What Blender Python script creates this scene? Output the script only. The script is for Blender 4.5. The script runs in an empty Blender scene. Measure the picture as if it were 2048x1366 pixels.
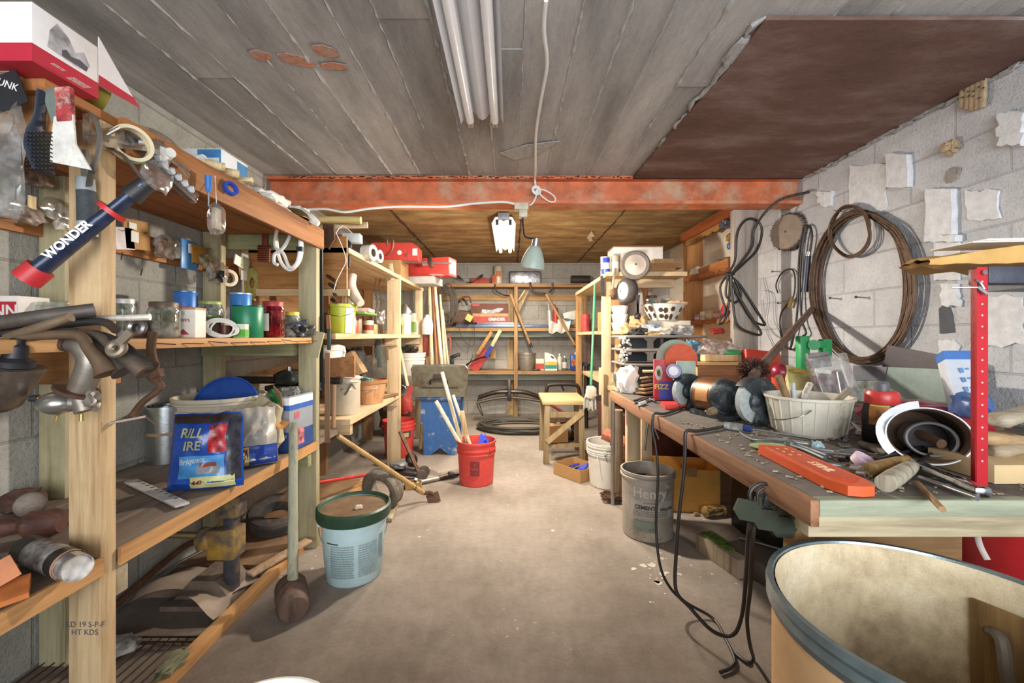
import bpy, bmesh, math, random
from math import pi, sin, cos, radians as R
from mathutils import Vector as V, Matrix, Euler, noise
rnd = random.Random(7)
C = bpy.context.scene.collection
F, CX, CY, H = 850.0, 1020.0, 672.0, 1.15
XL, XR, YB, ZC = -1.65, 1.98, 6.27, 2.235
def P(x, y, Y): return V(((x-CX)*Y/F, Y, H-(y-CY)*Y/F))            # photo direction at depth Y
def G(x, y, z=0.0): return P(x, y, F*(H-z)/(y-CY))                  # ... on a level at height z
def WX(x, y, X): return P(x, y, X*F/(x-CX))                         # ... on a wall plane X
I4 = Matrix.Identity(4)
def T(x, y=None, z=None): return Matrix.Translation(x if y is None else (x, y, z))
def E(rx=0, ry=0, rz=0): return Euler((R(rx), R(ry), R(rz))).to_matrix().to_4x4()
def align(d, up=(0, 0, 1)):                                         # z axis along d, y axis near up
    z = V(d).normalized(); u = V(up)
    if abs(z.dot(u.normalized())) > .98: u = V((0, 1, 0)) if abs(z.y) < .9 else V((1, 0, 0))
    x = u.cross(z).normalized(); y = z.cross(x)
    return Matrix((x, y, z)).transposed().to_4x4()
def smooth_pts(pts, k=5, closed=False):
    pts = [V(p) for p in pts]; n = len(pts)
    if n < 3 or k < 2: return pts
    out = []
    for i in range(n if closed else n-1):
        if closed: a, b, c, d = pts[i-1], pts[i], pts[(i+1) % n], pts[(i+2) % n]
        else: a, b, c, d = pts[max(i-1, 0)], pts[i], pts[i+1], pts[min(i+2, n-1)]
        for j in range(k):
            t = j/k
            out.append(.5*((2*b)+(c-a)*t+(2*a-5*b+4*c-d)*t*t+(3*b-a-3*c+d)*t**3))
    if not closed: out.append(pts[-1])
    return out
class B:
    def __init__(s): s.b = bmesh.new()
    def box(s, c, d, r=None, bev=0, m=None):
        M = T(V(c)) @ (E(*r) if r else I4) @ Matrix.Diagonal((d[0], d[1], d[2], 1))
        if m is not None: M = m @ M
        g = bmesh.ops.create_cube(s.b, size=1, matrix=M)
        if bev:
            es = {e for v in g['verts'] for e in v.link_edges}
            bmesh.ops.bevel(s.b, geom=list(es), offset=bev, segments=2, affect='EDGES', profile=.5)
        return s
    def span(s, a, b, bev=0):                                       # box by two corners
        a, b = V(a), V(b)
        return s.box((a+b)/2, [abs(q) for q in (b-a)], bev=bev)
    def bar(s, p, q, w, t, up=(0, 0, 1), bev=0):                    # plank p->q, w across, t along up
        p, q = V(p), V(q); L = (q-p).length
        return s.box((0, 0, 0), (w, t, L), bev=bev, m=T((p+q)/2) @ align(q-p, up))
    def cyl(s, p, q, r, r2=None, n=16):
        p, q = V(p), V(q); L = (q-p).length
        bmesh.ops.create_cone(s.b, cap_ends=True, segments=n, radius1=r, radius2=r if r2 is None else r2, depth=L, matrix=T((p+q)/2) @ align(q-p))
        return s
    def lathe(s, prof, m=I4, n=28, a0=0, a1=2*pi):
        full = abs(a1-a0-2*pi) < 1e-6; k = n if full else n+1
        rings = []
        for r, z in prof:
            if r < 1e-6: rings.append([s.b.verts.new(m @ V((0, 0, z)))])
            else: rings.append([s.b.verts.new(m @ V((r*cos(a0+(a1-a0)*i/n), r*sin(a0+(a1-a0)*i/n), z))) for i in range(k)])
        for u, v in zip(rings, rings[1:]):
            for i in range(n):
                j = (i+1) % n if full else i+1
                try:
                    if len(u) == 1 and len(v) > 1: s.b.faces.new((u[0], v[j], v[i]))
                    elif len(v) == 1 and len(u) > 1: s.b.faces.new((u[i], u[j], v[0]))
                    elif len(u) > 1: s.b.faces.new((u[i], u[j], v[j], v[i]))
                except ValueError: pass
        return s
    def tube(s, pts, r, n=8, k=5, closed=False, sq=1.0):
        P_ = smooth_pts(pts, k, closed); N = len(P_)
        rr = r if isinstance(r, (list, tuple)) else None
        prev = None; rings = []
        for i, p in enumerate(P_):
            a = P_[i-1] if (i or closed) else p; b = P_[(i+1) % N] if (i < N-1 or closed) else p
            t = (b-a)
            if t.length < 1e-9: t = V((0, 0, 1))
            t.normalize()
            if prev is None:
                u = V((0, 0, 1)) if abs(t.z) < .9 else V((1, 0, 0))
                x = u.cross(t).normalized()
            else:
                x = prev-t*prev.dot(t)
                x = x.normalized() if x.length > 1e-6 else V((1, 0, 0)).cross(t).normalized()
            prev = x; y = t.cross(x)
            if rr:
                f = i/(N-1)*(len(rr)-1); q = min(int(f), len(rr)-2); ri = rr[q]+(rr[q+1]-rr[q])*(f-q)
            else: ri = r
            rings.append([s.b.verts.new(p+x*ri*cos(2*pi*j/n)+y*ri*sq*sin(2*pi*j/n)) for j in range(n)])
        for i in range(N if closed else N-1):
            u, v = rings[i], rings[(i+1) % N]
            for j in range(n): s.b.faces.new((u[j], u[(j+1) % n], v[(j+1) % n], v[j]))
        if not closed:
            s.b.faces.new(rings[0][::-1]); s.b.faces.new(rings[-1])
        return s
    def prism(s, poly, t, m=I4):
        a = [s.b.verts.new(m @ V((x, y, 0))) for x, y in poly]; b = [s.b.verts.new(m @ V((x, y, t))) for x, y in poly]
        n = len(poly); s.b.faces.new(a[::-1]); s.b.faces.new(b)
        for i in range(n): s.b.faces.new((a[i], a[(i+1) % n], b[(i+1) % n], b[i]))
        return s
    def sph(s, c, r, m=None, n=16):
        r = r if isinstance(r, (tuple, list)) else (r, r, r)
        M = T(V(c)) @ Matrix.Diagonal((r[0], r[1], r[2], 1))
        bmesh.ops.create_uvsphere(s.b, u_segments=n, v_segments=max(8, n//2+2), radius=1, matrix=M if m is None else m @ M)
        return s
    def torus(s, c, R_, r, m=I4, n=28, k=8, sx=1, sy=1):
        return s.tube([m @ V((c[0]+R_*sx*cos(2*pi*i/n), c[1]+R_*sy*sin(2*pi*i/n), c[2])) for i in range(n)], r, n=k, k=1, closed=True)
    def lump(s, c, d, seed=0, amp=.25, fr=2.2, m=None, sub=3, flat=True):   # crumpled bag, rag, sack
        g = bmesh.ops.create_icosphere(s.b, subdivisions=sub, radius=1)
        for v in g['verts']:
            p = v.co.copy(); q = p*fr+V((seed*7.3, seed*3.1, seed))
            k = 1+amp*noise.noise(q)*1.6+amp*.6*abs(noise.noise(q*2.7))
            p = V([math.copysign(abs(x)**.75, x) for x in p])*k
            if flat and p.z < -.8: p.z = -.8
            p = V((p.x*d[0]/2, p.y*d[1]/2, p.z*d[2]/2))
            v.co = (m @ p if m is not None else p)+V(c)
        return s
    def sheet(s, nu, nv, f):
        g = [[s.b.verts.new(f(i/nu, j/nv)) for j in range(nv+1)] for i in range(nu+1)]
        for i in range(nu):
            for j in range(nv): s.b.faces.new((g[i][j], g[i+1][j], g[i+1][j+1], g[i][j+1]))
        return s
    def mesh(s, name, shift=None):
        if shift is not None: bmesh.ops.transform(s.b, matrix=shift, verts=s.b.verts)
        bmesh.ops.recalc_face_normals(s.b, faces=s.b.faces)
        me = bpy.data.meshes.new(name); s.b.to_mesh(me); s.b.free()
        me.polygons.foreach_set('use_smooth', [True]*len(me.polygons)); me.set_sharp_from_angle(angle=R(38))
        return me
# ---------------------------------------------------------------- materials
def lin(h):
    c = [int(h[i:i+2], 16)/255 for i in (0, 2, 4)]
    return tuple(x/12.92 if x <= .04045 else ((x+.055)/1.055)**2.4 for x in c)+(1,)
_m = {}
def newmat(key):
    m = bpy.data.materials.new('mat_%d' % len(_m)); m.use_nodes = True; _m[key] = m
    nt = m.node_tree; return m, nt, nt.nodes['Principled BSDF']
def nd(nt, t, **k):
    n = nt.nodes.new(t)
    for a, b in k.items():
        if a in n.inputs: n.inputs[a].default_value = b
        else: setattr(n, a, b)
    return n
def ramp(nt, fac, stops):
    r = nt.nodes.new('ShaderNodeValToRGB'); e = r.color_ramp.elements
    e[0].position, e[0].color = stops[0]; e[1].position, e[1].color = stops[-1]
    for p, c in stops[1:-1]: q = e.new(p); q.color = c
    nt.links.new(fac, r.inputs[0]); return r.outputs[0]
def mixc(nt, fac, a, b, mode='MIX'):
    x = nt.nodes.new('ShaderNodeMix'); x.data_type = 'RGBA'; x.blend_type = mode
    for s_, v in ((0, fac), (6, a), (7, b)):
        if hasattr(v, 'is_linked') or isinstance(v, bpy.types.NodeSocket): nt.links.new(v, x.inputs[s_])
        else: x.inputs[s_].default_value = v
    return x.outputs[2]
def coords(nt, sc=(1, 1, 1)):
    tc = nt.nodes.new('ShaderNodeTexCoord'); mp = nt.nodes.new('ShaderNodeMapping'); mp.inputs['Scale'].default_value = sc
    nt.links.new(tc.outputs['Object'], mp.inputs[0]); return mp.outputs[0]
def nz(nt, co, scale, detail=5, rough=.6):
    n = nd(nt, 'ShaderNodeTexNoise', Scale=scale, Detail=detail, Roughness=rough); nt.links.new(co, n.inputs['Vector']); return n.outputs['Fac']
def bumpn(nt, h, bs, st=.3, dist=.01):
    b = nd(nt, 'ShaderNodeBump', Strength=st, Distance=dist); nt.links.new(h, b.inputs['Height']); nt.links.new(b.outputs[0], bs.inputs['Normal'])
def pm(h, r=.55, me=0, var=.14, sc=18, bump=.12, dirt=0, dc='4a3a2a', em=0):
    """plain procedural material: colour with tonal variation, optional dirt"""
    k = ('p', h, r, me, var, sc, bump, dirt, dc, em)
    if k in _m: return _m[k]
    m, nt, bs = newmat(k); c = lin(h); co = coords(nt); f = nz(nt, co, sc)
    lo = tuple(x*(1-var*1.6) for x in c[:3])+(1,); hi = tuple(min(1, x*(1+var)) for x in c[:3])+(1,)
    col = ramp(nt, f, [(.3, lo), (.7, hi)])
    if dirt:
        f2 = nz(nt, co, sc*.45, 8, .7)
        col = mixc(nt, ramp(nt, f2, [(.62-dirt*.35, (0, 0, 0, 1)), (.75-dirt*.2, (1, 1, 1, 1))]), col, lin(dc))
    nt.links.new(col, bs.inputs['Base Color']); bs.inputs['Roughness'].default_value = r; bs.inputs['Metallic'].default_value = me
    if bump: bumpn(nt, nz(nt, co, sc*3), bs, bump, .004)
    if em: nt.links.new(col, bs.inputs['Emission Color']); bs.inputs['Emission Strength'].default_value = em
    return m
def wood(h, d, ax='z', sc=1.0, r=.7, knots=True):
    k = ('w', h, d, ax, sc, r)
    if k in _m: return _m[k]
    m, nt, bs = newmat(k); s_ = [14*sc]*3; s_['xyz'.index(ax)] = .9*sc
    co = coords(nt, s_); f = nz(nt, co, 1.6, 6, .65); f3 = nz(nt, co, 6, 3, .6)
    col = ramp(nt, f, [(.3, lin(d)), (.48, lin(h)), (.72, tuple(min(1, x*1.18) for x in lin(h)[:3])+(1,))])
    col = mixc(nt, .25, col, ramp(nt, f3, [(.35, lin(d)), (.65, (.9, .85, .8, 1))]), 'MULTIPLY')
    st = nz(nt, coords(nt), 5, 4)
    col = mixc(nt, ramp(nt, st, [(.55, (0, 0, 0, 1)), (.8, (.7, .7, .7, 1))]), col, lin(d))
    nt.links.new(col, bs.inputs['Base Color']); bs.inputs['Roughness'].default_value = r
    bumpn(nt, f3, bs, .25, .004); return m
def clear(h='dfe6e6', body=.18, rough=.08):
    k = ('g', h, body, rough)
    if k in _m: return _m[k]
    m, nt, bs = newmat(k); c = lin(h)
    tr = nd(nt, 'ShaderNodeBsdfTransparent', Color=c); gl = nd(nt, 'ShaderNodeBsdfGlossy', Roughness=rough); df = nd(nt, 'ShaderNodeBsdfDiffuse', Color=c)
    lw = nd(nt, 'ShaderNodeLayerWeight', Blend=.35); a = nt.nodes.new('ShaderNodeMixShader'); b = nt.nodes.new('ShaderNodeMixShader')
    cr = nz(nt, coords(nt), 22, 2); st = ramp(nt, cr, [(.45, (body*.4,)*3+(1,)), (.7, (min(1, body*2.4),)*3+(1,))])
    nt.links.new(st, a.inputs[0]); nt.links.new(tr.outputs[0], a.inputs[1]); nt.links.new(df.outputs[0], a.inputs[2])
    nt.links.new(lw.outputs['Facing'], b.inputs[0]); nt.links.new(a.outputs[0], b.inputs[1]); nt.links.new(gl.outputs[0], b.inputs[2])
    nt.links.new(b.outputs[0], nt.nodes['Material Output'].inputs[0]); bumpn_glossy = nd(nt, 'ShaderNodeBump', Strength=.25, Distance=.004)
    nt.links.new(cr, bumpn_glossy.inputs['Height']); nt.links.new(bumpn_glossy.outputs[0], gl.inputs['Normal']); return m
def blocks(key, axis, base, lo, mortar, dirt, row=.2, width=.42):
    m, nt, bs = newmat(key)
    tc = nt.nodes.new('ShaderNodeTexCoord'); sp = nt.nodes.new('ShaderNodeSeparateXYZ'); cb = nt.nodes.new('ShaderNodeCombineXYZ')
    nt.links.new(tc.outputs['Object'], sp.inputs[0]); nt.links.new(sp.outputs[axis], cb.inputs[0]); nt.links.new(sp.outputs[2], cb.inputs[1])
    br = nd(nt, 'ShaderNodeTexBrick', Scale=1, **{'Mortar Size': .006, 'Mortar Smooth': .4, 'Brick Width': width, 'Row Height': row, 'Bias': 0.})
    br.inputs['Color1'].default_value = lin(base); br.inputs['Color2'].default_value = lin(lo); br.inputs['Mortar'].default_value = lin(mortar)
    nt.links.new(cb.outputs[0], br.inputs[0]); o = tc.outputs['Object']
    big = nz(nt, o, 1.6, 8, .65); fine = nz(nt, o, 90, 3, .7); mid = nz(nt, o, 9, 6, .7)
    col = mixc(nt, ramp(nt, big, [(.42, (0, 0, 0, 1)), (.72, (.85, .85, .85, 1))]), br.outputs[0], lin(dirt))
    col = mixc(nt, .45, col, ramp(nt, mid, [(.3, (.62, .62, .62, 1)), (.6, (1, 1, 1, 1))]), 'MULTIPLY')
    col = mixc(nt, .5, col, ramp(nt, fine, [(.3, (.55, .55, .55, 1)), (.5, (1, 1, 1, 1))]), 'MULTIPLY')
    nt.links.new(col, bs.inputs['Base Color']); bs.inputs['Roughness'].default_value = .95
    ad = nd(nt, 'ShaderNodeMath', operation='MULTIPLY_ADD'); nt.links.new(br.outputs[1], ad.inputs[0]); ad.inputs[1].default_value = -1.1
    ad2 = nd(nt, 'ShaderNodeMath', operation='ADD'); nt.links.new(fine, ad2.inputs[0]); nt.links.new(mid, ad2.inputs[1]); nt.links.new(ad2.outputs[0], ad.inputs[2])
    bumpn(nt, ad.outputs[0], bs, .55, .008); return m
def mottled(key, c1, c2, c3, sc=1.0, stretch=(1, 1, 1), rough=.9, bump=.3, spots=None):
    """large surfaces: cloudy tone over three colours, fine grain, optional pale spots"""
    m, nt, bs = newmat(key); co = coords(nt, stretch)
    f = nz(nt, co, 1.4*sc, 9, .62); g = nz(nt, co, 22*sc, 6, .7); h = nz(nt, co, 130*sc, 2)
    col = ramp(nt, f, [(.28, lin(c1)), (.5, lin(c2)), (.7, lin(c3))])
    col = mixc(nt, .5, col, ramp(nt, g, [(.3, (.6, .58, .56, 1)), (.65, (1.0, 1, 1, 1))]), 'MULTIPLY')
    col = mixc(nt, .35, col, ramp(nt, h, [(.3, (.6, .6, .6, 1)), (.55, (1, 1, 1, 1))]), 'MULTIPLY')
    if spots:
        s_ = nz(nt, coords(nt), 26, 2, .5); w = nz(nt, coords(nt), 1.1, 2)
        sm = ramp(nt, s_, [(.69, (0, 0, 0, 1)), (.72, (1, 1, 1, 1))]); wm = ramp(nt, w, [(.5, (0, 0, 0, 1)), (.62, (1, 1, 1, 1))])
        mu = mixc(nt, 1.0, sm, wm, 'MULTIPLY'); col = mixc(nt, mu, col, lin(spots))
    nt.links.new(col, bs.inputs['Base Color']); bs.inputs['Roughness'].default_value = rough
    ad = nd(nt, 'ShaderNodeMath', operation='ADD'); nt.links.new(g, ad.inputs[0]); nt.links.new(h, ad.inputs[1])
    bumpn(nt, ad.outputs[0], bs, bump, .006); return m
# ---------------------------------------------------------------- objects
INV = {}
def thing(name, label, cat, loc=(0, 0, 0), rot=(0, 0, 0), group=None, w=False):
    o = bpy.data.objects.new(name, None); C.objects.link(o); o.empty_display_size = .05
    o.location = loc; o.rotation_euler = [R(a) for a in rot]
    o['label'] = label; o['category'] = cat
    if group: o['group'] = group
    INV[o] = T(V(loc)).inverted() if w else None                    # w: parts are given in room coordinates
    return o
def part(par, name, mat, b, label=None):
    sh = INV[par]; o = bpy.data.objects.new(name, b.mesh(name, sh)); C.objects.link(o); o.parent = par; o.data.materials.append(mat)
    if label: o['label'] = label
    INV[o] = sh; return o
def solo(name, label, cat, mat, b, loc=None, rot=(0, 0, 0), group=None):
    if loc is None:
        vs = [v.co for v in b.b.verts]; lo = V([min(v[i] for v in vs) for i in range(3)]); hi = V([max(v[i] for v in vs) for i in range(3)])
        loc = V(((lo.x+hi.x)/2, (lo.y+hi.y)/2, lo.z)); me = b.mesh(name, T(loc).inverted()); INVo = T(loc).inverted()
    else: me = b.mesh(name); INVo = None
    o = bpy.data.objects.new(name, me); C.objects.link(o); o.location = loc; o.rotation_euler = [R(a) for a in rot]
    o.data.materials.append(mat); o['label'] = label; o['category'] = cat
    if group: o['group'] = group
    INV[o] = INVo; return o
def struct(name, mat, b, label=None, par=None):
    o = bpy.data.objects.new(name, b.mesh(name)); C.objects.link(o); o.data.materials.append(mat); INV[o] = None
    if par: o.parent = par
    else:
        o['kind'] = 'structure'
        if label: o['label'] = label
    return o
def dup(root, loc, rot, label, group=None):
    r = root.copy(); C.objects.link(r); r.location = loc; r.rotation_euler = [R(a) for a in rot]; r['label'] = label
    if group: r['group'] = group
    for ch in list(root.children):
        c = ch.copy(); C.objects.link(c); c.parent = r
        for g in ch.children: d = g.copy(); C.objects.link(d); d.parent = c
    return r
def txt(par, s, mat, size, m, name='lettering', ext=.0004, wrap=None, sh=0, bold=0):
    cu = bpy.data.curves.new('t', 'FONT'); cu.body = s; cu.size = size; cu.extrude = ext; cu.align_x = 'CENTER'; cu.align_y = 'CENTER'; cu.shear = sh; cu.offset = bold; cu.resolution_u = 3
    o = bpy.data.objects.new('t', cu); me = bpy.data.meshes.new_from_object(o); bpy.data.objects.remove(o); bpy.data.curves.remove(cu)
    bm = bmesh.new(); bm.from_mesh(me); bpy.data.meshes.remove(me)
    for v in bm.verts:
        p = v.co
        if wrap: v.co = m @ V(((wrap+p.z)*sin(p.x/wrap), -(wrap+p.z)*cos(p.x/wrap), p.y))   # bent round a drum of this radius
        else: v.co = m @ p
    b = B(); b.b.free(); b.b = bm
    return part(par, name, mat, b)
def FRONT(x, y, z, rz=0): return T(x, y, z) @ E(0, 0, rz) @ E(90, 0, 0)     # upright lettering that faces -y
def SIDE(x, y, z, rx=90): return T(x, y, z) @ E(90, 0, 90)                  # upright lettering that faces +x
# ================================================================ SETTING
floor_m = mottled('floor', '7d7163', '9a8e82', 'a99d90', 1.0, spots='e2dccf', bump=.15)
nt_ = floor_m.node_tree; bs_ = nt_.nodes['Principled BSDF']; old = bs_.inputs['Base Color'].links[0].from_socket   # brown dirt, with the foreground's dimmer light painted into the floor colour
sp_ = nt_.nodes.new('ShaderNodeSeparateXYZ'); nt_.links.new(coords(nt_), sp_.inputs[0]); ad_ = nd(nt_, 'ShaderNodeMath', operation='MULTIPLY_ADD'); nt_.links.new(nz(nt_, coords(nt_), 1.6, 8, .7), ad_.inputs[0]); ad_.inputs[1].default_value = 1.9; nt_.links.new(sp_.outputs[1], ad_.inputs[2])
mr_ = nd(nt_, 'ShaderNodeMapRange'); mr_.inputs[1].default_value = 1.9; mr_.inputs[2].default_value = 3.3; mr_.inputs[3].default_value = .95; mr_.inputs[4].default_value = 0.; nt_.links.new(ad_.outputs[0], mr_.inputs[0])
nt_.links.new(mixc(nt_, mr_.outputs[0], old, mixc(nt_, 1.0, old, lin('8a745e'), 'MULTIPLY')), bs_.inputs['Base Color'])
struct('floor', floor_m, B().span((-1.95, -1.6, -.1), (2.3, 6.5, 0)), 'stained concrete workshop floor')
struct('wall_left', blocks('bl', 1, 'b0aea4', 'a3a198', '96948a', '7d7a70'), B().span((XL-.2, -1.6, 0), (XL, 6.5, 2.5)), 'unpainted grey block wall behind the left shelves')
struct('wall_right', blocks('brr', 1, 'd2d2d4', 'c8c9cd', 'b4b4b6', 'b9babd'), B().span((XR, -1.6, 0), (XR+.2, 6.5, 2.5)), 'pale grey block wall behind the workbench')
struct('wall_back', blocks('bb', 0, 'c0bbb0', 'b4afa4', 'a29c92', 'a49c8e'), B().span((XL, YB, 0), (XR, YB+.2, 2.5)), 'block wall at the far end behind the back shelves')
# board-marked concrete ceiling in front of the beam, plywood behind it
seams = []; x = -1.72
widths = [.19, .21, .17, .2, .16, .19, .15, .18, .17, .15, .19, .16, .14, .18, .2, .17, .2, .19, .2, .2, .2]
cb = B(); ridge = B()
for i, w_ in enumerate(widths):
    if x > 2.1: break
    cuts = [-1.6, .4+rnd.random()*1.6, 2.97]
    for a, b_ in zip(cuts, cuts[1:]): cb.span((x, a, ZC-rnd.random()*.006), (x+w_, b_, ZC+.1))
    n = 90 if .1 < i % 3 else 60
    pts = [(x+rnd.uniform(-.003, .003), .3+2.55*j/n, ZC-.003) for j in range(n+1)]
    st = .5+1.0*rnd.random()
    if i > 1: ridge.tube(pts, [max(.0008, st*rnd.uniform(.001, .0085)*(1 if rnd.random() > .25 else .2)) for _ in range(n+1)], n=5, k=1)
    x += w_
tones = [('7c7977', '9a9794', 'b4b0ac'), ('8a8785', 'aaa7a3', 'c0bcb6'), ('9a9795', 'b8b4b0', 'ccc8c2')]
conc = [mottled('conc%d' % k, *tones[k], 1.6, (3.0, .55, 1), bump=.35) for k in range(3)]
ceil = struct('ceiling', conc[0], cb, 'board-marked grey concrete ceiling'); ceil.data.materials.append(conc[1]); ceil.data.materials.append(conc[2])
for p_ in ceil.data.polygons:
    k_ = int((p_.center.x+1.72)/.178); h_ = (k_*7919+int(p_.center.y > .9)*31) % 5; p_.material_index = min(2, max(0, (h_ % 2)+(1 if p_.center.x > -.1 else 0)))
struct('mortar_ridge', pm('b5b3b0', .9, 0, .1, 60, .4), ridge, par=ceil)
rustp = pm('b8795a', .95, 0, .3, 60, .3, dirt=.5, dc='9a9088')
for (a, b_, w_, l_, an) in ((520, 107, .07, .05, 10), (593, 117, .12, .055, 25), (652, 98, .085, .05, 20), (667, 129, .1, .035, 0)):
    p = G(a, b_, ZC); m_ = T(p.x, p.y, ZC-.0085) @ E(0, 0, an)
    poly = [(w_*(.5+.12*rnd.random())*cos(2*pi*k/18), l_*(.5+.18*rnd.random())*sin(2*pi*k/18)) for k in range(18)]
    struct('rust_smear', rustp, B().prism(poly, .003, m_), par=ceil)
p = G(1056, 293, ZC)
struct('repair_patch', pm('a9a6a1', .95, 0, .2, 40, .4), B().prism([tuple(G(a, b_, ZC).xy) for a, b_ in ((998, 303), (1052, 286), (1120, 278), (1075, 306), (1030, 317))], .004, T(0, 0, ZC-.0125)), par=ceil)
# brown fibreboard panel let into the ceiling by the right wall
brown = mottled('brown', '5a4034', '74564a', '927c74', 2.0, (.7, 1.6, 1), bump=.25)
pb = B().prism([(.86, 1.43), (XR, 1.43), (XR, 2.88), (.83, 2.88), (.845, 2.2), (.87, 1.7)], .012, T(0, 0, ZC-.022))
struct('ceiling_panel', brown, pb, 'brown fibreboard panel on the ceiling by the right wall')
struct('mortar_edge', pm('aaa8a5', .95, 0, .15, 50, .5), B().tube([(.85+rnd.uniform(-.012, .012), 1.43+1.43*k/40, ZC-.012) for k in range(41)], [rnd.uniform(.004, .014) for _ in range(41)], n=6, k=1).lump((.87, 1.6, ZC-.012), (.09, .14, .02), 3), par=ceil)
ply = mottled('plyc', '7c5e38', 'a58454', 'c8aa78', 2.2, (1, 2.2, 1), bump=.25)
pc = B()
for a, b_ in ((-1.75, -1.02), (-1.01, .1), (.11, .98), (.99, 2.2)): pc.span((a, 2.97, ZC-.004-rnd.random()*.006), (b_, 6.4, ZC+.08))
rc = struct('ceiling_rear', ply, pc, 'stained plywood ceiling of the far half')
jn = B()
for xx in (-1.015, .105, .985): jn.tube([(xx+rnd.uniform(-.008, .008), 2.97+3.25*k/50, ZC-.012) for k in range(51)], [rnd.uniform(.002, .011) for _ in range(51)], n=5, k=1)
struct('panel_joint', pm('4a3626', .9), jn, par=rc)
pz = G(1180, 470, ZC)
struct('torn_flap', pm('ddcdb0', .9), B().prism([(-.03, -.25), (.05, -.02), (.02, .03), (.07, .2), (.03, .22), (-.03, .02)], .003, T(pz.x, pz.y, ZC-.02)), par=rc)
# steel beam across the room, painted orange-red and rusty
beam_m = pm('cf7248', .6, .05, .22, 9, .3, dirt=.4, dc='c2a284')
bm_ = B().span((-1.65, 2.87, ZC-.022), (XR, 3.01, ZC-.002)).span((-1.65, 2.93, 2.06), (XR, 2.945, ZC-.02)).span((-1.65, 2.87, 2.045), (XR, 3.01, 2.065))
sb = struct('steel_beam', beam_m, bm_, 'orange-red rusty steel beam under the ceiling')
rr = B()
for k in range(130):
    xx = -1.5+3.4*k/130+rnd.uniform(0, .02); rr.lump((xx, 2.869, ZC-.006-rnd.random()*.014), (rnd.uniform(.012, .04), .005, rnd.uniform(.004, .012)), k, .4, sub=1)
struct('rust_flake', pm('4a2a20', .95), rr, par=sb)
# patches and old mortar standing proud of the right wall
pat = B(); pw = pm('dcdddf', .95, 0, .1, 30, .6)
def wpatch(x0, y0, x1, y1, th, ir=.1):
    a, b_ = WX(x0, y0, XR), WX(x1, y0, XR); c, d = WX(x1, y1, XR), WX(x0, y1, XR)
    q = [a, b_, c, d]; out = []
    for i in range(4):
        u, v = q[i], q[(i+1) % 4]
        for k in range(6):
            w_ = u.lerp(v, k/6); L = (v-u).length; out.append((w_.y+rnd.uniform(-ir, ir)*L*.3, w_.z+rnd.uniform(-ir, ir)*L*.3))
    pat.prism(out, -th, Matrix(((0, 0, 1, XR+.001), (1, 0, 0, 0), (0, 1, 0, 0), (0, 0, 0, 1))))
for a in ((1782, 308, 1826, 375, .03, .1), (1862, 378, 1916, 470, .03, .06), (2010, 225, 2060, 290, .03, .25), (1862, 470, 1925, 484, .035, .1), (1872, 484, 1921, 560, .012, .06),
          (1890, 570, 1922, 612, .02, .3), (1700, 330, 1775, 420, .008, .15), (1935, 380, 2000, 440, .01, .2), (1945, 590, 2050, 690, .008, .2), (1880, 680, 1915, 790, .012, .25), (1640, 385, 1668, 410, .02, .4)): wpatch(*a)
wr = bpy.data.objects['wall_right']; struct('mortar_patch', pw, pat, par=wr)
hole = WX(1897, 634, XR)
struct('broken_hole', pm('5b5d62', .95), B().prism([(-.03, -.07), (.035, -.075), (.04, .04), (.0, .07), (-.02, .01)], .004, T(XR-.004, hole.y, hole.z) @ E(90, 0, 90)), par=wr)
ed = B()
for k in range(60):
    yy = 1.3+1.55*k/60; ed.lump((XR-.004, yy, ZC-.028+rnd.uniform(-.012, .006)), (.02, .05, rnd.uniform(.008, .03)), k, .5, sub=1)
struct('mortar_fillet', pm('9c9a98', .95), ed, par=wr)
# ================================================================ SHELVING
pine_z = wood('d0b48a', 'a68458', 'z'); pine_y = wood('c2a070', '8f6a3e', 'y'); pine_x = wood('c2a070', '94703f', 'x')
green_z = wood('aea482', '867c58', 'z'); green_x = wood('a5a478', '7d7c58', 'x')
warm_y = wood('a86f3c', '6e3f1c', 'y'); warm_x = wood('b3804a', '7a4d24', 'x'); grey_y = wood('857668', '584c42', 'y')
edge_y = wood('c79660', '9a6a3c', 'y'); lt_z = wood('d2b993', 'a98c64', 'z'); lt_y = wood('d0b690', 'a4865e', 'y'); lt_x = wood('c8ae88', '9c7f58', 'x')
nail_m = pm('4c4038', .5, .6)
r1 = thing('shelving_rack', 'pine shelving rack along the left wall nearest the camera, four levels', 'shelf', (-1.35, 1.6, 0), w=True)
part(r1, 'post', pine_z, B().span((-1.133, 1.09, 0), (-1.05, 1.134, 1.707), .003), 'thick pale pine front post')
part(r1, 'post', green_z, B().span((-1.145, 2.3, 0), (-1.048, 2.342, 1.707), .003), 'greenish treated front post')
part(r1, 'post', green_z, B().span((-1.64, 2.27, 0), (-1.545, 2.31, 1.707)))
part(r1, 'post', green_z, B().span((-1.64, 1.48, 0), (-1.55, 1.52, 1.707)))
tb = B()
for k in range(3): tb.span((-1.645+.198*k, .965, 1.708), (-1.452+.198*k, 2.342, 1.735))
part(r1, 'top_shelf', warm_y, tb)
part(r1, 'fascia', warm_y, B().span((-1.05, 1.136, 1.628), (-1.028, 2.35, 1.735), .002), 'brown front board of the top shelf')
part(r1, 'end_rail', warm_x, B().span((-1.645, .985, 1.62), (-1.05, 1.02, 1.707)))
part(r1, 'cross_rail', green_x, B().span((-1.64, 2.343, 1.63), (-1.06, 2.38, 1.72), .002))
part(r1, 'middle_shelf', edge_y, B().span((-1.64, .55, 1.112), (-1.058, 2.295, 1.142), .002))
part(r1, 'shelf_support', green_x, B().span((-1.64, 2.255, 1.045), (-1.15, 2.299, 1.111), .002))
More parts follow.
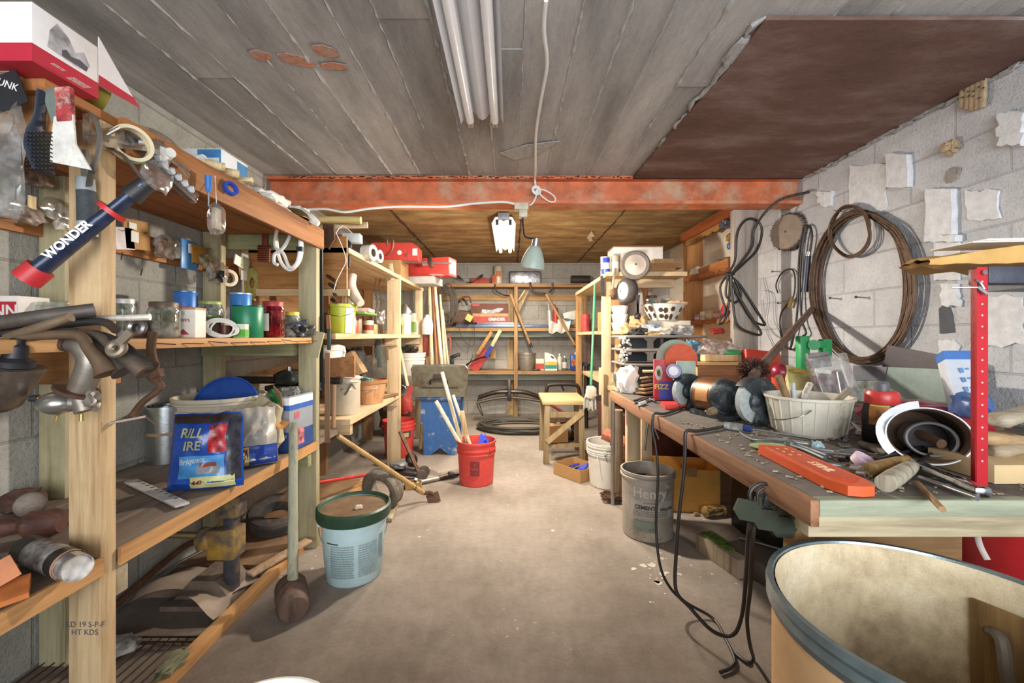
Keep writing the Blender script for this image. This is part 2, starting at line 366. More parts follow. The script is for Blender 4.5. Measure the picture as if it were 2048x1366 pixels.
part(r1, 'shelf_support', warm_x, B().span((-1.62, 1.137, 1.02), (-1.075, 1.175, 1.111), .002))
lb = B()
for k in range(4): lb.span((-1.645+.149*k, .55, .548+.002*(k % 2)), (-1.5+.149*k, 2.6, .584-.003*(k % 2)))
part(r1, 'bottom_shelf', grey_y, lb, 'grey weathered plank shelf')
part(r1, 'shelf_edge', edge_y, B().span((-1.049, 1.136, .538), (-1.04, 2.299, .583)).span((-1.05, .55, .538), (-1.04, 1.089, .583)))
part(r1, 'shelf_support', wood('b5a88c', '8c7c62', 'x'), B().span((-1.63, 1.137, .45), (-1.06, 1.18, .545), .002))
part(r1, 'shelf_support', green_x, B().span((-1.63, 2.23, .46), (-1.06, 2.27, .547), .002))
cl = B().span((-1.648, 1.0, 1.495), (-1.625, 2.68, 1.6))
part(r1, 'hanging_board', warm_y, cl, 'wall board studded with nails')
part(r1, 'floor_sill', edge_y, B().span((-1.15, .9, 0), (-1.105, 3.3, .042), .002))
part(r1, 'floor_deck', mottled('deck', '6e5038', '8a6a4c', 'a58660', 2.2), B().span((-1.645, 2.1, .0), (-1.152, 3.35, .02)))
part(r1, 'block', green_z, B().box((-1.046, 2.296, 1.105), (.055, .012, .14), (0, 14, 0)))
# stamp on the first post
txt(r1, 'KD 19 S-P-F\nHT KDS', pm('5a5a62'), .02, FRONT(-1.09, 1.0895, .4), 'stamp')
txt(r1, 'GROUND\nCONTACT', pm('5a5a52'), .02, FRONT(-1.09, 2.2995, .545), 'stamp')
# nails driven part-way into the hanging board, posts and fascia
nl = []
for k in range(16): nl.append(((-1.625, 1.25+.095*k+rnd.uniform(-.02, .02), 1.575+rnd.uniform(-.03, .02)), (.07, rnd.uniform(-.02, .02), .012)))
for a in ((268, 548, 1.09), (228, 516, 1.09)): p = P(*a); nl.append(((p.x, p.y+.02, p.z), (.03, -.03, .012)))
nb = B()
for p, d in nl: nb.cyl(p, V(p)+V(d), .0016, n=6)
for k in range(9): nb.cyl((-1.056, 1.25+.12*k, 1.128+rnd.uniform(-.006, .006)), (-1.03, 1.31+.12*k, 1.124), .0016, n=6)
part(r1, 'nail', nail_m, nb)['kind'] = 'stuff'

r2 = thing('shelving_rack', 'light timber shelving rack on the left beyond the greenish post', 'shelf', (-1.3, 3.6, 0), w=True)
part(r2, 'post', lt_z, B().span((-1.10, 3.8, 0), (-.985, 3.845, 1.7), .003)); part(r2, 'post', lt_z, B().span((-1.06, 4.75, 0), (-.985, 4.8, 1.68), .003))
part(r2, 'post', wood('9a7248', '6d4a28'), B().span((-1.62, 3.5, 0), (-1.52, 3.55, 1.66))); part(r2, 'post', wood('9a7248', '6d4a28'), B().span((-1.62, 4.7, 0), (-1.53, 4.74, 1.66)))
part(r2, 'end_panel', wood('ab7842', '6f431e', 'x'), B().span((-1.6, 2.6, 1.44), (-1.0, 2.62, 1.76)), 'wide brown plank end panel')
part(r2, 'top_shelf', lt_y, B().span((-1.645, 2.6, 1.66), (-.985, 3.798, 1.69)).span((-1.645, 3.8, 1.66), (-1.105, 4.85, 1.69)).span((-1.103, 3.85, 1.66), (-.985, 4.85, 1.69)))
part(r2, 'shelf_edge', lt_x, B().span((-1.58, 2.585, 1.395), (-.985, 2.615, 1.435)))
part(r2, 'middle_shelf', lt_y, B().span((-1.645, 2.4, 1.132), (-.985, 3.795, 1.165)).span((-1.645, 3.8, 1.132), (-1.105, 4.75, 1.165)).span((-1.103, 3.85, 1.132), (-.985, 4.745, 1.165)))
part(r2, 'shelf_support', lt_x, B().span((-1.6, 3.755, 1.06), (-1.0, 3.797, 1.13))); part(r2, 'shelf_support', lt_x, B().span((-1.6, 4.7, 1.06), (-1.0, 4.74, 1.13)))
part(r2, 'bottom_shelf', lt_y, B().span((-1.645, 2.62, .6), (-.985, 3.795, .635)).span((-1.645, 3.8, .6), (-1.105, 4.7, .635)))
part(r2, 'shelf_support', lt_x, B().span((-1.6, 3.755, .53), (-1.0, 3.797, .598))); part(r2, 'shelf_support', lt_x, B().span((-1.6, 2.66, .53), (-1.0, 2.7, .598)))
part(r2, 'back_panel', wood('8a6238', '54381e', 'y'), B().span((-1.647, 2.7, .2), (-1.63, 4.8, .59)).span((-1.647, 2.7, 1.2), (-1.63, 4.8, 1.65)))

r3 = thing('shelving_rack', 'wooden shelves across the far block wall', 'shelf', (.1, 6.05, 0), w=True)
teal = wood('6f766c', '4a5048', 'x')
for zt, nm in ((1.87, 'top_shelf'), (1.262, 'middle_shelf'), (.668, 'bottom_shelf')):
    part(r3, nm, wood('a98458', '78563a', 'x'), B().span((-1.0, 5.85, zt-.03), (1.17, 6.265, zt)).span((-1.0, 5.835, zt-.045), (1.17, 5.85, zt+.002)))
for zt in (1.21, .616): part(r3, 'apron', teal, B().span((-1.0, 5.9, zt-.075), (1.1, 5.93, zt)))
part(r3, 'post', wood('a88458', '76553a'), B().span((.055, 5.79, 0), (.105, 5.833, 1.84), .003))
part(r3, 'post', wood('c0a578', '937349'), B().span((-.04, 6.2, 0), (.05, 6.265, 1.83))); part(r3, 'post', wood('b08c5c', '76553a'), B().span((1.0, 5.79, 0), (1.055, 5.833, 1.84), .003))
part(r3, 'post', wood('8c6a44', '604628'), B().span((-1.0, 5.79, 0), (-.94, 5.833, 1.84), .003))
part(r3, 'wall_rail', wood('c69f6a', '9a7444', 'x'), B().span((-1.0, 6.235, 1.67), (1.15, 6.268, 1.76)))
part(r3, 'brace', wood('d2b98c', 'a88c58'), B().bar((.1, 6.1, 1.5), (.24, 6.1, 1.8), .06, .02, (0, 1, 0)))

r4 = thing('shelving_rack', 'timber shelving rack on the far right beyond the workbench', 'shelf', (1.4, 4.2, 0), w=True)
part(r4, 'post', lt_z, B().span((.8, 3.68, 0), (.875, 3.725, 1.62), .003)); part(r4, 'post', wood('b08652', '7a5630'), B().span((.8, 5.15, 0), (.87, 5.19, 1.68), .003))
part(r4, 'post', wood('bd935c', '8a6436'), B().span((.915, 3.69, .74), (.99, 3.73, 1.17), .003))
part(r4, 'top_shelf', lt_y, B().span((.8, 3.5, 1.645), (1.46, 5.2, 1.68)))
part(r4, 'shelf_rail', lt_x, B().span((.9, 3.69, 1.57), (1.42, 3.73, 1.643)))
part(r4, 'middle_shelf', lt_y, B().span((.88, 3.4, 1.165), (1.44, 5.2, 1.195)).span((.8, 3.73, 1.165), (.879, 5.1, 1.195)))
part(r4, 'bottom_shelf', lt_y, B().span((.84, 2.76, .69), (1.58, 3.675, .725)).span((1.58, 3.06, .69), (1.97, 3.675, .725)).span((.88, 3.68, .69), (1.97, 5.2, .725)))
part(r4, 'post', lt_z, B().span((.86, 2.78, 0), (.93, 2.83, .69), .003)); part(r4, 'post', lt_z, B().span((1.85, 3.1, 0), (1.92, 3.15, .69)))
part(r4, 'back_panel', pm('e6e0d2', .6, 0, .05), B().span((1.957, 3.47, 1.2), (1.975, 5.2, 2.2)), 'white painted back panel')

post = solo('timber_post', 'grey timber post standing under the right end of the steel beam', 'post', wood('a89c90', '84786c'), B().span((1.58, 3.0, 0), (1.752, 3.05, 2.043), .003))

# scalloped wall shelf
ws = thing('wall_shelf', 'orange-brown wall shelf with scalloped edges by the timber post', 'shelf', (1.88, 3.9, 1.0), w=True)
sc_m = wood('b57440', '8a4f24', 'y'); sc_z = wood('c08850', '94602e', 'z')
part(ws, 'side_panel', sc_z, B().span((1.765, 4.3, .8), (1.95, 4.33, 2.14))); part(ws, 'side_panel', sc_z, B().span((1.86, 3.42, .95), (1.93, 3.44, 2.14)))
part(ws, 'back_panel', pm('efe8d6', .6, 0, .04), B().span((1.951, 3.47, .8), (1.954, 4.32, 2.2)), 'cream back panel')
def scallop(z, h, up=False):
    b = B(); n = 6; pts = [(3.44, h), (4.298, h)]
    for k in range(n):
        for j in range(5):
            t = (k+j/5)/n; pts.append((4.298-.858*t, -.02-.022*sin(pi*j/5)+.01))
    pts.append((3.44, -.01))
    return b.prism(pts, .014, Matrix(((0, 0, 1, 1.765), (1, 0, 0, 0), (0, 1, 0, z), (0, 0, 0, 1))))
for z_ in (1.72, 1.285):
    part(ws, 'shelf_board', sc_m, B().span((1.78, 3.45, z_-.01), (1.95, 4.298, z_+.01))); part(ws, 'scalloped_edge', sc_m, scallop(z_, .06 if z_ > 1.5 else .012))
part(ws, 'top_board', wood('a85c30', '7c3c1c', 'y'), B().span((1.76, 3.32, 2.14), (1.95, 4.35, 2.165)).span((1.745, 3.32, 2.1), (1.765, 4.35, 2.19)))
part(ws, 'scalloped_edge', wood('b98a50', '8a5f30', 'y'), scallop(2.08, .05))

# workbench
bt = mottled('benchtop', '4c4640', '6e655c', '857c72', 3, (.5, 1, 1), bump=.4)
wbk = thing('workbench', 'heavy timber workbench with a littered dark top along the right wall', 'workbench', (1.3, 1.7, 0), w=True)
part(wbk, 'bench_top', bt, B().span((.66, .93, .755), (1.97, 2.72, .8)), 'dark dusty worktop')
part(wbk, 'front_edge', wood('9c7050', '6f4a30', 'y'), B().span((.64, .905, .742), (.66, 2.72, .8), .003))
part(wbk, 'end_board', wood('9ba088', '70755f', 'x'), B().span((.66, .905, .764), (1.2, .93, .8), .002).span((1.203, .905, .764), (1.97, .93, .8), .002), 'greenish end board')
part(wbk, 'end_rail', wood('b7a98a', '8a7d62', 'x'), B().span((.66, .94, .705), (1.16, .985, .753), .002))
part(wbk, 'leg', wood('a5845a', '765632'), B().span((.725, 1.08, 0), (.775, 1.13, .753), .003)); part(wbk, 'leg', lt_z, B().span((.735, 2.665, 0), (.82, 2.715, .753), .003))
part(wbk, 'leg', lt_z, B().span((1.86, 1.0, 0), (1.95, 1.06, .753))); part(wbk, 'leg', lt_z, B().span((1.86, 2.655, 0), (1.95, 2.715, .753)))
part(wbk, 'side_panel', wood('8a6840', '5c4224', 'x'), B().span((.78, 1.1, .35), (1.17, 1.125, .75)), 'brown plywood panel under the bench end')
part(wbk, 'back_stringer', wood('6b5a48', '46382c', 'y'), B().span((1.9, 1.07, .2), (1.94, 2.65, .32)))
# ================================================================ KINDS OF THING USED MORE THAN ONCE
wire_m = pm('8c8880', .35, .9, .1); black_m = pm('26262a', .5); dkst = pm('4a4644', .45, .8, .25, 14, .2, dirt=.35, dc='5a4030')
rust_m = pm('6a4c38', .8, .4, .3, 14, .35, dirt=.4, dc='3c2c24'); white_m = pm('e8e6e0', .55, 0, .05); steel_m = pm('a9a9aa', .3, .9, .12)
card_m = pm('b98e58', .85, 0, .1, 10); paper_m = pm('ece8de', .8, 0, .05); red_m = pm('c23034', .45, 0, .1); ash = wood('dcc79a', 'b89c66'); ashy = wood('dcc79a', 'b89c66', 'y')
glass_m = clear('eef0ea', .12, .05); film = clear('f2f2f0', .12, .12)
def bucket(name, label, cat, loc, rb, rt, h, mat, rz=0, ribs=(.72, .8), swing=55, hr=None, inner=None, grip=True, ear=.84, rot=None, handle=True, group=None):
    t = thing(name, label, cat, loc, rot or (0, 0, rz), group)
    pr = [(0, 0), (rb*.96, 0), (rb, .006)]
    rr = lambda f: rb+(rt-rb)*f
    for f in ribs: pr += [(rr(f), h*f), (rr(f)+.008, h*f+.003), (rr(f)+.008, h*f+.012), (rr(f), h*f+.016)]
    pr += [(rt, h-.02), (rt+.006, h-.016), (rt+.006, h), (rt-.004, h), (rb-.006, .01), (0, .01)]
    part(t, 'pail_body', mat, B().lathe(pr, n=40))
    if handle:
        hr = hr or rr(ear)+.008; z = h*ear; a = R(swing); pts = []
        for k in range(13):
            q = pi*k/12; d = hr*1.02*sin(q); pts.append((hr*cos(q), -d*sin(a)-.004, z-d*cos(a)) if k not in (0, 12) else (hr*cos(q), 0, z))
        hd = part(t, 'bail_handle', wire_m, B().tube(pts, .0025, n=6, k=3))
        for s_ in (-1, 1): part(t, 'handle_ear', mat, B().cyl((s_*(rr(ear)-.004), 0, z), (s_*(rr(ear)+.012), 0, z), .014, n=12))
        if grip: q = V(pts[5]); u = V(pts[7]); part(hd, 'grip', white_m, B().cyl(q, u, .008, n=10))
    return t
def jar(label, loc, r, h, lid='7a6a5a', body='d8dcd2', fill=None, fh=.6, cat='jar', lidh=.018, name='glass_jar', group=None):
    t = thing(name, label, cat, loc, group=group)
    part(t, 'glass_body', clear(body, .2, .05), B().lathe([(0, 0), (r*.9, 0), (r, .008), (r, h*.72), (r*.96, h*.8), (r*.8, h*.9), (r*.8, h-lidh*.5), (r*.76, h-lidh*.5), (r*.9, h*.75), (r*.93, .012), (0, .008)], n=24))
    if lid: part(t, 'lid', pm(lid, .5, .3), B().lathe([(0, h-lidh), (r*.86, h-lidh), (r*.88, h-.003), (r*.84, h), (0, h)], n=24))
    if fill: part(t, 'contents', pm(fill, .8, 0, .5, 60, .4), B().lump((0, 0, h*fh*.5+.01), (r*1.62, r*1.62, h*fh), int(r*999), .08, 3))
    return t
def can(label, loc, r, h, c, band=None, top='b9b9b6', name='tin_can', cat='can', rot=(0, 0, 0), letters=None, lc='ffffff', group=None, ls=.4):
    t = thing(name, label, cat, loc, rot, group)
    part(t, 'can_body', pm(c, .4, .1, .06), B().lathe([(0, 0), (r*.97, 0), (r, .003), (r, h-.003), (r*.97, h), (0, h)], n=24))
    if top: part(t, 'rim', pm(top, .35, .6), B().lathe([(0, h), (r*1.02, h), (r*1.02, h+.004), (r*.92, h+.004), (r*.9, h+.001), (0, h+.001)], n=24))
    if band: part(t, 'paper_band', pm(band, .55), B().lathe([(r+.0008, h*.28), (r+.0008, h*.68)], n=24))
    if letters: txt(t, letters, pm(lc), r*ls*1.6, T(0, 0, h*.5), wrap=r+.0012)
    return t
def bottle(label, loc, r, h, c, cap='e8e8e8', neck=.3, name='plastic_bottle', flat=1, rz=0, band=None, letters=None, lc='ffffff', cat='bottle', rot=None):
    t = thing(name, label, cat, loc, rot or (0, 0, rz)); S = Matrix.Diagonal((1, flat, 1, 1))
    part(t, 'bottle_body', pm(c, .35, 0, .06), B().lathe([(0, 0), (r*.94, 0), (r, .006), (r, h*.66), (r*.8, h*.78), (r*neck, h*.86), (r*neck, h*.92), (0, h*.92)], S, n=24))
    part(t, 'cap', pm(cap, .4), B().lathe([(0, h*.88), (r*neck*1.25, h*.88), (r*neck*1.2, h), (0, h)], S, n=16))
    if band: part(t, 'paper_label', pm(band, .5), B().lathe([(r+.001, h*.15), (r+.001, h*.58)], S, n=24))
    if letters: txt(t, letters, pm(lc), r*.55, T(0, 0, h*.38) @ S, wrap=r+.0018)
    return t
def carton(name, label, cat, loc, d, c, rz=0, bands=(), letters=(), rot=None, open_=False, group=None):
    """printed box; bands: (z0, z1, colour) round it; letters: (text, size, x, z, colour, face)"""
    t = thing(name, label, cat, loc, rot or (0, 0, rz), group); x, y, z = d
    if open_:
        b = B(); th = .004
        b.box((0, 0, th/2), (x, y, th)); b.box((0, -y/2+th/2, z/2), (x, th, z)); b.box((0, y/2-th/2, z/2), (x, th, z)); b.box((-x/2+th/2, 0, z/2), (th, y-2*th, z)); b.box((x/2-th/2, 0, z/2), (th, y-2*th, z))
    else: b = B().box((0, 0, z/2), d, bev=.0015)
    part(t, 'box_body', pm(c, .75, 0, .06), b)
    for z0, z1, h in bands:
        bb = B(); e = .0006
        bb.box((0, -y/2-e, (z0+z1)/2*z), (x+2*e, e, (z1-z0)*z)); bb.box((0, y/2+e, (z0+z1)/2*z), (x+2*e, e, (z1-z0)*z)); bb.box((x/2+e, 0, (z0+z1)/2*z), (e, y+2*e, (z1-z0)*z)); bb.box((-x/2-e, 0, (z0+z1)/2*z), (e, y+2*e, (z1-z0)*z))
        part(t, 'printed_band', pm(h, .6, 0, .06), bb)
    for s_, sz, lx, lz, h, f in letters:
        m_ = FRONT(lx, -y/2-.0016, lz) if f == 'f' else SIDE(x/2+.0016, lx, lz)
        txt(t, s_, pm(h), sz, m_)
    return t
def pole(name, label, cat, p, q, r, mat, group=None, r2=None, n=12):
    return solo(name, label, cat, mat, B().cyl(p, q, r, r2, n=n), group=group)
def fine(par, x0, x1, z0, z1, m, rows=6, mat=None, seed=0, wrap=None):
    """rows of small unreadable print"""
    b = B(); rr = random.Random(seed)
    for k in range(rows):
        z = z1-(z1-z0)*(k+.5)/rows; x = x0
        while x < x1-.002:
            w_ = min(rr.uniform(.006, .02), x1-x)
            if wrap:
                pts = 3
                for j in range(pts):
                    a0 = (x+w_*j/pts)/wrap; a1 = (x+w_*(j+1)/pts)/wrap; hh = (z1-z0)/rows*.25
                    f = [m @ V((wrap*sin(a0), -wrap*cos(a0), z-hh)), m @ V((wrap*sin(a1), -wrap*cos(a1), z-hh)), m @ V((wrap*sin(a1), -wrap*cos(a1), z+hh)), m @ V((wrap*sin(a0), -wrap*cos(a0), z+hh))]
                    b.b.faces.new([b.b.verts.new(v) for v in f])
            else: b.box((x+w_/2, 0, z), (w_, .0005, (z1-z0)/rows*.5), m=m)
            x += w_+.003
    return part(par, 'small_print', mat or pm('8a8f92'), b)
def wrapband(par, name, r, z0, z1, a0, a1, mat, m=I4, n=16, rr2=None):
    """paper label bent round part of a drum; angles in degrees, 0 = -y"""
    return part(par, name, mat, B().lathe([(r, z0), (rr2 or r, z1)], m, n, R(a0-90), R(a1-90)))
def roll(name, label, cat, c, axis, ro, ri, w_, mat, core=None, group=None):
    t = thing(name, label, cat, c, group=group); M_ = align(axis)
    part(t, 'tape', mat, B().lathe([(ri, -w_/2), (ro, -w_/2), (ro, w_/2), (ri, w_/2), (ri, -w_/2)], M_, n=32))
    if core: part(t, 'core', core, B().lathe([(ri*.9, -w_/2), (ri, -w_/2), (ri, w_/2), (ri*.9, w_/2), (ri*.9, -w_/2)], M_, n=24))
    return t
def coil(pts_c, R1, R2, m, turns, jit, r, n=20, drift=0):
    """several loops of cable in the plane of m"""
    b = B(); rr = random.Random(int(R1*1000)+turns)
    for t_ in range(turns):
        a = R1*(1+rr.uniform(-jit, jit)); c = R2*(1+rr.uniform(-jit, jit)); dx, dy = rr.uniform(-jit, jit)*R1*.6, rr.uniform(-jit, jit)*R2*.5; ph = rr.random()*6
        b.tube([m @ V((dx+a*cos(2*pi*i/n)*(1+.02*sin(3*i+ph)), dy+c*sin(2*pi*i/n)*(1+.02*cos(2*i+ph)), rr.uniform(-.3, .3)*r+drift*t_)) for i in range(n)], r, n=6, k=3, closed=True)
    return b
# ================================================================ CEILING AND BEAM
lf = thing('ceiling_light', 'white two-tube fluorescent fitting on the concrete ceiling, switched off', 'light', (-.13, 1.4, 2.1), w=True)
enam = pm('d9d9dc', .35, 0, .03); tubem = pm('eeeeee', .25, 0, .02)
def reflector(x0, y0, y1, z, w_, em):
    pr = [(-w_/2, 0), (-w_*.47, .012), (-w_*.36, .055), (-w_*.2, .06), (-w_*.09, .03), (0, .02), (w_*.09, .03), (w_*.2, .06), (w_*.36, .055), (w_*.47, .012), (w_/2, 0)]
    return B().sheet(len(pr)-1, 1, lambda u, v: V((x0+pr[round(u*(len(pr)-1))][0], y0+(y1-y0)*v, z+pr[round(u*(len(pr)-1))][1])))
part(lf, 'reflector', enam, reflector(-.13, .45, 2.0, 2.145, .2, 0))
part(lf, 'housing', enam, B().span((-.16, .46, 2.206), (-.1, 1.99, 2.2285)))
for s_ in (-.058, .058):
    tb_ = part(lf, 'tube', tubem, B().cyl((-.13+s_, .47, 2.165), (-.13+s_, 2.02, 2.165), .019, n=20)); part(tb_, 'tube_cap', steel_m, B().cyl((-.13+s_, 2.0, 2.165), (-.13+s_, 2.035, 2.165), .02, n=20))
lr = thing('ceiling_light', 'lit fluorescent fitting on the plywood ceiling beyond the beam', 'light', (-.03, 4.4, 2.1), w=True)
part(lr, 'reflector', enam, reflector(-.055, 3.72, 5.0, 2.135, .21, 0)); part(lr, 'housing', enam, B().span((-.085, 3.73, 2.197), (-.025, 4.99, 2.22)))
for s_ in (-.055, .055): part(lr, 'tube', pm('fff2dc', .3, 0, 0, em=3.5), B().cyl((-.055+s_, 3.75, 2.15), (-.055+s_, 5.03, 2.15), .019, n=20))
part(lr, 'end_bracket', pm('8d95a8', .4, .3), B().span((-.105, 3.66, 2.16), (-.005, 3.715, 2.215), .004)); part(lr, 'socket', black_m, B().span((-.125, 3.70, 2.12), (-.1, 3.718, 2.165))); part(lr, 'socket', black_m, B().span((-.01, 3.70, 2.12), (.015, 3.718, 2.165)))
pts = [G(1092, 0, ZC-.02), G(1088, 60, ZC-.02), G(1094, 130, ZC-.018), G(1082, 200, ZC-.02), G(1072, 270, ZC-.018), G(1071, 340, ZC-.03), V((.168, 2.862, 2.2)), V((.175, 2.86, 2.14))]
cdw = thing('power_cable', 'white cable along the concrete ceiling down to a knot on the beam', 'cable', (.17, 2.2, 2.1), w=True)
part(cdw, 'cable', white_m, B().tube(pts, .0075, n=8)); k0 = V((.178, 2.858, 2.13))
part(cdw, 'knot', white_m, B().torus(k0, .03, .006, E(78, 0, 20) if 0 else T(k0) @ E(80, 0, 20) @ T(-k0)).torus(k0, .022, .006, T(k0) @ E(60, 40, 0) @ T(-k0)))
part(cdw, 'loop', white_m, B().tube([k0, k0+V((.05, -.006, .0)), k0+V((.115, -.008, -.04)), k0+V((.125, -.008, -.075)), k0+V((.09, -.008, -.08)), k0+V((.04, -.006, -.045)), k0], .005, n=6).tube([k0, k0+V((-.005, -.005, -.05)), k0+V((-.03, -.012, -.095)), (.13, 2.855, 2.03)], .006, n=6))
p0 = [P(600, 420, 2.84), P(650, 418, 2.84), P(690, 424, 2.85), P(740, 417, 2.85), P(800, 413, 2.85), P(890, 413, 2.85), P(950, 407, 2.86), P(1005, 404, 2.86), P(1030, 408, 2.86)]
solo('power_cable', 'white cable sagging along the underside of the beam', 'cable', white_m, B().tube(p0, .008, n=8))
ob = thing('outlet_box', 'cream plastic outlet box hanging under the steel beam', 'outlet', (.085, 2.86, 1.95), w=True)
cream = pm('cfc6ab', .5); part(ob, 'mounting_plate', cream, B().span((.03, 2.845, 2.0), (.125, 2.9, 2.045), .004)); part(ob, 'outlet_body', cream, B().span((.06, 2.835, 1.945), (.118, 2.89, 2.0), .008))
ll = thing('clamp_lamp', 'pale green cone-shaded work lamp hanging below the beam', 'lamp', (.17, 2.86, 1.6), w=True)
part(ll, 'cord', black_m, B().tube([(.085, 2.86, 1.945), (.09, 2.85, 1.85), (.1, 2.84, 1.815), (.13, 2.825, 1.8), (.17, 2.81, 1.795)], .006, n=6))
Ml = T(.172, 2.81, 1.775) @ E(191, 8, 0)
part(ll, 'lamp_socket', steel_m, B().lathe([(0, -.02), (.022, -.02), (.026, .02), (.026, .045), (0, .045)], Ml))
part(ll, 'lamp_shade', pm('aebfb2', .4, 0, .04), B().lathe([(.026, .03), (.036, .035), (.055, .07), (.07, .11), (.079, .15), (.08, .175), (.076, .175), (.068, .11), (.03, .042)], Ml, 32))
part(ll, 'bulb', pm('fff3dd', .3, 0, 0, em=12), B().lathe([(0, .045), (.014, .05), (.03, .09), (.03, .115), (.018, .14), (0, .145)], Ml))
LAMP = Ml @ V((0, 0, .2))
sp_b = B(); rs_ = random.Random(4)
for k in range(34):
    q = G(rs_.gauss(1312, 22), rs_.gauss(1150, 28)); r_ = rs_.choice((.003, .004, .006, .014, .022)); n_ = 9
    sp_b.prism([(q.x+r_*rs_.uniform(.5, 1.2)*cos(2*pi*j/n_), q.y+r_*rs_.uniform(.5, 1.2)*sin(2*pi*j/n_)) for j in range(n_)], .0012, T(0, 0, .0002))
struct('paint_splash', pm('c8bfb2', .7, 0, .1), sp_b, par=bpy.data.objects['floor'])
# ================================================================ FLOOR, LEFT OF THE AISLE
mp, mq = V((-.905, 1.77, .085)), V((-1.012, 1.985, .745))
ml = thing('sledge_hammer', 'wooden-headed mallet standing on its head against the greenish post', 'hammer', (-.9, 1.77, 0), w=True)
part(ml, 'handle', wood('a19f86', '6e6c58'), B().cyl(mp-V((0, 0, .02)), mq, .0215, .0185, 16))
hd = B(); a = V((-.945, 1.83, .075)); b_ = V((-.865, 1.70, .058))
hd.lathe([(0, -.086), (.05, -.086), (.062, -.07), (.064, 0), (.06, .07), (.052, .084), (0, .086)], T((a+b_)/2) @ align(b_-a), 24)
part(ml, 'mallet_head', wood('6b5446', '3a2c26'), hd, 'battered brown wooden head')
pl = bucket('mud_pail', 'pale blue plaster pail with dirty dark green lid beside the greenish post', 'bucket', (-.755, 2.06, 0), .128, .155, .325, pm('b7d0d2', .45, 0, .05), rz=20, ribs=(.86,), swing=28, ear=.8)
lidm = pm('27432f', .45, 0, .15); lid = part(pl, 'lid', lidm, B().lathe([(.168, .285), (.172, .3), (.172, .335), (.162, .342), (.155, .334), (.15, .322), (.149, .318), (.16, .31), (.163, .29), (.168, .285)], n=40))
part(lid, 'lid_panel', pm('6b5138', .8, 0, .3, 10, .2, dirt=.3, dc='92744e'), B().lathe([(0, .322), (.15, .322)], n=40)); part(lid, 'pebble', pm('c8b49a', .8), B().lump((.02, -.03, .33), (.035, .024, .02), 4))
for a0, a1, sd in ((-50, -5, 1), (3, 42, 2)):
    fine(pl, R(a0)*.14, R(a1)*.14, .05, .2, E(0, 0, 4), 14, pm('8a9a9c'), sd, wrap=.1462)
wrapband(pl, 'red_stripe', .1475, .205, .21, -52, -28, pm('2e3338')); wrapband(pl, 'barcode', .1455, .1, .22, 50, 60, pm('7c8a8c'))
def tire(name, label, c, axis, Ro, w_, mat, hub=None, ri=.55, group=None):
    t = thing(name, label, 'tire', c, group=group); M_ = align(axis); h = w_/2
    b = B().lathe([(Ro*ri, -h*.7), (Ro*.8, -h), (Ro*.93, -h*.9), (Ro, -h*.6), (Ro, -h*.22), (Ro*.975, -h*.2), (Ro*.975, -h*.1), (Ro, -h*.08), (Ro, h*.08), (Ro*.975, h*.1), (Ro*.975, h*.2), (Ro, h*.22), (Ro, h*.6), (Ro*.93, h*.9), (Ro*.8, h), (Ro*ri, h*.7), (Ro*ri, -h*.7)], M_, 36)
    part(t, 'tyre', mat, b)
    if hub: part(t, 'rim', hub, B().lathe([(Ro*ri, -h*.6), (Ro*ri*.9, -h*.2), (Ro*.2, -h*.1), (Ro*.15, -h*.6), (0, -h*.6), (0, h*.6), (Ro*.15, h*.6), (Ro*.2, h*.2), (Ro*ri, h*.6)], M_, 28))
    return t
rub = pm('6f665a', .85, 0, .2, 20, .3, dirt=.35, dc='938470')
tire('wheelbarrow_tyre', 'dusty small tyre standing behind the pale blue pail', (-.845, 2.82, .14), (.35, 1, .25), .14, .1, rub, None)
tire('rubber_tyre', 'small tyre lying under the bottom shelf behind the jack', (-1.37, 2.5, .1), (.12, -.3, 1), .155, .09, pm('4a4440', .85, 0, .2, 20, .3, dirt=.3, dc='8a6440'), None, .5)
red = pm('d2463e', .42, 0, .08)
rb = bucket('red_bucket', 'red plastic bucket with white sticks in it, standing on the open floor', 'bucket', (-.265, 3.35, 0), .132, .15, .335, red, rz=-40, ribs=(.70, .79), swing=40)
part(rb, 'printed_emblem', pm('7a2420', .6), B().lathe([(.1435, .09), (.146, .2)], E(0, 0, 40), 6, R(-90-14), R(-90+14)))
txt(rb, '5\nGAL', pm('d2463e'), .03, E(0, 0, 40) @ T(0, 0, .16), wrap=.1462)
sw = wood('e2d6b6', 'c0ad84')
def stick(label, p, q, w_, t_, mat=sw, name='wooden_stick', cat='stick', group=None, up=(0, 0, 1)): return solo(name, label, cat, mat, B().bar(p, q, w_, t_, up, bev=.002), group=group)
stick('longest white stick in the red bucket, leaning left over the blue cabinet', (-.3, 3.33, .02), P(884, 744, 3.45), .03, .018)
stick('short white stick leaning far left out of the red bucket', (-.245, 3.30, .06), P(872, 802, 3.40), .024, .024)
stick('middle white stick lying along the longest one in the red bucket', (-.215, 3.3, .03), P(906, 790, 3.38), .022, .018)
stick('rough tan lath with a notch standing in the red bucket', (-.29, 3.38, .03), P(924, 822, 3.32), .032, .022, wood('c4ab7c', '94784a'))
solo('brick_piece', 'broken piece of red brick in the red bucket', 'brick', pm('8a5a48', .9, 0, .25, 30, .4), B().lump((-.345, 3.36, .29), (.07, .06, .08), 5, .3))
solo('blue_bracket', 'bright blue plastic V-shaped bracket in the red bucket', 'bracket', pm('3a48b8', .4), B().bar((-.22, 3.27, .27), (-.2, 3.39, .345), .09, .008, (.6, .2, .7)).bar((-.2, 3.385, .345), (-.165, 3.42, .26), .09, .008, (1, 0, .3)))
rb2 = bucket('red_bucket', 'red plastic bucket with black label behind the light timber post', 'bucket', (-1.07, 4.1, 0), .128, .15, .345, red, rz=20, ribs=(.74, .83), swing=45)
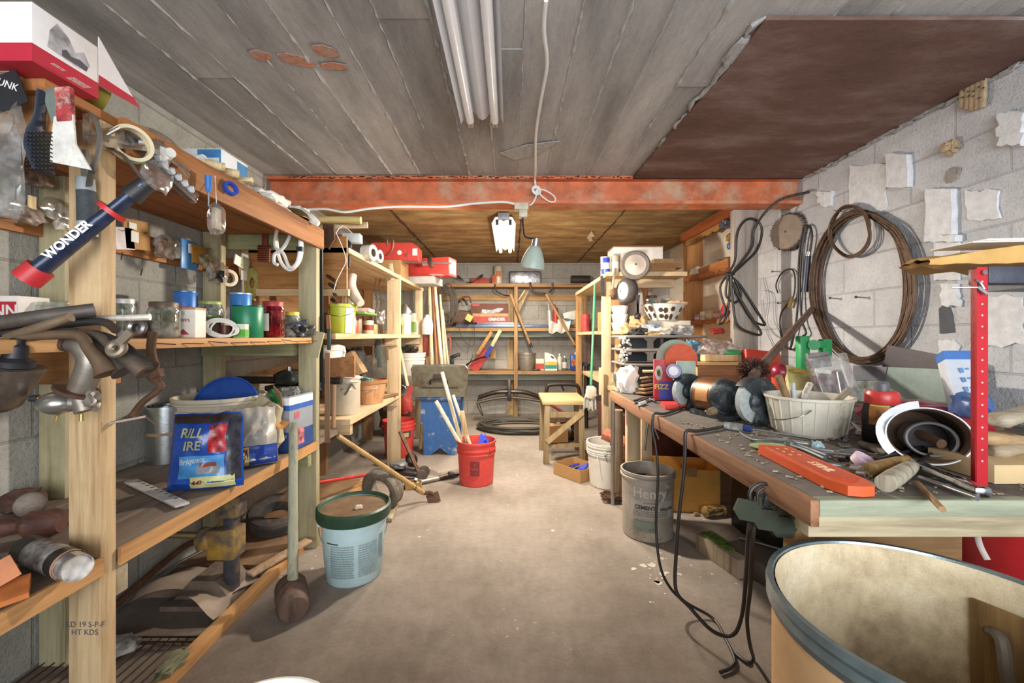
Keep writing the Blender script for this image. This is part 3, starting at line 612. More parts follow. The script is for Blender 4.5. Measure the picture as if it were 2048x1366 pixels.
wrapband(rb2, 'paper_label', .149, .19, .25, -5, 40, pm('3b3a34')); wrapband(rb2, 'label_panel', .1496, .2, .24, 4, 31, pm('a99c6a'))
# blue cabinet on the floor with an open grey toolbox on it
blue = pm('35609a', .5, 0, .1, 20, .2, dirt=.12, dc='d8d4c6')
bc = thing('blue_stool', 'blue painted wooden stool with notched foot boards, chipped paint', 'stool', (-.68, 4.2, 0), w=True)
def notch(y): return B().prism([(-.835, 0), (-.77, .0), (-.675, .07), (-.58, 0), (-.515, 0), (-.515, .53), (-.835, .53)], .022, T(0, y, 0) @ E(90, 0, 0))
part(bc, 'foot_board', blue, notch(4.12)); part(bc, 'foot_board', blue, notch(4.5)); part(bc, 'side_rail', blue, B().span((-.515, 4.1, .3), (-.49, 4.5, .53))); part(bc, 'side_rail', blue, B().span((-.86, 4.1, .3), (-.836, 4.5, .53)))
part(bc, 'seat_board', pm('2c4a74', .6, 0, .2, 20, .2, dirt=.3, dc='c9a890'), B().span((-.88, 4.07, .53), (-.475, 4.53, .56), .004)); part(bc, 'stretcher', blue, B().span((-.69, 4.12, .2), (-.655, 4.48, .25)))
tg = pm('75705e', .6, .4, .15, 16, .1, dirt=.25, dc='5c4630')
tbx = thing('toolbox', 'open grey metal toolbox with its lid raised on the blue stool', 'toolbox', (-.68, 4.3, .56), w=True)
part(tbx, 'tray', tg, B().span((-.92, 4.1, .562), (-.44, 4.1+.006, .64)).span((-.92, 4.36, .562), (-.44, 4.366, .64)).span((-.92, 4.107, .562), (-.914, 4.359, .64)).span((-.446, 4.107, .562), (-.44, 4.359, .64)).span((-.913, 4.107, .562), (-.447, 4.359, .568)))
ld = part(tbx, 'lid', tg, B().prism([(-.93, .02), (-.945, .2), (-.915, .225), (-.43, .225), (-.405, .2), (-.415, .02)], .02, T(0, 4.1, .645) @ E(100, 0, 0)))
part(ld, 'lid_edge', steel_m, B().tube([(-.945, 4.06, .82), (-.93, 4.065, .87), (-.66, 4.065, .875), (-.43, 4.065, .872), (-.4, 4.06, .83), (-.415, 4.08, .66)], .006, k=1))
part(ld, 'handle', dkst, B().tube([(-.76, 4.07, .69), (-.755, 4.03, .73), (-.65, 4.03, .745), (-.6, 4.03, .73), (-.6, 4.07, .69)], .008, k=2).box((-.68, 4.055, .76), (.1, .012, .05)))
solo('wooden_scoop', 'wooden brush with red head leaning beside the open toolbox', 'brush', pm('a8362c', .6), B().lump((-.98, 4.02, .5), (.11, .06, .16), 9, .2, flat=False).bar((-.965, 4.03, .55), (-.95, 4.07, .67), .05, .02, (0, 1, 0)))
# long hand tools on the floor
hoe = thing('garden_hoe', 'long-handled hoe leaning from the rack onto the floor', 'hoe', (-.56, 2.96, 0), w=True)
hp, hq = P(676, 872, 2.5), V((-.6, 2.93, .07)); part(hoe, 'handle', wood('b4915c', '7e5c34'), B().cyl(hp, hq, .014, .017, 12))
part(hoe, 'neck', rust_m, B().tube([hq-(hq-hp)*.12, hq, hq+V((.05, .015, -.005)), hq+V((.07, .02, -.03))], [.018, .015, .012, .009])); part(hoe, 'blade', rust_m, B().bar(hq+V((.03, .0, -.055)), hq+V((.11, .02, -.03)), .07, .005, (.3, -1, .4)))
pole('red_pipe', 'thin red steel pipe lying behind the hoe under the rack', 'pipe', V((-1.25, 2.75, .2)), V((-.98, 3.45, .05)), .012, pm('c0332c', .4, .2))
pole('red_rod', 'short red rod lying on the rack floor deck', 'rod', V((-1.3, 2.45, .035)), V((-.98, 2.6, .03)), .007, pm('a8402e', .5))
cr = thing('metal_bar', 'grey tubular bar lying on the floor toward the red bucket', 'bar', (-.6, 3.2, 0), w=True)
ca, cb_ = G(806, 972, .02), G(918, 948, .02); part(cr, 'tube', pm('a59a8c', .35, .6), B().cyl(ca, ca.lerp(cb_, .62), .016)); part(cr, 'ratchet', dkst, B().cyl(ca.lerp(cb_, .62), cb_, .02, .014).lump(ca.lerp(cb_, .85)+V((0, 0, .01)), (.06, .04, .04), 3))
dl = thing('trolley_jack', 'low grey trolley jack with small wheels behind the tyre', 'jack', (-.75, 3.45, 0), w=True)
part(dl, 'chassis', dkst, B().bar((-.95, 3.42, .07), (-.72, 3.4, .05), .11, .03, bev=.003)); part(dl, 'lever', rust_m, B().bar((-.73, 3.4, .06), (-.93, 3.6, .34), .03, .014))
for c_ in ((-.7, 3.36, .045), (-.7, 3.47, .045)): part(dl, 'wheel', pm('5b5046', .6, .3), B().lathe([(0, -.016), (.02, -.018), (.044, -.014), (.045, 0), (.044, .014), (.02, .018), (0, .016)], T(c_) @ E(0, 90, -65)))
part(dl, 'top_plate', pm('77787a', .5, .4), B().lump((-.9, 3.42, .11), (.14, .12, .05), 12, .2))
carton('cardboard_tray', 'small open cardboard tray of metal scraps by the jack', 'box', (-.73, 3.22, 0), (.12, .08, .05), 'b08a4c', rz=10, open_=True)
solo('bracket', 'bright metal bracket lying in the small cardboard tray', 'bracket', steel_m, B().bar((-.77, 3.21, .045), (-.7, 3.22, .06), .03, .006).box((-.715, 3.215, .055), (.02, .03, .03), (10, 20, 0)))
tire('caster', 'small rubber caster wheel on the floor by the stick', (-.87, 3.75, .06), (.5, 1, .1), .058, .04, dkst, steel_m, .5)
pole('tool_shaft', 'pale wooden tool handle leaning on the far end of the rack', 'handle', V((-.9, 4.28, .01)), V((-.945, 4.9, .9)), .022, ash)
stick('narrow lumber strip lying on the floor past the blue pail', G(800, 985, .015), G(776, 1040, .015), .05, .02, wood('b8a888', '8f7c60'), 'timber_offcut', 'lumber')
# under the left shelves
jk = thing('farm_jack', 'yellow and black steel post jack under the bottom shelf', 'jack', (-1.27, 1.9, 0), w=True)
yb = pm('c49a3c', .55, .2, .2, 14, .2, dirt=.75, dc='4a4a56'); bk = pm('55545c', .5, .5, .2, 20, .2, dirt=.3, dc='9a7d40')
part(jk, 'base_plate', pm('7a6a5c', .8, .2, .2, 20, .3), B().prism([(-.15, -.13), (.14, -.13), (.12, .12), (-.1, .12)], .02, T(-1.31, 1.9, .002)).prism([(-.13, .02), (.11, .02), (.05, .1), (-.06, .1)], .16, T(-1.31, 1.98, 0) @ E(90, 0, 0)))
part(jk, 'upright', bk, B().span((-1.25, 1.85, .02), (-1.205, 1.9, .5), .003)); part(jk, 'upper_clamp', yb, B().span((-1.275, 1.835, .36), (-1.18, 1.91, .45), .006).span((-1.3, 1.86, .4), (-1.27, 1.9, .48), .004))
part(jk, 'lower_clamp', yb, B().span((-1.31, 1.83, .18), (-1.19, 1.92, .31), .008).lump((-1.33, 1.86, .26), (.07, .08, .1), 4, .15)); part(jk, 'lever', pm('8b7a54', .5, .5), B().cyl((-1.31, 1.86, .275), (-1.5, 1.8, .31), .014))
part(jk, 'spring', wire_m, B().tube([(-1.31, 1.84, .23), (-1.4, 1.8, .19), (-1.5, 1.78, .13)], .007))
solo('flattened_sack', 'flattened grey-brown paper sack lying under the bottom shelf', 'sack', pm('988676', .85, 0, .15, 8, .3), B().sheet(14, 8, lambda u, v: V((-1.6+.42*u+.02*sin(9*v), 1.72+.3*v+.04*sin(4*u), .03+.05*abs(sin(3.1*u+2*v))*(1-v)+.012*sin(11*u)))))
solo('bent_rod', 'dark bent iron rod lying along the foot of the left wall', 'rod', rust_m, B().tube([(-1.6, 1.68, .05), (-1.6, 1.95, .1), (-1.57, 2.1, .13), (-1.5, 2.16, .09), (-1.4, 2.18, .06)], .014))
stick('split pale board lying against the jack base', (-1.2, 1.96, .05), (-1.06, 2.24, .075), .055, .012, wood('b79a7c', '8a6a4a'), 'timber_offcut', 'lumber')
wk = thing('wire_rack', 'rusty wire oven rack lying on the floor beside the floor sill', 'rack', (-1.3, 1.5, 0), w=True)
wr_ = pm('4a342a', .6, .6); g_ = B()
for k in range(15): g_.cyl((-1.62+.034*k, 1.34, .012), (-1.62+.034*k, 1.6, .012), .0022, n=6)
part(wk, 'wires', wr_, g_); part(wk, 'frame', wr_, B().tube([(-1.63, 1.345, .017), (-1.17, 1.345, .017)], .0035, k=1).tube([(-1.63, 1.6, .017), (-1.16, 1.6, .017), (-1.155, 1.575, .017), (-1.63, 1.57, .017)], .0035, k=1))
solo('plastic_scrap', 'crumpled clear plastic lying on the wire rack', 'plastic', film, B().lump((-1.42, 1.52, .04), (.14, .09, .04), 21, .4))
solo('green_rag', 'grey-green rag on the floor sill in front of the wire rack', 'rag', pm('6d6b50', .9), B().lump((-1.13, 1.42, .055), (.05, .1, .035), 22, .4))
wbk2 = bucket('white_bucket', 'white bucket with a lid at the bottom edge, nearest the camera', 'bucket', (-.5, .81, 0), .135, .15, .36, white_m, rz=30, swing=20)
part(wbk2, 'lid', pm('dcdcd6', .5, 0, .04), B().lathe([(.16, .345), (.162, .372), (.152, .376), (.147, .368), (0, .368)], n=40))
# ================================================================ FLOOR, MIDDLE AND RIGHT
st = thing('wooden_stool', 'worn square wooden stool with diagonal brace in front of the far shelves', 'stool', (.5, 4.05, 0), w=True)
sw_ = wood('a08a66', '76603e'); lg = [(.335, 3.83), (.645, 3.86), (.33, 4.3), (.67, 4.3)]
part(st, 'seat', wood('c2a878', '927244', 'x'), B().span((.29, 3.79, .535), (.69, 4.35, .57), .004))
for x, y in lg: part(st, 'leg', sw_, B().bar((x+(-.01 if x < .5 else .01), y, 0), (x, y, .535), .05, .05, (0, 1, 0), .003))
part(st, 'stretcher', sw_, B().bar((.335, 3.83, .16), (.645, 3.86, .16), .03, .025, (0, 1, 0))); part(st, 'stretcher', sw_, B().bar((.335, 3.83, .44), (.645, 3.86, .44), .05, .02, (0, 1, 0)))
part(st, 'stretcher', sw_, B().bar((.33, 4.3, .3), (.67, 4.3, .3), .04, .02, (0, 1, 0))); part(st, 'brace', wood('b59c74', '8a7048'), B().bar((.33, 3.8, .2), (.655, 3.835, .46), .045, .02, (0, 1, 0)))
ob_ = carton('cardboard_box', 'low open cardboard box on the floor in front of the wooden stool', 'box', (.55, 3.5, 0), (.24, .3, .1), 'b38b58', rz=38, open_=True)
solo('blue_clip', 'bright blue folded plastic piece inside the low cardboard box', 'plastic', pm('4350b8', .4), B().bar((.52, 3.5, .03), (.62, 3.42, .1), .07, .02, (0, -.4, 1)).bar((.5, 3.53, .06), (.55, 3.48, .1), .06, .015, (0, .2, 1)))
hs = solo('garden_hose', 'coil of black rubber hose on the floor at the far wall', 'hose', pm('4a463c', .6, 0, .1), coil(None, .45, .32, T(.12, 5.25, .035), 9, .13, .014, drift=.006))
bundle = thing('floor_clutter', 'dark metal odds and ends heaped under the wooden stool', 'scrap', (.6, 4.7, 0), w=True)
part(bundle, 'metal_heap', dkst, B().lump((.6, 4.75, .12), (.3, .25, .28), 31, .4)); part(bundle, 'red_strap', pm('8a3a2a', .6), B().bar((.42, 4.6, .42), (.62, 4.55, .3), .06, .02)); part(bundle, 'carton', card_m, B().box((.5, 4.62, .1), (.22, .16, .18), (0, 0, 12)))
wb = bucket('white_bucket', 'dirty white bucket with orange label by the bench leg', 'bucket', (.757, 3.3, 0), .135, .157, .335, pm('ddd8cc', .55, 0, .06, 12, .1, dirt=.18, dc='8a7450'), rz=70, ribs=(.72, .81, .9), swing=10, grip=False)
M_ = E(0, 0, -70); wrapband(wb, 'paper_label', .1475, .1, .225, 8, 52, pm('d27a3c'), M_, rr2=.152); wrapband(wb, 'label_band', .1488, .115, .15, 10, 50, pm('5a3424'), M_, rr2=.15); txt(wb, 'ANI', pm('ffffff'), .034, M_ @ E(0, 0, 27) @ T(0, 0, .132), wrap=.1505, bold=.0012)
wrapband(wb, 'label_picture', .1502, .165, .21, 20, 42, pm('8a3a20'), M_, rr2=.1512)
part(wb, 'cord_tie', paper_m, B().torus((0, 0, .262), .158, .004).tube([M_ @ V((-.1, -.13, .26)), M_ @ V((-.11, -.14, .22)), M_ @ V((-.1, -.145, .17))], .003))
br_ = thing('brick', 'broken red-brown hollow brick leaning in the white orange-labelled bucket', 'brick', (.83, 3.25, .3), w=True)
part(br_, 'brick_body', pm('a8654c', .9, 0, .2, 30, .4), B().bar((.72, 3.28, .4), (.91, 3.2, .325), .11, .05, (0, -.25, 1), .004)); part(br_, 'brick_web', pm('8a4a36', .9), B().bar((.79, 3.24, .33), (.84, 3.22, .18), .09, .045, (1, 0, .3)))
solo('chain', 'rusty brown chain heaped on the floor beside the grey can', 'chain', rust_m, (lambda b: [b.torus((.72+rnd.uniform(-.06, .09), 2.98+rnd.uniform(-.08, .08), .012+rnd.random()*.03), .017, .0042, T(0, 0, 0), 12, 6, 1.5, .8) for _ in range(60)] and b)(B()))
gc = bucket('paint_can', 'dirty grey steel can with tar inside on the floor by the bench', 'can', (.805, 2.49, 0), .141, .147, .375, pm('b4aca0', .5, .3, .15, 10, .15, dirt=.25, dc='7c6e5c'), rz=-60, ribs=(.9,), swing=2, grip=False)
part(gc, 'tar', pm('3c3028', .8, 0, .3, 30, .5), B().lathe([(0, .26), (.1, .27), (.139, .3)], n=32)); M_ = E(0, 0, 60-18)
wrapband(gc, 'paper_label', .1462, .14, .235, -38, 62, pm('b5b1a8', .6, 0, .1, 10, 0, dirt=.3, dc='8a8070'), M_); txt(gc, 'Henry', pm('d8d4cc'), .075, M_ @ E(0, 0, 6) @ T(0, 0, .275), wrap=.1466, bold=.001)
txt(gc, 'ELASTOMERIC', pm('4a4a4c'), .013, M_ @ E(0, 0, 8) @ T(0, 0, .222), wrap=.1472); txt(gc, 'CEMENT', pm('3c3430'), .03, M_ @ E(0, 0, -5) @ T(0, 0, .195), wrap=.1472, bold=.001); txt(gc, 'GALLON', pm('3c3430'), .022, M_ @ E(0, 0, 44) @ T(0, 0, .19), wrap=.1472, bold=.0008)
fine(gc, -.08, .12, .145, .18, M_, 4, pm('77756e'), 4, wrap=.1468); wrapband(gc, 'green_label', .1464, .06, .12, -30, 20, pm('7e8a7a'), M_); txt(gc, '4.75', pm('38423a'), .02, M_ @ E(0, 0, 10) @ T(0, 0, .075), wrap=.147)
bx = carton('cardboard_box', 'large open orange-brown cardboard box under the workbench', 'box', (1.17, 2.92, 0), (.42, .3, .28), 'bd8636', rz=-8, open_=True)
part(bx, 'tape_strip', pm('8f6230', .7), B().box((.03, -.171, .27), (.06, .001, .06))); txt(bx, '↑', pm('3a2c1c'), .07, FRONT(-.13, -.171, .23)) if 0 else part(bx, 'arrow_print', pm('3a2c1c'), B().prism([(-.012, 0), (.012, 0), (.012, .045), (.025, .04), (0, .085), (-.025, .04), (-.012, .045)], .0006, FRONT(-.11, -.1705, .19)).box((-.11, -.171, .15), (.05, .0006, .006)))
j_ = thing('glass_jar', 'amber glass jar lying on its side on the floor under the bench', 'jar', (1.11, 2.72, .038), (0, 90, 12)); j_.location = G(1428, 1022, .036); j_.location.z = .036
part(j_, 'glass_body', clear('c8a868', .4), B().lathe([(0, -.07), (.03, -.07), (.035, -.062), (.035, .03), (.027, .05), (.027, .06), (.025, .06), (.032, .03), (.032, -.06), (0, -.065)])); part(j_, 'lid', pm('c8a86c', .6), B().lathe([(0, .058), (.03, .058), (.03, .072), (0, .072)]))
solo('wood_chip', 'small brown wood chip on the floor left of the lying jar', 'chip', pm('8c6c48', .8), B().lump(G(1393, 1028, .012), (.035, .025, .02), 3))
mb = thing('wood_block', 'weathered wooden block with green moss on top under the bench', 'block', (1.12, 2.24, 0), w=True)
a, b_ = G(1452, 1100, .06), G(1500, 1140, .06); part(mb, 'block', wood('a5957f', '6e5c4a'), B().bar((1.05, 2.3, .045), (1.13, 2.02, .045), .11, .09, bev=.004)); part(mb, 'moss', pm('5c7a2c', .95, 0, .4, 50, .6), B().bar((1.055, 2.29, .092), (1.11, 2.1, .092), .075, .012, bev=.004))
tb3 = thing('storage_case', 'dark plastic case with a yellow sticker on the floor behind the drum', 'case', (1.27, 2.06, 0), w=True)
part(tb3, 'case_body', pm('4a423c', .5), B().bar((1.18, 2.2, .05), (1.3, 1.86, .05), .2, .1, bev=.008)); part(tb3, 'sticker', pm('c8a43c', .6), B().box((1.22, 1.882, .06), (.09, .002, .035), (0, 0, -19.5)).box((1.22, 1.9, .06), (.01, .01, .01)))
pole('steel_rod', 'thin steel rod lying across the dark case under the bench', 'rod', G(1478, 1075, .11), G(1560, 1098, .11), .006, steel_m)
# fibre drum in the foreground
drum = thing('fibre_drum', 'big open fibreboard drum with a steel rim at lower right', 'drum', (.755, .735, 0)); rD, zD = .264, .668
part(drum, 'drum_wall', pm('d0a676', .7, 0, .15, 5, .1, dirt=.15, dc='9a7048'), B().lathe([(0, 0), (rD-.006, 0), (rD-.006, zD-.01)], n=64), 'orange-tan outer wall')
dr_i = mottled('druminner', '7a6244', 'd2bf9c', 'e8dcc0', 2.4, rough=.8, bump=.1); part(drum, 'drum_lining', dr_i, B().lathe([(0, .006), (rD-.02, .006), (rD-.016, zD-.012), (rD-.012, zD)], n=64), 'cream stained lining')
part(drum, 'steel_rim', pm('8fa0a4', .3, .75, .15), B().lathe([(rD-.012, zD-.04), (rD-.002, zD-.045), (rD+.004, zD-.03), (rD-.001, zD-.018), (rD+.005, zD-.008), (rD+.002, zD+.004), (rD-.008, zD+.004), (rD-.012, zD-.008)], n=72))
mA = E(0, 0, 24)
hg = part(drum, 'handle_plate', wood('8a6a3c', '5e4424'), B().box((.238, 0, .5), (.012, .1, .22), m=mA, bev=.003), 'brown wooden grip inside the drum'); part(hg, 'screw', steel_m, B().sph((.231, -.03, .44), .008, m=mA))
part(hg, 'grip', pm('6b6256', .5), B().tube([mA @ V(p) for p in ((.233, .02, .56), (.215, .0, .56), (.205, -.01, .5), (.215, -.02, .44), (.233, -.03, .45))], .011))
# cords hanging over the bench edge and the green outlet strip
cord_m = pm('2c2723', .5, 0, .1)
c1 = [P(1452, 826, 1.62), P(1400, 838, 1.66), (.645, 1.87, .818), (.628, 1.84, .78), (.632, 1.84, .6), (.63, 1.8, .35), (.6, 1.72, .12), (.55, 1.62, .012), (.5, 1.5, .01), (.44, 1.42, .01), (.47, 1.36, .012)]
Q = lambda x, y, Y: P(x, y, Y)
solo('extension_cable', 'black cord from the grinder looping over the bench edge to the floor', 'cord', cord_m, B().tube([V((1.0, 1.75, .807)), V((.8, 1.6, .808)), V((.68, 1.53, .808)), V((.636, 1.52, .812)), V((.624, 1.515, .795)), V((.622, 1.51, .74)), Q(1367, 950, 1.5), Q(1358, 1030, 1.49), Q(1352, 1110, 1.49), Q(1352, 1180, 1.48), Q(1380, 1215, 1.47), Q(1425, 1262, 1.45), Q(1465, 1270, 1.43), Q(1484, 1230, 1.38), Q(1492, 1150, 1.28), Q(1496, 1080, 1.12), Q(1500, 1045, 1.075)], .0062, n=8))
solo('extension_cable', 'black cord from the red sander running down to the floor', 'cord', cord_m, B().tube([V((.95, 2.2, .81)), V((.8, 2.0, .808)), V((.68, 1.87, .808)), V((.636, 1.86, .812)), V((.624, 1.855, .795)), V((.62, 1.85, .74)), Q(1311, 890, 1.83), Q(1316, 950, 1.81), Q(1312, 1050, 1.8), Q(1320, 1130, 1.77), Q(1340, 1175, 1.76), Q(1372, 1205, 1.75), G(1425, 1236, .01), G(1448, 1272, .01), G(1470, 1325, .01), G(1440, 1345, .01)], .0058, n=8))
solo('extension_cable', 'black cord hanging from the green outlet cluster to the floor', 'cord', cord_m, B().tube([Q(1508, 1050, 1.075), Q(1504, 1100, 1.1), Q(1500, 1180, 1.2), Q(1494, 1240, 1.3), Q(1500, 1290, 1.38), G(1507, 1318, .008), G(1495, 1325, .008), G(1472, 1308, .008)], .0058, n=8))
gs = thing('outlet_cluster', 'dark green multi-plug outlet cluster hanging at the bench edge', 'outlet', (.7, 1.25, .6), w=True)
gm = pm('262b1a', .8, 0, .2); Y_ = 1.06
for i, (a, b_, w_) in enumerate(((1494, 1018, .06), (1528, 1036, .06), (1558, 1050, .06), (1526, 1012, .05), (1558, 1026, .055))):
    p = Q(a, b_, Y_+.02*(i > 2)); part(gs, 'outlet_head', gm if i < 3 else pm('3c381e', .8), B().prism([(-.032, -.004), (-.02, -.024), (.016, -.026), (.034, -.004), (.02, .022), (-.02, .024)], .02, T(p) @ E(78, 0, -20+i*9)))
part(gs, 'plug', pm('2c2c2c', .5), B().lump(Q(1530, 1000, 1.07), (.026, .03, .045), 3, .2, flat=False)); part(gs, 'hook_cord', cord_m, B().tube([Q(1505, 1020, Y_), Q(1500, 985, Y_), Q(1520, 968, Y_), Q(1545, 975, Y_), Q(1552, 1010, Y_)], .005).tube([Q(1515, 1010, Y_), Q(1516, 985, Y_), Q(1530, 975, Y_)], .004))
rc_ = thing('plastic_tub', 'red plastic tub with a grey strap under the bench at the right edge', 'tub', (1.35, 1.35, 0), w=True)
part(rc_, 'tub', pm('c42c30', .4, 0, .08), B().lathe([(0, .3), (.16, .3), (.19, .34), (.23, .68), (.245, .69), (.225, .69), (.18, .35), (0, .32)], T(1.56, 1.22, 0), 40).lathe([(.17, 0), (.175, .3)], T(1.56, 1.22, 0), 40)); part(rc_, 'strap', pm('b8aca4', .6), B().tube([P(1950, 1038, 1.06), P(1958, 1085, 1.02), P(1975, 1120, 1.0)], .006, sq=.4))
# ================================================================ LEFT RACK: TOP SHELF AND WHAT HANGS FROM IT
ZT, ZM, ZB = 1.7365, 1.1435, .5855
gb = thing('printed_carton', 'white and red power tool carton overhanging the top shelf near the camera', 'box', (-1.17, .99, ZT), w=True)
part(gb, 'box_body', pm('e9e4e2', .6, 0, .05), B().span((-1.34, .905, ZT), (-1.018, 1.05, ZT+.126), .001))
rc2 = pm('b9273a', .55, 0, .06); part(gb, 'red_base', rc2, B().span((-1.3407, .9043, ZT-.0007), (-1.0173, 1.0507, ZT+.038)))
pic = pm('a9a6a8', .6, 0, .4, 30, 0); dkp = pm('5a565c', .6)
part(gb, 'tool_picture', pic, B().prism([(.03, .05), (.1, .045), (.125, .065), (.11, .09), (.09, .075), (.075, .1), (.05, .115), (.035, .09)], .0005, SIDE(-1.0178, .905, ZT)))
part(gb, 'tool_picture', dkp, B().prism([(.06, .05), (.115, .048), (.12, .06), (.1, .066), (.08, .06), (.07, .07), (.06, .062)], .0008, SIDE(-1.0176, .905, ZT)))
fine(gb, .06, .1, .008, .028, SIDE(-1.0165, .905, ZT), 4, white_m, 3); fine(gb, .01, .035, .026, .036, SIDE(-1.0165, .905, ZT), 2, white_m, 5)
part(gb, 'flap', pm('e2dcda', .6, 0, .05), B().prism([(.0, .115), (.115, .0), (.0, -.005)], .0015, SIDE(-1.02, 1.052, ZT+.04))); part(gb, 'flap_stripe', rc2, B().prism([(.0, .02), (.098, .018), (.116, .0), (.0, -.005)], .0008, SIDE(-1.0182, 1.052, ZT+.04)))
part(gb, 'barcode', pm('c9c9c4', .6), B().box((-1.15, .96, ZT-.001), (.09, .04, .0006)))
solo('plastic_cup', 'olive-yellow plastic cup lying behind the red and white carton', 'cup', pm('a8a043', .5), B().lathe([(0, .0), (.03, 0), (.036, .03), (.036, .07), (.034, .07), (.03, .004), (0, .004)], T(0, 0, 0) @ E(75, 0, -30), 24), loc=(-1.075, 1.13, ZT+.037))
hb = thing('packaged_part', 'clear bag with black printed header hanging at the upper left edge', 'package', (-1.11, .95, 1.45), w=True)
part(hb, 'bag', film, B().lump(P(12, 320, .94), (.075, .02, .25), 2, .3, flat=False)); part(hb, 'header_card', black_m, B().bar(P(2, 150, .935), P(28, 215, .935), .07, .002, (0, 1, 0))); txt(hb, 'UNK', white_m, .022, T(P(16, 170, .932)) @ E(0, 0, 0) @ E(90, 0, 0) @ E(0, 0, -20))
wb_ = thing('wire_brush', 'dark blue-black wire brush hanging bristles outward at the shelf end', 'brush', (-1.0, .96, 1.53), w=True)
nv = pm('262c3a', .45); wpt = [P(84, 182, .96), P(80, 230, .96), P(72, 265, .96), P(75, 300, .96), P(88, 345, .96)]
part(wb_, 'handle', nv, B().tube(wpt, [.0115, .013, .02, .028, .024], n=10, sq=.35)); bs = B()
for i in range(7):
    for k in range(10):
        p = P(68+7.5*i, 270+8*k, .952); bs.cyl(p, p+V((.004, -.018, -.001)), .0016, n=4)
part(wb_, 'bristles', pm('33322e', .7), bs)['kind'] = 'stuff'
sp = thing('scraper', 'paint-caked white scraper hanging at the end of the top shelf', 'scraper', (-1.0, .955, 1.53), w=True)
part(sp, 'blade', pm('d8d3ca', .9, 0, .15, 30, .5, dirt=.2, dc='8d8274'), B().prism([(-.022, .0), (.02, .005), (.026, -.06), (.06, -.118), (-.03, -.1), (-.03, -.07)], .004, T(P(131, 235, .945)) @ E(90, 0, 0))); part(sp, 'handle', pm('a83a3c', .8, 0, .5, 30, .4, dirt=.4, dc='ddd4c4'), B().bar(P(128, 175, .945), P(133, 245, .945), .036, .012, (0, 1, 0), .004))
solo('hand_brush', 'galvanised strap plate hanging behind the paint-caked scraper', 'plate', pm('8e978e', .5, .5), B().bar(P(98, 178, .965), P(118, 240, .965), .034, .002, (0, 1, 0)))
ht = thing('hatchet', 'small axe with grey and black grip hanging on the pale front post', 'axe', (-1.06, 1.07, 1.4), w=True)
part(ht, 'steel_shank', steel_m, B().bar(P(168, 300, 1.06), P(172, 362, 1.06), .016, .008, (0, 1, 0))); g1 = pm('9aa2a2', .5); part(ht, 'grip_end', g1, B().cyl(P(175, 445, 1.06), P(177, 474, 1.06), .0205, .0185, 20)); part(ht, 'grip', pm('3c4144', .75, 0, .2, 60, .5), B().cyl(P(172, 382, 1.06), P(175, 446, 1.06), .0185, .02, 20)); part(ht, 'grip_collar', g1, B().cyl(P(170, 358, 1.06), P(172, 383, 1.06), .0188, .019, 20))
solo('webbing_strap', 'dark grey curved strap hanging over the top of the pale post', 'strap', pm('5e5c56', .6), B().tube([P(175, 222, 1.0), P(192, 240, 1.0), P(200, 275, 1.0), P(196, 310, 1.0), P(184, 340, 1.0), P(178, 372, 1.03)], .0075, sq=.3))
tp = roll('tape_roll', 'cream masking tape roll hung on the top shelf front board', 'tape', WX(262, 288, -1.008), (1, -.55, 0), .047, .038, .024, pm('e2d3ae', .7, 0, .06)); part(tp, 'coloured_edge', pm('7fb79a', .5), B().lathe([(.0475, -.012), (.0475, .012)], align((1, -.55, 0)), 12, R(250), R(330)))
bb = thing('blade_guard', 'black serrated blade in clear sleeve hung along the top shelf front board', 'blade', WX(320, 330, -1.0), w=True)
q0, q1 = P(246, 264, 1.135), P(388, 396, 1.345); part(bb, 'bar', pm('23262e', .5), B().bar(q0, q1, .03, .012, (1, 0, 0), .002)); part(bb, 'sleeve', clear('f4f6f8', .05, .05), B().bar(q0, q1+(q1-q0)*.03, .04, .018, (1, 0, 0), .004)); tt = B()
for k in range(8): m_ = q0.lerp(q1, .2+.1*k); tt.box(m_+V((.01, 0, .01)), (.014, .012, .016), (40, 0, 20))
part(bb, 'teeth', pm('c8ccce', .4), tt)
solo('plastic_fitting', 'white plastic pipe fitting with cap on the top shelf edge', 'fitting', white_m, B().cyl(WX(305, 305, -1.05), WX(338, 318, -1.03), .021, n=20).cyl(WX(330, 312, -1.03), WX(342, 305, -1.0), .014, n=16).cyl(WX(322, 300, -1.03), WX(322, 340, -1.02), .019, n=18))
solo('plastic_bag', 'small clear plastic bag stuck on the top shelf front board', 'bag', film, B().lump(WX(312, 350, -1.01), (.025, .09, .08), 6, .35, flat=False))
solo('plastic_bag', 'thin brown plastic sheet draped along the top shelf front edge', 'bag', clear('b09a84', .5, .2), B().sheet(16, 6, lambda u, v: WX(165+215*u, 212+100*u*u+(12+60*v)*(1-.3*u)+10*sin(6*u), -1.06+.06*v+.015*sin(17*u+5*v))))
solo('thin_wire', 'bent thin grey wire hanging from the top shelf to the red-ended bar', 'wire', wire_m, B().tube([P(292, 370, 1.09), P(275, 345, 1.09), P(245, 310, 1.09), P(208, 290, 1.08), P(212, 272, 1.08), P(240, 255, 1.09)], .004, n=6))
vk = thing('packaged_bar', 'navy blue sleeved pry bar with red ends hanging slantwise across the post', 'tool', (-1.05, 1.0, 1.3), w=True)
v0, v1 = P(62, 552, .99), P(288, 372, 1.07); nvm = pm('24304c', .35, 0, .2, 30, .2)
part(vk, 'sleeve', nvm, B().tube([v0, v0.lerp(v1, .3), v0.lerp(v1, .55), v0.lerp(v1, .75), v1], [.027, .024, .023, .02, .022], n=14, k=4, sq=.7)); part(vk, 'red_cap', red_m, B().cyl(v0-(v1-v0)*.04, v0+(v1-v0)*.08, .0285, .028, 16)); part(vk, 'red_ring', red_m, B().cyl(v0.lerp(v1, .68), v0.lerp(v1, .715), .031, .031, 16))
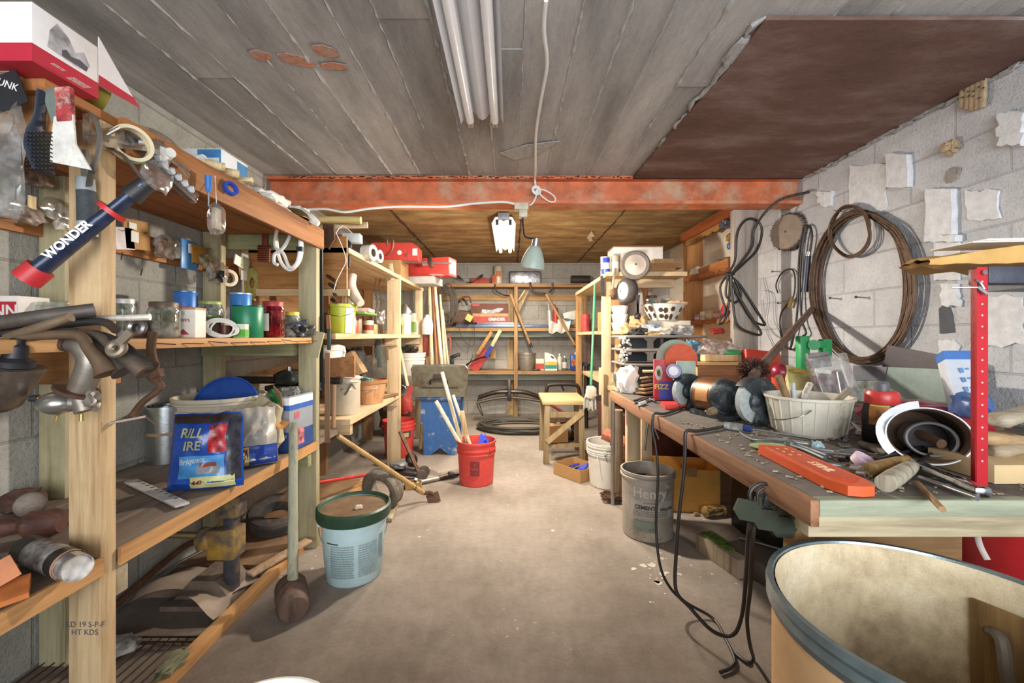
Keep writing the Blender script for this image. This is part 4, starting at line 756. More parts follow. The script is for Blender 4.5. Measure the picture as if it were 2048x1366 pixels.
part(vk, 'black_end', black_m, B().cyl(v0.lerp(v1, .87), v1+(v1-v0)*.03, .024, .02, 16)); d_ = (v1-v0); ang = math.degrees(math.atan2(d_.z, d_.x)); yaw = math.degrees(math.atan2(d_.y, d_.x)); ang = math.degrees(math.atan2(d_.z, math.hypot(d_.x, d_.y))); txt(vk, 'WONDER', white_m, .026, T(v0.lerp(v1, .36)) @ E(0, 0, yaw) @ E(90, 0, 0) @ E(0, 0, ang) @ T(0, 0, .0255), bold=.001)
c2 = carton('printed_carton', 'white and blue parts carton on the top shelf at mid length', 'box', (-1.18, 1.67, ZT), (.2, .16, .115), 'e4e8ea', bands=(), letters=())
bl = pm('3f7fb4', .55); part(c2, 'blue_panel', bl, B().box((.055, -.0806, .062), (.088, .001, .1))); part(c2, 'picture', pm('c9d4da', .6, 0, .3, 30, 0), B().box((.055, -.0812, .055), (.075, .001, .05))); part(c2, 'blue_side', bl, B().box((.1006, .045, .055), (.001, .065, .1))); fine(c2, -.06, .005, .06, .1, SIDE(.1016, 0, 0), 5, pm('55606a'), 3)
solo('plastic_pipe', 'white plastic pipe lying on the top shelf before the blue carton', 'pipe', white_m, B().cyl(WX(356, 326, -1.16), WX(408, 322, -1.06), .0215, n=20))
for i, (a, b_) in enumerate((((-1.14, 1.42, ZT+.016), (-1.02, 1.52, ZT+.016)), ((-1.12, 1.5, ZT+.016), (-1.01, 1.585, ZT+.016)), ((-1.13, 1.62, ZT+.014), (-1.0, 1.65, ZT+.014)))):
    pole('dowel', ['nearest wooden dowel end on the top shelf by the white pipe', 'middle wooden dowel end on the top shelf by the blue carton', 'farthest wooden dowel end on the top shelf below the blue carton'][i], 'dowel', a, b_, .015, ash, 'dowels on the top shelf')
sd = thing('screwdriver', 'blue-handled screwdriver hanging point down from the top shelf', 'screwdriver', WX(418, 380, -1.0), w=True)
s0 = WX(417, 352, -1.0); part(sd, 'handle', pm('3c78c0', .3), B().cyl(s0, s0-V((0, 0, .042)), .0115, .01, 10).cyl(s0-V((0, 0, .042)), s0-V((0, 0, .056)), .01, .004, 10)); part(sd, 'blade', steel_m, B().cyl(s0-V((0, 0, .056)), s0-V((0, 0, .1)), .003))
hk = thing('clamshell_pack', 'clear clamshell pack hanging on a string below the blue screwdriver', 'package', WX(432, 440, -.99), w=True)
p_ = WX(433, 438, -.99); part(hk, 'clamshell', film, B().lump(p_, (.05, .05, .105), 8, .12, flat=False)); part(hk, 'insert_card', pm('b9a890', .7), B().box(p_, (.012, .03, .07))); part(hk, 'string', paper_m, B().tube([p_+V((0, 0, .05)), WX(430, 352, -1.02)], .0012, k=1))
roll('tape_roll', 'small blue tape ring hanging on the top shelf front board', 'tape', WX(461, 377, -1.012), (1, -.4, .3), .026, .017, .016, pm('2f4fb0', .4))
solo('cloth_rag', 'crumpled white cloth on the top shelf past the blue carton', 'rag', pm('e4e0d8', .9, 0, .08), B().lump((-1.1, 1.92, ZT+.026), (.14, .22, .06), 14, .4))
solo('brass_bowl', 'tarnished brass bowl upside down on the top shelf', 'bowl', pm('8a7a50', .3, .9), B().lathe([(.07, 0), (.072, .004), (.066, .022), (.045, .04), (0, .047)], T(-1.08, 2.12, ZT)))
solo('work_glove', 'white cotton glove draped over the corner of the top shelf', 'glove', pm('e2ddd2', .95, 0, .06, 40), B().lump(P(590, 424, 2.25), (.13, .1, .05), 3, .3, flat=False).tube([P(600, 425, 2.22), P(622, 438, 2.2), P(637, 448, 2.2)], [.03, .026, .014]).tube([P(585, 428, 2.22), P(600, 445, 2.19)], [.02, .012]))
hc = thing('hose_coil', 'coil of white plastic tubing hung at the end of the top shelf', 'hose', P(578, 480, 2.18), w=True)
hm = pm('e9e7e0', .4, 0, .04)
part(hc, 'tubing', hm, B().tube([P(560, 415, 2.17), P(553, 470, 2.17), P(560, 520, 2.17), P(580, 540, 2.17), P(600, 520, 2.17), P(603, 480, 2.17), P(590, 430, 2.17), P(575, 410, 2.17)], .0085, closed=True, n=8).tube([P(565, 412, 2.15), P(575, 440, 2.15), P(580, 470, 2.14), P(562, 500, 2.15), P(550, 490, 2.16), P(556, 455, 2.15), P(575, 425, 2.15)], .0085, n=8).tube([P(590, 420, 2.16), P(600, 470, 2.15), P(596, 520, 2.15), P(580, 535, 2.15), P(565, 505, 2.15), P(550, 508, 2.15), P(548, 525, 2.15), P(556, 530, 2.15)], .0085, n=8))
part(hc, 'clip', black_m, B().box(P(593, 459, 2.14), (.035, .02, .02))); part(hc, 'clip', black_m, B().box(P(600, 498, 2.14), (.03, .02, .022))); part(hc, 'tag', pm('c9d6e4', .5), B().box(P(572, 432, 2.13), (.025, .003, .045), (0, 12, 0)))
cb2 = thing('scrub_brush', 'rust-brown plastic brush hanging from the cross rail behind the white tubing', 'brush', P(527, 500, 2.33), w=True)
bm2 = pm('7a3a22', .5); part(cb2, 'handle', bm2, B().bar(P(530, 466, 2.325), P(530, 492, 2.325), .03, .015, (0, 1, 0), .004)); part(cb2, 'head', bm2, B().bar(P(529, 490, 2.325), P(528, 524, 2.325), .065, .015, (0, 1, 0), .004)); bs = B()
for i in range(7):
    for k in range(7): p = P(517+4*i, 493+4.5*k, 2.315); bs.cyl(p, p+V((0, -.012, 0)), .0022, n=4)
part(cb2, 'bristles', pm('5e2616', .7), bs)['kind'] = 'stuff'
# packets hanging on the nailed board
def pack(nm, label, cat, x, y, w_, h_, mat, rot=0, dx=0, seed=1, flat_=True):
    p = WX(x, y, -1.575+dx); s_ = p.y/F
    b = B().bar(p+V((0, -sin(R(rot))*h_*s_/2, h_*s_/2*cos(R(rot)))), p+V((0, sin(R(rot))*h_*s_/2, -h_*s_/2*cos(R(rot)))), .006, w_*s_*1.9, (0, 1, 0), .001) if flat_ else B().lump(p, (.03, w_*s_*1.8, h_*s_), seed, .3, flat=False)
    return solo(nm, label, cat, mat, b)
wp_ = pack('packet', 'small white card packet hanging on the nailed board beside the post', 'packet', 248, 477, 22, 44, pm('dcd0cc', .6), 10)
cp = pack('packet', 'brown cardboard packet with white stickers hanging on the nailed board', 'packet', 274, 470, 30, 58, card_m, 6); INV[cp] = T(cp.location).inverted(); part(cp, 'sticker', paper_m, B().box(WX(266, 452, -1.567), (.002, .035, .026))); part(cp, 'sticker', paper_m, B().box(WX(270, 474, -1.567), (.002, .035, .045)))
pack('plastic_bag', 'clear bag of white bits hanging mid nailed board', 'bag', 336, 494, 34, 42, film, seed=4, flat_=False)
bc_ = pack('clamshell_pack', 'light blue plastic pack hanging on the nailed board', 'package', 378, 510, 22, 58, pm('4b8cc4', .35), 0); INV[bc_] = T(bc_.location).inverted(); part(bc_, 'barcode_card', paper_m, B().box(WX(383, 498, -1.566), (.002, .04, .045)))
pack('packet', 'amber-coloured packet hanging beside the light blue pack', 'packet', 398, 510, 20, 36, pm('a87a30', .4), 0, .012)
pack('plastic_bag', 'clear bag of brass screws hanging right of the amber packet', 'bag', 415, 524, 24, 24, clear('c0b48c', .6), seed=9, flat_=False, dx=.02)
bg = pack('plastic_bag', 'clear bag with black fittings hanging before the rear post', 'bag', 436, 545, 30, 40, film, seed=11, flat_=False, dx=.06); INV[bg] = T(bg.location).inverted(); part(bg, 'fittings', pm('20232c', .5), B().lump(WX(436, 552, -1.51), (.03, .06, .05), 5, .4, flat=False))
roll('tape_roll', 'clear tape roll hanging below the nailed board', 'tape', WX(457, 556, -1.55), (1, -.5, 0), .047, .03, .02, pm('d4c6a8', .5))
for i, (x, y, r_) in enumerate(((475, 521, -14), (489, 527, -14), (488, 551, 0))): pack('card_tag', ['left white card tag near the far end of the nailed board', 'printed green-white card tag near the far end of the nailed board', 'lowest small white tag below the nailed board end'][i], 'tag', x, y, 10 if i != 1 else 14, 20 if i != 1 else 26, [paper_m, pm('c4c8a8', .6), paper_m][i], r_, .01)
pack('packet', 'brown card packet at the far end of the nailed board', 'packet', 487, 533, 16, 36, card_m, 8, .002)
rp = thing('rope_hank', 'tied hank of yellow-green rope hanging under the nailed board', 'rope', WX(504, 570, -1.56), w=True); rm_ = pm('a39a56', .8, 0, .2, 60, .4); rbm = B(); pc_ = WX(504, 566, -1.56)
for k in range(5): rbm.torus(pc_, .02+.006*k, .006, T(pc_) @ E(90, 0, 55+3*k) @ Matrix.Diagonal((1, 1.9, 1, 1)) @ T(-pc_), 20, 6)
part(rp, 'loops', rm_, rbm); part(rp, 'tied_end', rm_, B().tube([pc_-V((0, 0, .06)), pc_-V((0, .02, .085)), pc_-V((0, -.03, .1))], .007).lump(pc_-V((0, 0, .075)), (.03, .04, .03), 2, .3))
for i, (x, y, w_, h_) in enumerate(((38, 424, 50, 34), (112, 420, 26, 40), (132, 446, 22, 34), (55, 350, 46, 34))): pack('plastic_bag', ['clear bag of screws on the nailed board at the left edge', 'wrinkled clear bag on the nailed board left of the post', 'clear bag with white card hanging just left of the post', 'clear bag with red-white header below the top shelf end'][i], 'bag', x, y, w_, h_, [clear('b4a49a', .6), film, clear('e0d8c8', .5), clear('9c8c80', .5)][i], seed=20+i, flat_=False, dx=.02)
pack('card_strip', 'thin tan wooden strip hanging on the nailed board at left', 'strip', 64, 405, 7, 26, ash, 0, .03)
# ================================================================ LEFT RACK: MIDDLE SHELF
def M1(x, Y, X=None): return V(((x-CX)*Y/F, Y, ZM))
t_ = carton('printed_tin', 'white and red printed tin at the left end of the middle shelf', 'tin', (-1.57, 1.345, ZM), (.13, .09, .13), 'e6e0d6'); part(t_, 'red_panel', rc2, B().box((.01, -.0456, .082), (.1, .001, .06))); txt(t_, 'UNN', white_m, .05, FRONT(.01, -.047, .082), bold=.001); txt(t_, 'ZELLS', rc2, .026, FRONT(.01, -.047, .03))
jar('large clear glass jar with glass lid left of the pale post', V((-1.50, 1.40, ZM)), .058, .125, None, fill='b8c4c4', fh=.7)
bottle('white bottle with blue collar behind the pale post', V((-1.565, 1.6, ZM)), .04, .21, 'dcdccb', cap='3a4a9a', neck=.5, band='3c4468')
jar('tall empty glass jar with domed lid right of the pale post', V((-1.44, 1.59, ZM)), .033, .145, 'c9c9c4', fill='a8927c', fh=.4)
can('short shiny steel cup by the tall empty jar', V((-1.29, 1.47, ZM)), .03, .048, 'a8a8ac', name='steel_cup', cat='cup')
solo('tape_roll', 'small silver tape roll leaning next to the steel cup', 'tape', steel_m, B().torus((0, 0, 0), .022, .012, E(80, 20, 0)), loc=(-1.245, 1.42, ZM+.034))
jar('big glass jar of rubber bands with brown lid', V((-1.205, 1.48, ZM)), .048, .124, '6a584a', fill='a88c54', fh=.62, lidh=.022)
mk = carton('printed_carton', 'white carton with red print on the middle shelf', 'box', (-1.185, 1.57, ZM), (.078, .07, .11), 'ece6dc', rz=8, bands=((.93, 1.0, 'b89468'),)); txt(mk, 'KRUPPS', pm('9a3c4a'), .016, FRONT(-.005, -.0365, .062)); part(mk, 'red_triangle', pm('b8404a', .6), B().prism([(-.026, .01), (.02, .012), (.0, .032)], .0006, FRONT(0, -.0356, 0))); part(mk, 'blue_print', pm('b8cccc', .6), B().box((-.01, -.0355, .09), (.03, .0006, .016)))
fine(mk, -.03, .025, .04, .052, FRONT(0, -.0356, 0), 2, pm('9fb0b4'), 8)
can('blue plastic tub with red label at the wall behind the big jar', V((-1.45, 1.9, ZM)), .045, .2, '2f6db8', 'a8304a', '3a78c0', name='plastic_tub', cat='tub')
jar('glass jar of nuts with pale green lid behind the red-printed carton', V((-1.29, 1.83, ZM)), .05, .155, '9fae6a', fill='8a7460', fh=.85, lidh=.014)
cu = can('tall blue paper cup with white rim on the middle shelf', V((-1.285, 2.03, ZM)), .045, .205, '3a7cc4', None, 'e8ecec', name='paper_cup', cat='cup'); part(cu, 'red_mark', red_m, B().lathe([(.0462, .11), (.0462, .135)], I4, 8, R(-70), R(-20)))
can('dark green plastic canister on the middle shelf', V((-1.13, 1.83, ZM)), .0595, .132, '1f7a55', None, '1d4a3a', name='canister', cat='canister')
rj = jar('red plastic jar with red screw lid beside the green canister', V((-1.115, 2.0, ZM)), .05, .168, 'a83a3c', body='c03038', fill='b82c34', fh=.95, lidh=.024, name='plastic_jar'); wrapband(rj, 'label', .0508, .03, .11, -35, 10, paper_m)
for i, (x, Y, r_, h_) in enumerate(((-1.26, 2.16, .042, .135), (-1.115, 2.16, .046, .128))): jar(['farther clear jar with yellow lid by the greenish post', 'nearer clear jar with yellow lid by the greenish post'][i], V((x, Y, ZM)), r_, h_, 'c8b84a', fill='9c9a92', fh=.4)
solo('cable_bundle', 'tangled bundle of thin white cable on the middle shelf', 'cable', white_m, coil(None, .05, .035, T(-1.14, 1.68, ZM+.04) @ E(65, 15, 0), 6, .3, .0032))
carton('printed_carton', 'small green and white carton next to the white cable', 'box', (-1.085, 1.715, ZM), (.045, .03, .055), 'd6dcc0', rz=5, bands=((.05, .6, '5aa83c'),))
can('brown bottle lying low behind the white cable', V((-1.18, 1.76, ZM)), .022, .05, '5a2a20', None, None, name='small_bottle', cat='bottle')
can('tin with light green lid behind the white cable', V((-1.23, 1.74, ZM)), .04, .085, '4a4438', None, '7fae4a')
solo('black_pouch', 'crumpled black packets against the greenish post on the middle shelf', 'packet', pm('2a2a2e', .35, 0, .2), B().lump((-1.1, 2.2, ZM+.03), (.12, .14, .07), 17, .35)); solo('blue_packet', 'flat dark blue packet on top of the black packets', 'packet', pm('34405c', .4), B().box((-1.07, 2.15, ZM+.075), (.08, .06, .01), (14, -10, 20)))
# iron tools heaped on the near end of the middle shelf and hanging from it
irons = [
 ('thick round iron pipe at the top of the tool heap', [P(-60, 655, .95), P(60, 637, .97), P(150, 625, 1.0), P(190, 620, 1.02)], .0165, '5e5650'),
 ('thin whitish pipe lying across the middle shelf past the post', [P(150, 640, 1.05), P(220, 637, 1.06), P(300, 634, 1.08)], .0085, 'cfc8ba'),
 ('brown stick laid slantwise on the tool heap', [P(15, 676, .93), P(80, 655, .93), P(142, 634, .94)], .011, '7d6a54'),
 ('grey-green iron rod in the middle of the tool heap', [P(-60, 665, .98), P(60, 652, 1.0), P(110, 640, 1.0)], .013, '74706a'),
 ('long dark rod bending down over the shelf edge', [P(-40, 672, .97), P(110, 652, .99), P(200, 643, 1.02), P(232, 660, 1.0)], .0095, '3c3a38'),
 ('black pry rod bent over the edge with flared end', [P(30, 670, .95), P(150, 664, .97), P(185, 690, .96), P(225, 725, .95), P(245, 745, .95)], [.009, .01, .011, .013, .022], '4c4640'),
 ('brown lug wrench drooping lowest over the shelf edge', [P(30, 675, .93), P(150, 670, .94), P(180, 700, .93), P(205, 730, .93), P(215, 748, .93)], [.01, .011, .012, .017, .024], '6e5844'),
 ('black lug wrench with square end drooping over the edge', [P(100, 668, .98), P(190, 668, .99), P(245, 690, .97), P(275, 715, .96), P(305, 735, .96)], [.008, .009, .01, .011, .015], '33302e'),
 ('grey spanner drooping among the lug wrenches', [P(60, 665, .97), P(180, 668, .97), P(230, 700, .96), P(270, 728, .95), P(290, 745, .95)], [.009, .01, .011, .018, .02], '5c5246')]
for lb_, pt, r_, h_ in irons: solo('iron_tool', lb_, 'tool', pm(h_, .6, .4, .2, 20, .3, dirt=.25, dc='6c4c34'), B().tube(pt, r_, n=10), group='old iron tools heaped on the middle shelf')
rw = thing('ring_wrench', 'round-headed ring spanner resting on the drooping iron tools', 'wrench', P(240, 690, .92), w=True); iw = pm('857866', .5, .6, .15); part(rw, 'head', iw, B().torus(P(233, 697, .92), .013, .008, T(P(233, 697, .92)) @ E(75, 0, 10) @ T(-P(233, 697, .92)))); part(rw, 'shank', iw, B().bar(P(238, 687, .92), P(262, 664, .925), .017, .008, (0, 1, 0)))
bi = thing('bit_brace', 'rusty cranked bit brace hanging from the middle shelf edge', 'brace', P(285, 750, 1.15), w=True)
part(bi, 'crank', rust_m, B().tube([P(306, 664, 1.15), P(302, 700, 1.15), P(308, 730, 1.15), P(312, 748, 1.15), P(305, 755, 1.15), P(322, 770, 1.15), P(315, 782, 1.15), P(285, 805, 1.14), P(268, 830, 1.14)], [.011, .011, .012, .014, .01, .009, .008, .008, .011], n=10)); part(bi, 'chuck', rust_m, B().lump(P(311, 745, 1.15), (.03, .03, .04), 3, .3, flat=False)); part(bi, 'foot', pm('7a6a5a', .4, .7), B().bar(P(185, 852, 1.1), P(292, 832, 1.16), .016, .006, (0, 0, 1)).cyl(P(290, 832, 1.16), P(315, 852, 1.16), .002))
cbt = thing('carburettor', 'old metal carburettor with elbow pipe hanging beside the pale post', 'carburettor', P(150, 770, .98), w=True)
ag = pm('8d8478', .45, .6, .2, 14, .2, dirt=.3, dc='6c5644'); part(cbt, 'elbow_pipe', ag, B().tube([P(138, 688, .98), P(165, 692, .98), P(182, 720, .98), P(172, 755, .98), P(160, 780, .98)], [.016, .024, .026, .025, .024], n=16)); part(cbt, 'flange', rust_m, B().cyl(P(155, 777, .98), P(152, 783, .98), .042, n=16)); part(cbt, 'flange', rust_m, B().cyl(P(132, 686, .98), P(140, 688, .98), .02, n=14))
part(cbt, 'float_bowl', pm('aaa69e', .3, .8, .1), B().sph(P(115, 806, .97), (.038, .034, .026), n=24).cyl(P(110, 806, .97), P(165, 805, .98), .024, .018, 20)); part(cbt, 'body', ag, B().cyl(P(160, 790, .98), P(172, 822, .98), .021, n=12).lump(P(180, 800, .98), (.035, .03, .045), 4, .35, flat=False)); part(cbt, 'copper_stub', pm('c08040', .3, .8), B().cyl(P(76, 797, .955), P(104, 801, .965), .0065)); part(cbt, 'tip', black_m, B().cyl(P(60, 797, .95), P(77, 797, .955), .007, .009))
part(cbt, 'screw', pm('c4ac70', .3, .8), B().cyl(P(116, 830, .97), P(113, 842, .97), .0035)); part(cbt, 'screw', pm('c4ac70', .3, .8), B().cyl(P(163, 828, .98), P(163, 842, .98), .0045))
kt = thing('metal_pot', 'dented grey metal funnel pot with black fitting hanging at the left edge', 'pot', P(15, 760, .93), w=True)
kp = P(20, 760, .92); part(kt, 'pot_body', pm('847a70', .35, .7, .25, 8, .2, dirt=.3, dc='4e3c30'), B().lathe([(0, -.066), (.035, -.066), (.05, -.055), (.078, .02), (.08, .03), (.06, .035), (0, .036)], T(kp-V((.04, 0, 0))) @ E(0, 8, 0))); part(kt, 'black_cap', black_m, B().lathe([(0, .03), (.032, .03), (.034, .042), (.02, .05), (.018, .075), (.012, .08), (.012, .09), (0, .09)], T(kp-V((-.002, 0, .0))) @ E(0, 10, 0)))
part(kt, 'bracket', dkst, B().lump(kp+V((-.075, 0, .045)), (.05, .04, .03), 5, .3))
# ================================================================ LEFT RACK: BOTTOM SHELF
rl = thing('metal_roll', 'shiny roll of galvanised flashing standing on the bottom shelf', 'roll', (-1.555, 1.93, ZB)); sm_ = pm('b4b8b8', .28, .95, .06)
part(rl, 'sheet_roll', sm_, B().lathe([(.074, 0), (.076, .0), (.0765, .25), (.074, .25), (.073, .004)], n=40).lathe([(.045, .02), (.047, .252), (.045, .252)], n=30).lathe([(.06, .02), (.061, .251), (.059, .251)], n=30)); part(rl, 'band', pm('9a7c5c', .6), B().lathe([(.077, .125), (.0776, .125), (.0776, .138), (.077, .138)], n=40))
bb1 = bucket('beige_bucket', 'big cream plastic bucket on the bottom shelf behind the charcoal bag', 'bucket', (-1.40, 2.06, ZB), .165, .19, .28, pm('d3c9b2', .5, 0, .06, 10, .05, dirt=.12, dc='8a8272'), rz=120, ribs=(.76, .88), swing=15)
solo('plastic_disc', 'blue plastic bucket lid stood inside the cream bucket', 'lid', pm('2c58b0', .4), B().lathe([(0, 0), (.14, 0), (.15, .008), (.15, .022), (.142, .022), (.138, .012), (0, .01)], T(-1.4, 2.1, .80) @ E(68, 0, 8), 36))
wrapband(bb1, 'side_label', .176, .05, .16, -75, -45, pm('8ea2ac', .5), E(0, 0, -120), rr2=.1815)
def pillow_fn(w_, h_, t_, seed, amp):
    """half-width profile of a filled bag: (x, z, side) -> point"""
    def f(x, z, s_, e_=0.0):
        xn, v = max(-1, min(1, 2*x/w_)), max(0, min(1, z/h_))
        e = max(0.0, 1-abs(xn)**2.6)*max(0.0, 1-(abs(2*v-.85)/1.15)**2.6 if v > .1 else v*8+.2)
        n_ = noise.noise(V((xn*3, v*5, seed+s_)))*amp; wv = 1-.10*v+.03*noise.noise(V((v*4, seed, 0)))
        return V((x*wv, s_*(t_/2*max(0.0, min(1.0, e))**.7+n_*(.3+e)+e_), z+.008*noise.noise(V((xn*3, seed, 3)))*(v > .8)))
    return f
class Bag:
    def __init__(s, name, label, c, w_, h_, t_, rz, lean, seed, amp, mat):
        s.f = pillow_fn(w_, h_, t_, seed, amp); s.m = T(V(c)) @ E(0, 0, rz) @ E(lean, 0, 0); s.t = thing(name, label, 'bag', c, w=True); b = B()
        for s_ in (-1, 1): b.sheet(20, 20, lambda u, v: s.m @ s.f((u-.5)*w_, v*h_, s_))
        part(s.t, 'bag', mat, b)
    def panel(s, nm, mat, x0, x1, z0, z1, e=.0045): return part(s.t, nm, mat, B().sheet(10, 10, lambda u, v: s.m @ s.f(x0+(x1-x0)*u, z0+(z1-z0)*v, -1, e)))
    def text(s, t_, sz, x, z, mat, e=.0075, tilt=0, sh=0):
        o = txt(s.t, t_, mat, sz, T(x, z, 0) @ E(0, 0, tilt), bold=.001, sh=sh); sh_ = INV[s.t]; inv = sh_.inverted()
        for v in o.data.vertices: p = inv @ v.co; v.co = sh_ @ (s.m @ s.f(p.x, p.y, -1, e))
ck = Bag('charcoal_bag', 'blue and black bag of charcoal standing at the bottom shelf edge', (-1.13, 1.58, ZB), .25, .275, .10, 14, -6, 3, .012, pm('1f4aa0', .25, 0, .12))
ck.panel('light_blue_panel', pm('4a8fcc', .3, 0, .2), -.075, .075, .045, .125); ck.panel('yellow_strip', pm('c9c98c', .4), -.035, .105, .008, .05, .006); ck.panel('food_picture', pm('b02c34', .3, 0, .6, 40, .1), .02, .08, .135, .235); ck.panel('top_fold', pm('3a3230', .3, 0, .3), -.118, .118, .24, .27)
ck.panel('side_gusset', pm('33343c', .25, 0, .5, 30, .1), .082, .121, .03, .27, .006); ck.panel('grill_picture', pm('9aa0a4', .3, 0, .4), -.01, .06, .06, .09, .006); ck.panel('grill_picture', pm('8a4038', .3), .0, .05, .085, .1, .0068)
wt_ = pm('e6dfa8', .4); ck.text('RILL', .046, -.04, .205, wt_, sh=.15); ck.text('IRE', .046, -.035, .16, wt_, sh=.15); ck.text('Briquets', .026, -.03, .108, pm('dfeaf2', .4), .0075, 6, .2); ck.text('4.43', .017, -.012, .029, pm('a83a2c', .4), .0085)
cw = Bag('charcoal_bag', 'half-empty crinkled charcoal bag, white top and blue base, on the shelf edge', (-1.12, 1.86, ZB), .19, .25, .09, 35, -8, 8, .02, pm('b9b3a6', .35, 0, .25, 10, .3, dirt=.15, dc='5a4a40'))
cw.panel('base_panel', pm('2a4a9c', .35), -.09, .09, .003, .085); cw.panel('yellow_panel', pm('d9c47c', .45), -.088, -.022, .006, .082, .0065); cw.text('BEST\nPRICE', .026, -.055, .045, pm('a83a2c'), .0085, 78)
solo('paper_bag', 'twisted brown-white paper bag neck behind the half-empty charcoal bag', 'bag', pm('b4a888', .8, 0, .2), B().lump((-1.16, 2.0, ZB+.13), (.16, .12, .26), 33, .35)); solo('orange_peel', 'curled orange-brown cardboard piece beside the paper bag', 'cardboard', pm('b07a40', .8), B().tube([(-1.1, 1.95, ZB+.165), (-1.07, 1.93, ZB+.17), (-1.05, 1.95, ZB+.15), (-1.04, 1.97, ZB+.17)], .018, sq=.3).cyl((-1.1, 1.96, ZB), (-1.1, 1.96, ZB+.16), .008))
lb2 = carton('printed_carton', 'open blue, grey and white cardboard box stuffed with bags by the greenish post', 'box', (-1.135, 2.17, ZB), (.15, .2, .27), '8f949c', rz=-6, open_=True)
for z0, z1, h_, nm in ((.0, .095, '2a4a88', 'blue_base'), (.2, .225, '2f5cae', 'blue_band'), (.226, .262, 'dfe4e8', 'white_band')): part(lb2, nm, pm(h_, .6), B().box((0, -.1006, (z0+z1)/2), (.151, .001, z1-z0)).box((.0756, 0, (z0+z1)/2), (.001, .2, z1-z0)))
part(lb2, 'red_sticker', pm('b83a40', .6), B().box((-.03, -.1016, .165), (.045, .001, .028))); part(lb2, 'red_sticker', pm('c4606a', .6), B().box((.0762, -.04, .17), (.001, .04, .03))); part(lb2, 'picture', pm('c4747a', .6, 0, .6, 30, 0), B().box((.0762, -.03, .06), (.001, .1, .08))); txt(lb2, '0.5', white_m, .022, FRONT(.05, -.1026, .075)); txt(lb2, 'CORONA', pm('2f5cae'), .02, FRONT(-.02, -.1026, .244)); fine(lb2, -.06, .02, .02, .06, FRONT(0, -.1022, 0), 4, pm('c4cad4'), 6); part(lb2, 'flap', pm('a58662', .85), B().bar((.0, -.1, .27), (.06, -.13, .235), .14, .003, (0, 1, .6)))
solo('plastic_bag', 'clear plastic bag bulging out of the blue and grey box', 'bag', clear('c9d4cc', .4), B().lump((-1.15, 2.16, ZB+.25), (.12, .14, .1), 41, .35)); solo('green_packet', 'bright green packet sticking out of the blue and grey box', 'packet', pm('1f7a3c', .35), B().bar((-1.17, 2.08, ZB+.29), (-1.12, 2.04, ZB+.235), .04, .012, (0, 1, .4)))
ag2 = thing('gearbox', 'black greasy gearbox with shafts lying behind the cream bucket', 'machine', (-1.25, 2.55, .66), w=True); part(ag2, 'gearbox', pm('3c4038', .4, .4, .3), B().lump((-1.3, 2.52, .9), (.16, .12, .1), 44, .2)); part(ag2, 'shaft', dkst, B().cyl((-1.62, 2.52, .89), (-1.0, 2.52, .885), .022)); part(ag2, 'bolt', steel_m, B().cyl((-1.3, 2.5, .94), (-1.3, 2.5, .97), .012)); part(ag2, 'stand', dkst, B().span((-1.42, 2.46, .5865), (-1.22, 2.57, .86)))
solo('curved_board', 'long brown curved board leaning on the block wall above the auger', 'board', wood('a87444', '7a4c28', 'y'), B().prism([(-.3, .0), (.36, -.02), (.36, .11), (.1, .085), (-.1, .045)], .02, T(-1.3, 2.585, .92) @ E(90, 0, 0)))
ps = thing('metal_strip', 'white perforated metal strip lying across the bottom shelf planks', 'strip', (-1.3, 1.5, ZB), w=True); a, c = G(262, 962, ZB+.006), G(365, 1010, ZB+.006); part(ps, 'strip', pm('d4d2ca', .5, .3), B().bar(a, c, .04, .006)); hb_ = B()
for k in range(9): q = a.lerp(c, .1+.09*k)+V((.008, .008, .0035)); hb_.box(q, (.012, .006, .001), (0, 0, 30))
part(ps, 'slots', black_m, hb_)
sc_ = thing('spray_can', 'black spray can lying on its side at the near end of the bottom shelf', 'can', (-1.13, 1.0, ZB), w=True); a, c = G(55, 1098, ZB+.033), G(140, 1130, ZB+.033)
part(sc_, 'can_body', pm('2e2c2a', .35, .2), B().cyl(a, c, .0325, n=28)); part(sc_, 'cap', clear('e8e4de', .5), B().cyl(c, c+(c-a)*.18, .031, .029, 24)); part(sc_, 'cap_ring', pm('b88a70', .5), B().cyl(c-(c-a)*.03, c, .033, n=28)); part(sc_, 'white_base', white_m, B().cyl(c+(c-a)*.1, c+(c-a)*.16, .024, n=20)); part(sc_, 'printed_side', pm('8a8480', .5, 0, .5, 60, 0), B().cyl(a.lerp(c, .25), a.lerp(c, .8), .0328, n=28))
solo('ball', 'grey string-wound ball at the wall on the bottom shelf', 'ball', pm('9a8c80', .9, 0, .15, 80, .5), B().sph((-1.5, 1.33, ZB+.037), .038)); sp2 = solo('turned_spindle', 'turned dark wooden spindle lying on the bottom shelf', 'spindle', wood('6a4438', '40261e', 'x'), B().lathe([(0, -.1), (.02, -.1), (.024, -.03), (.018, .0), (.036, .02), (.034, .05), (.038, .07), (.03, .09), (0, .092)], T(-1.36, 1.18, ZB+.038) @ align((1, .35, 0))))
solo('leather_pouch', 'dark brown leather lump against the wall behind the spindle', 'pouch', pm('54382e', .7), B().lump((-1.56, 1.36, ZB+.035), (.08, .09, .075), 9, .3))
solo('paper_packet', 'torn orange and clear packet at the near left of the bottom shelf', 'packet', pm('c4743c', .5), B().bar((-1.12, .86, ZB+.01), (-1.05, .93, ZB+.02), .08, .012, (.2, 0, 1)).bar((-1.13, .87, ZB+.03), (-1.07, .92, ZB+.07), .05, .003, (.6, -.6, .5))); solo('plastic_packet', 'grey clear plastic packet behind the orange packet', 'packet', clear('9a9490', .6), B().lump((-1.19, .93, ZB+.045), (.1, .09, .09), 3, .3))
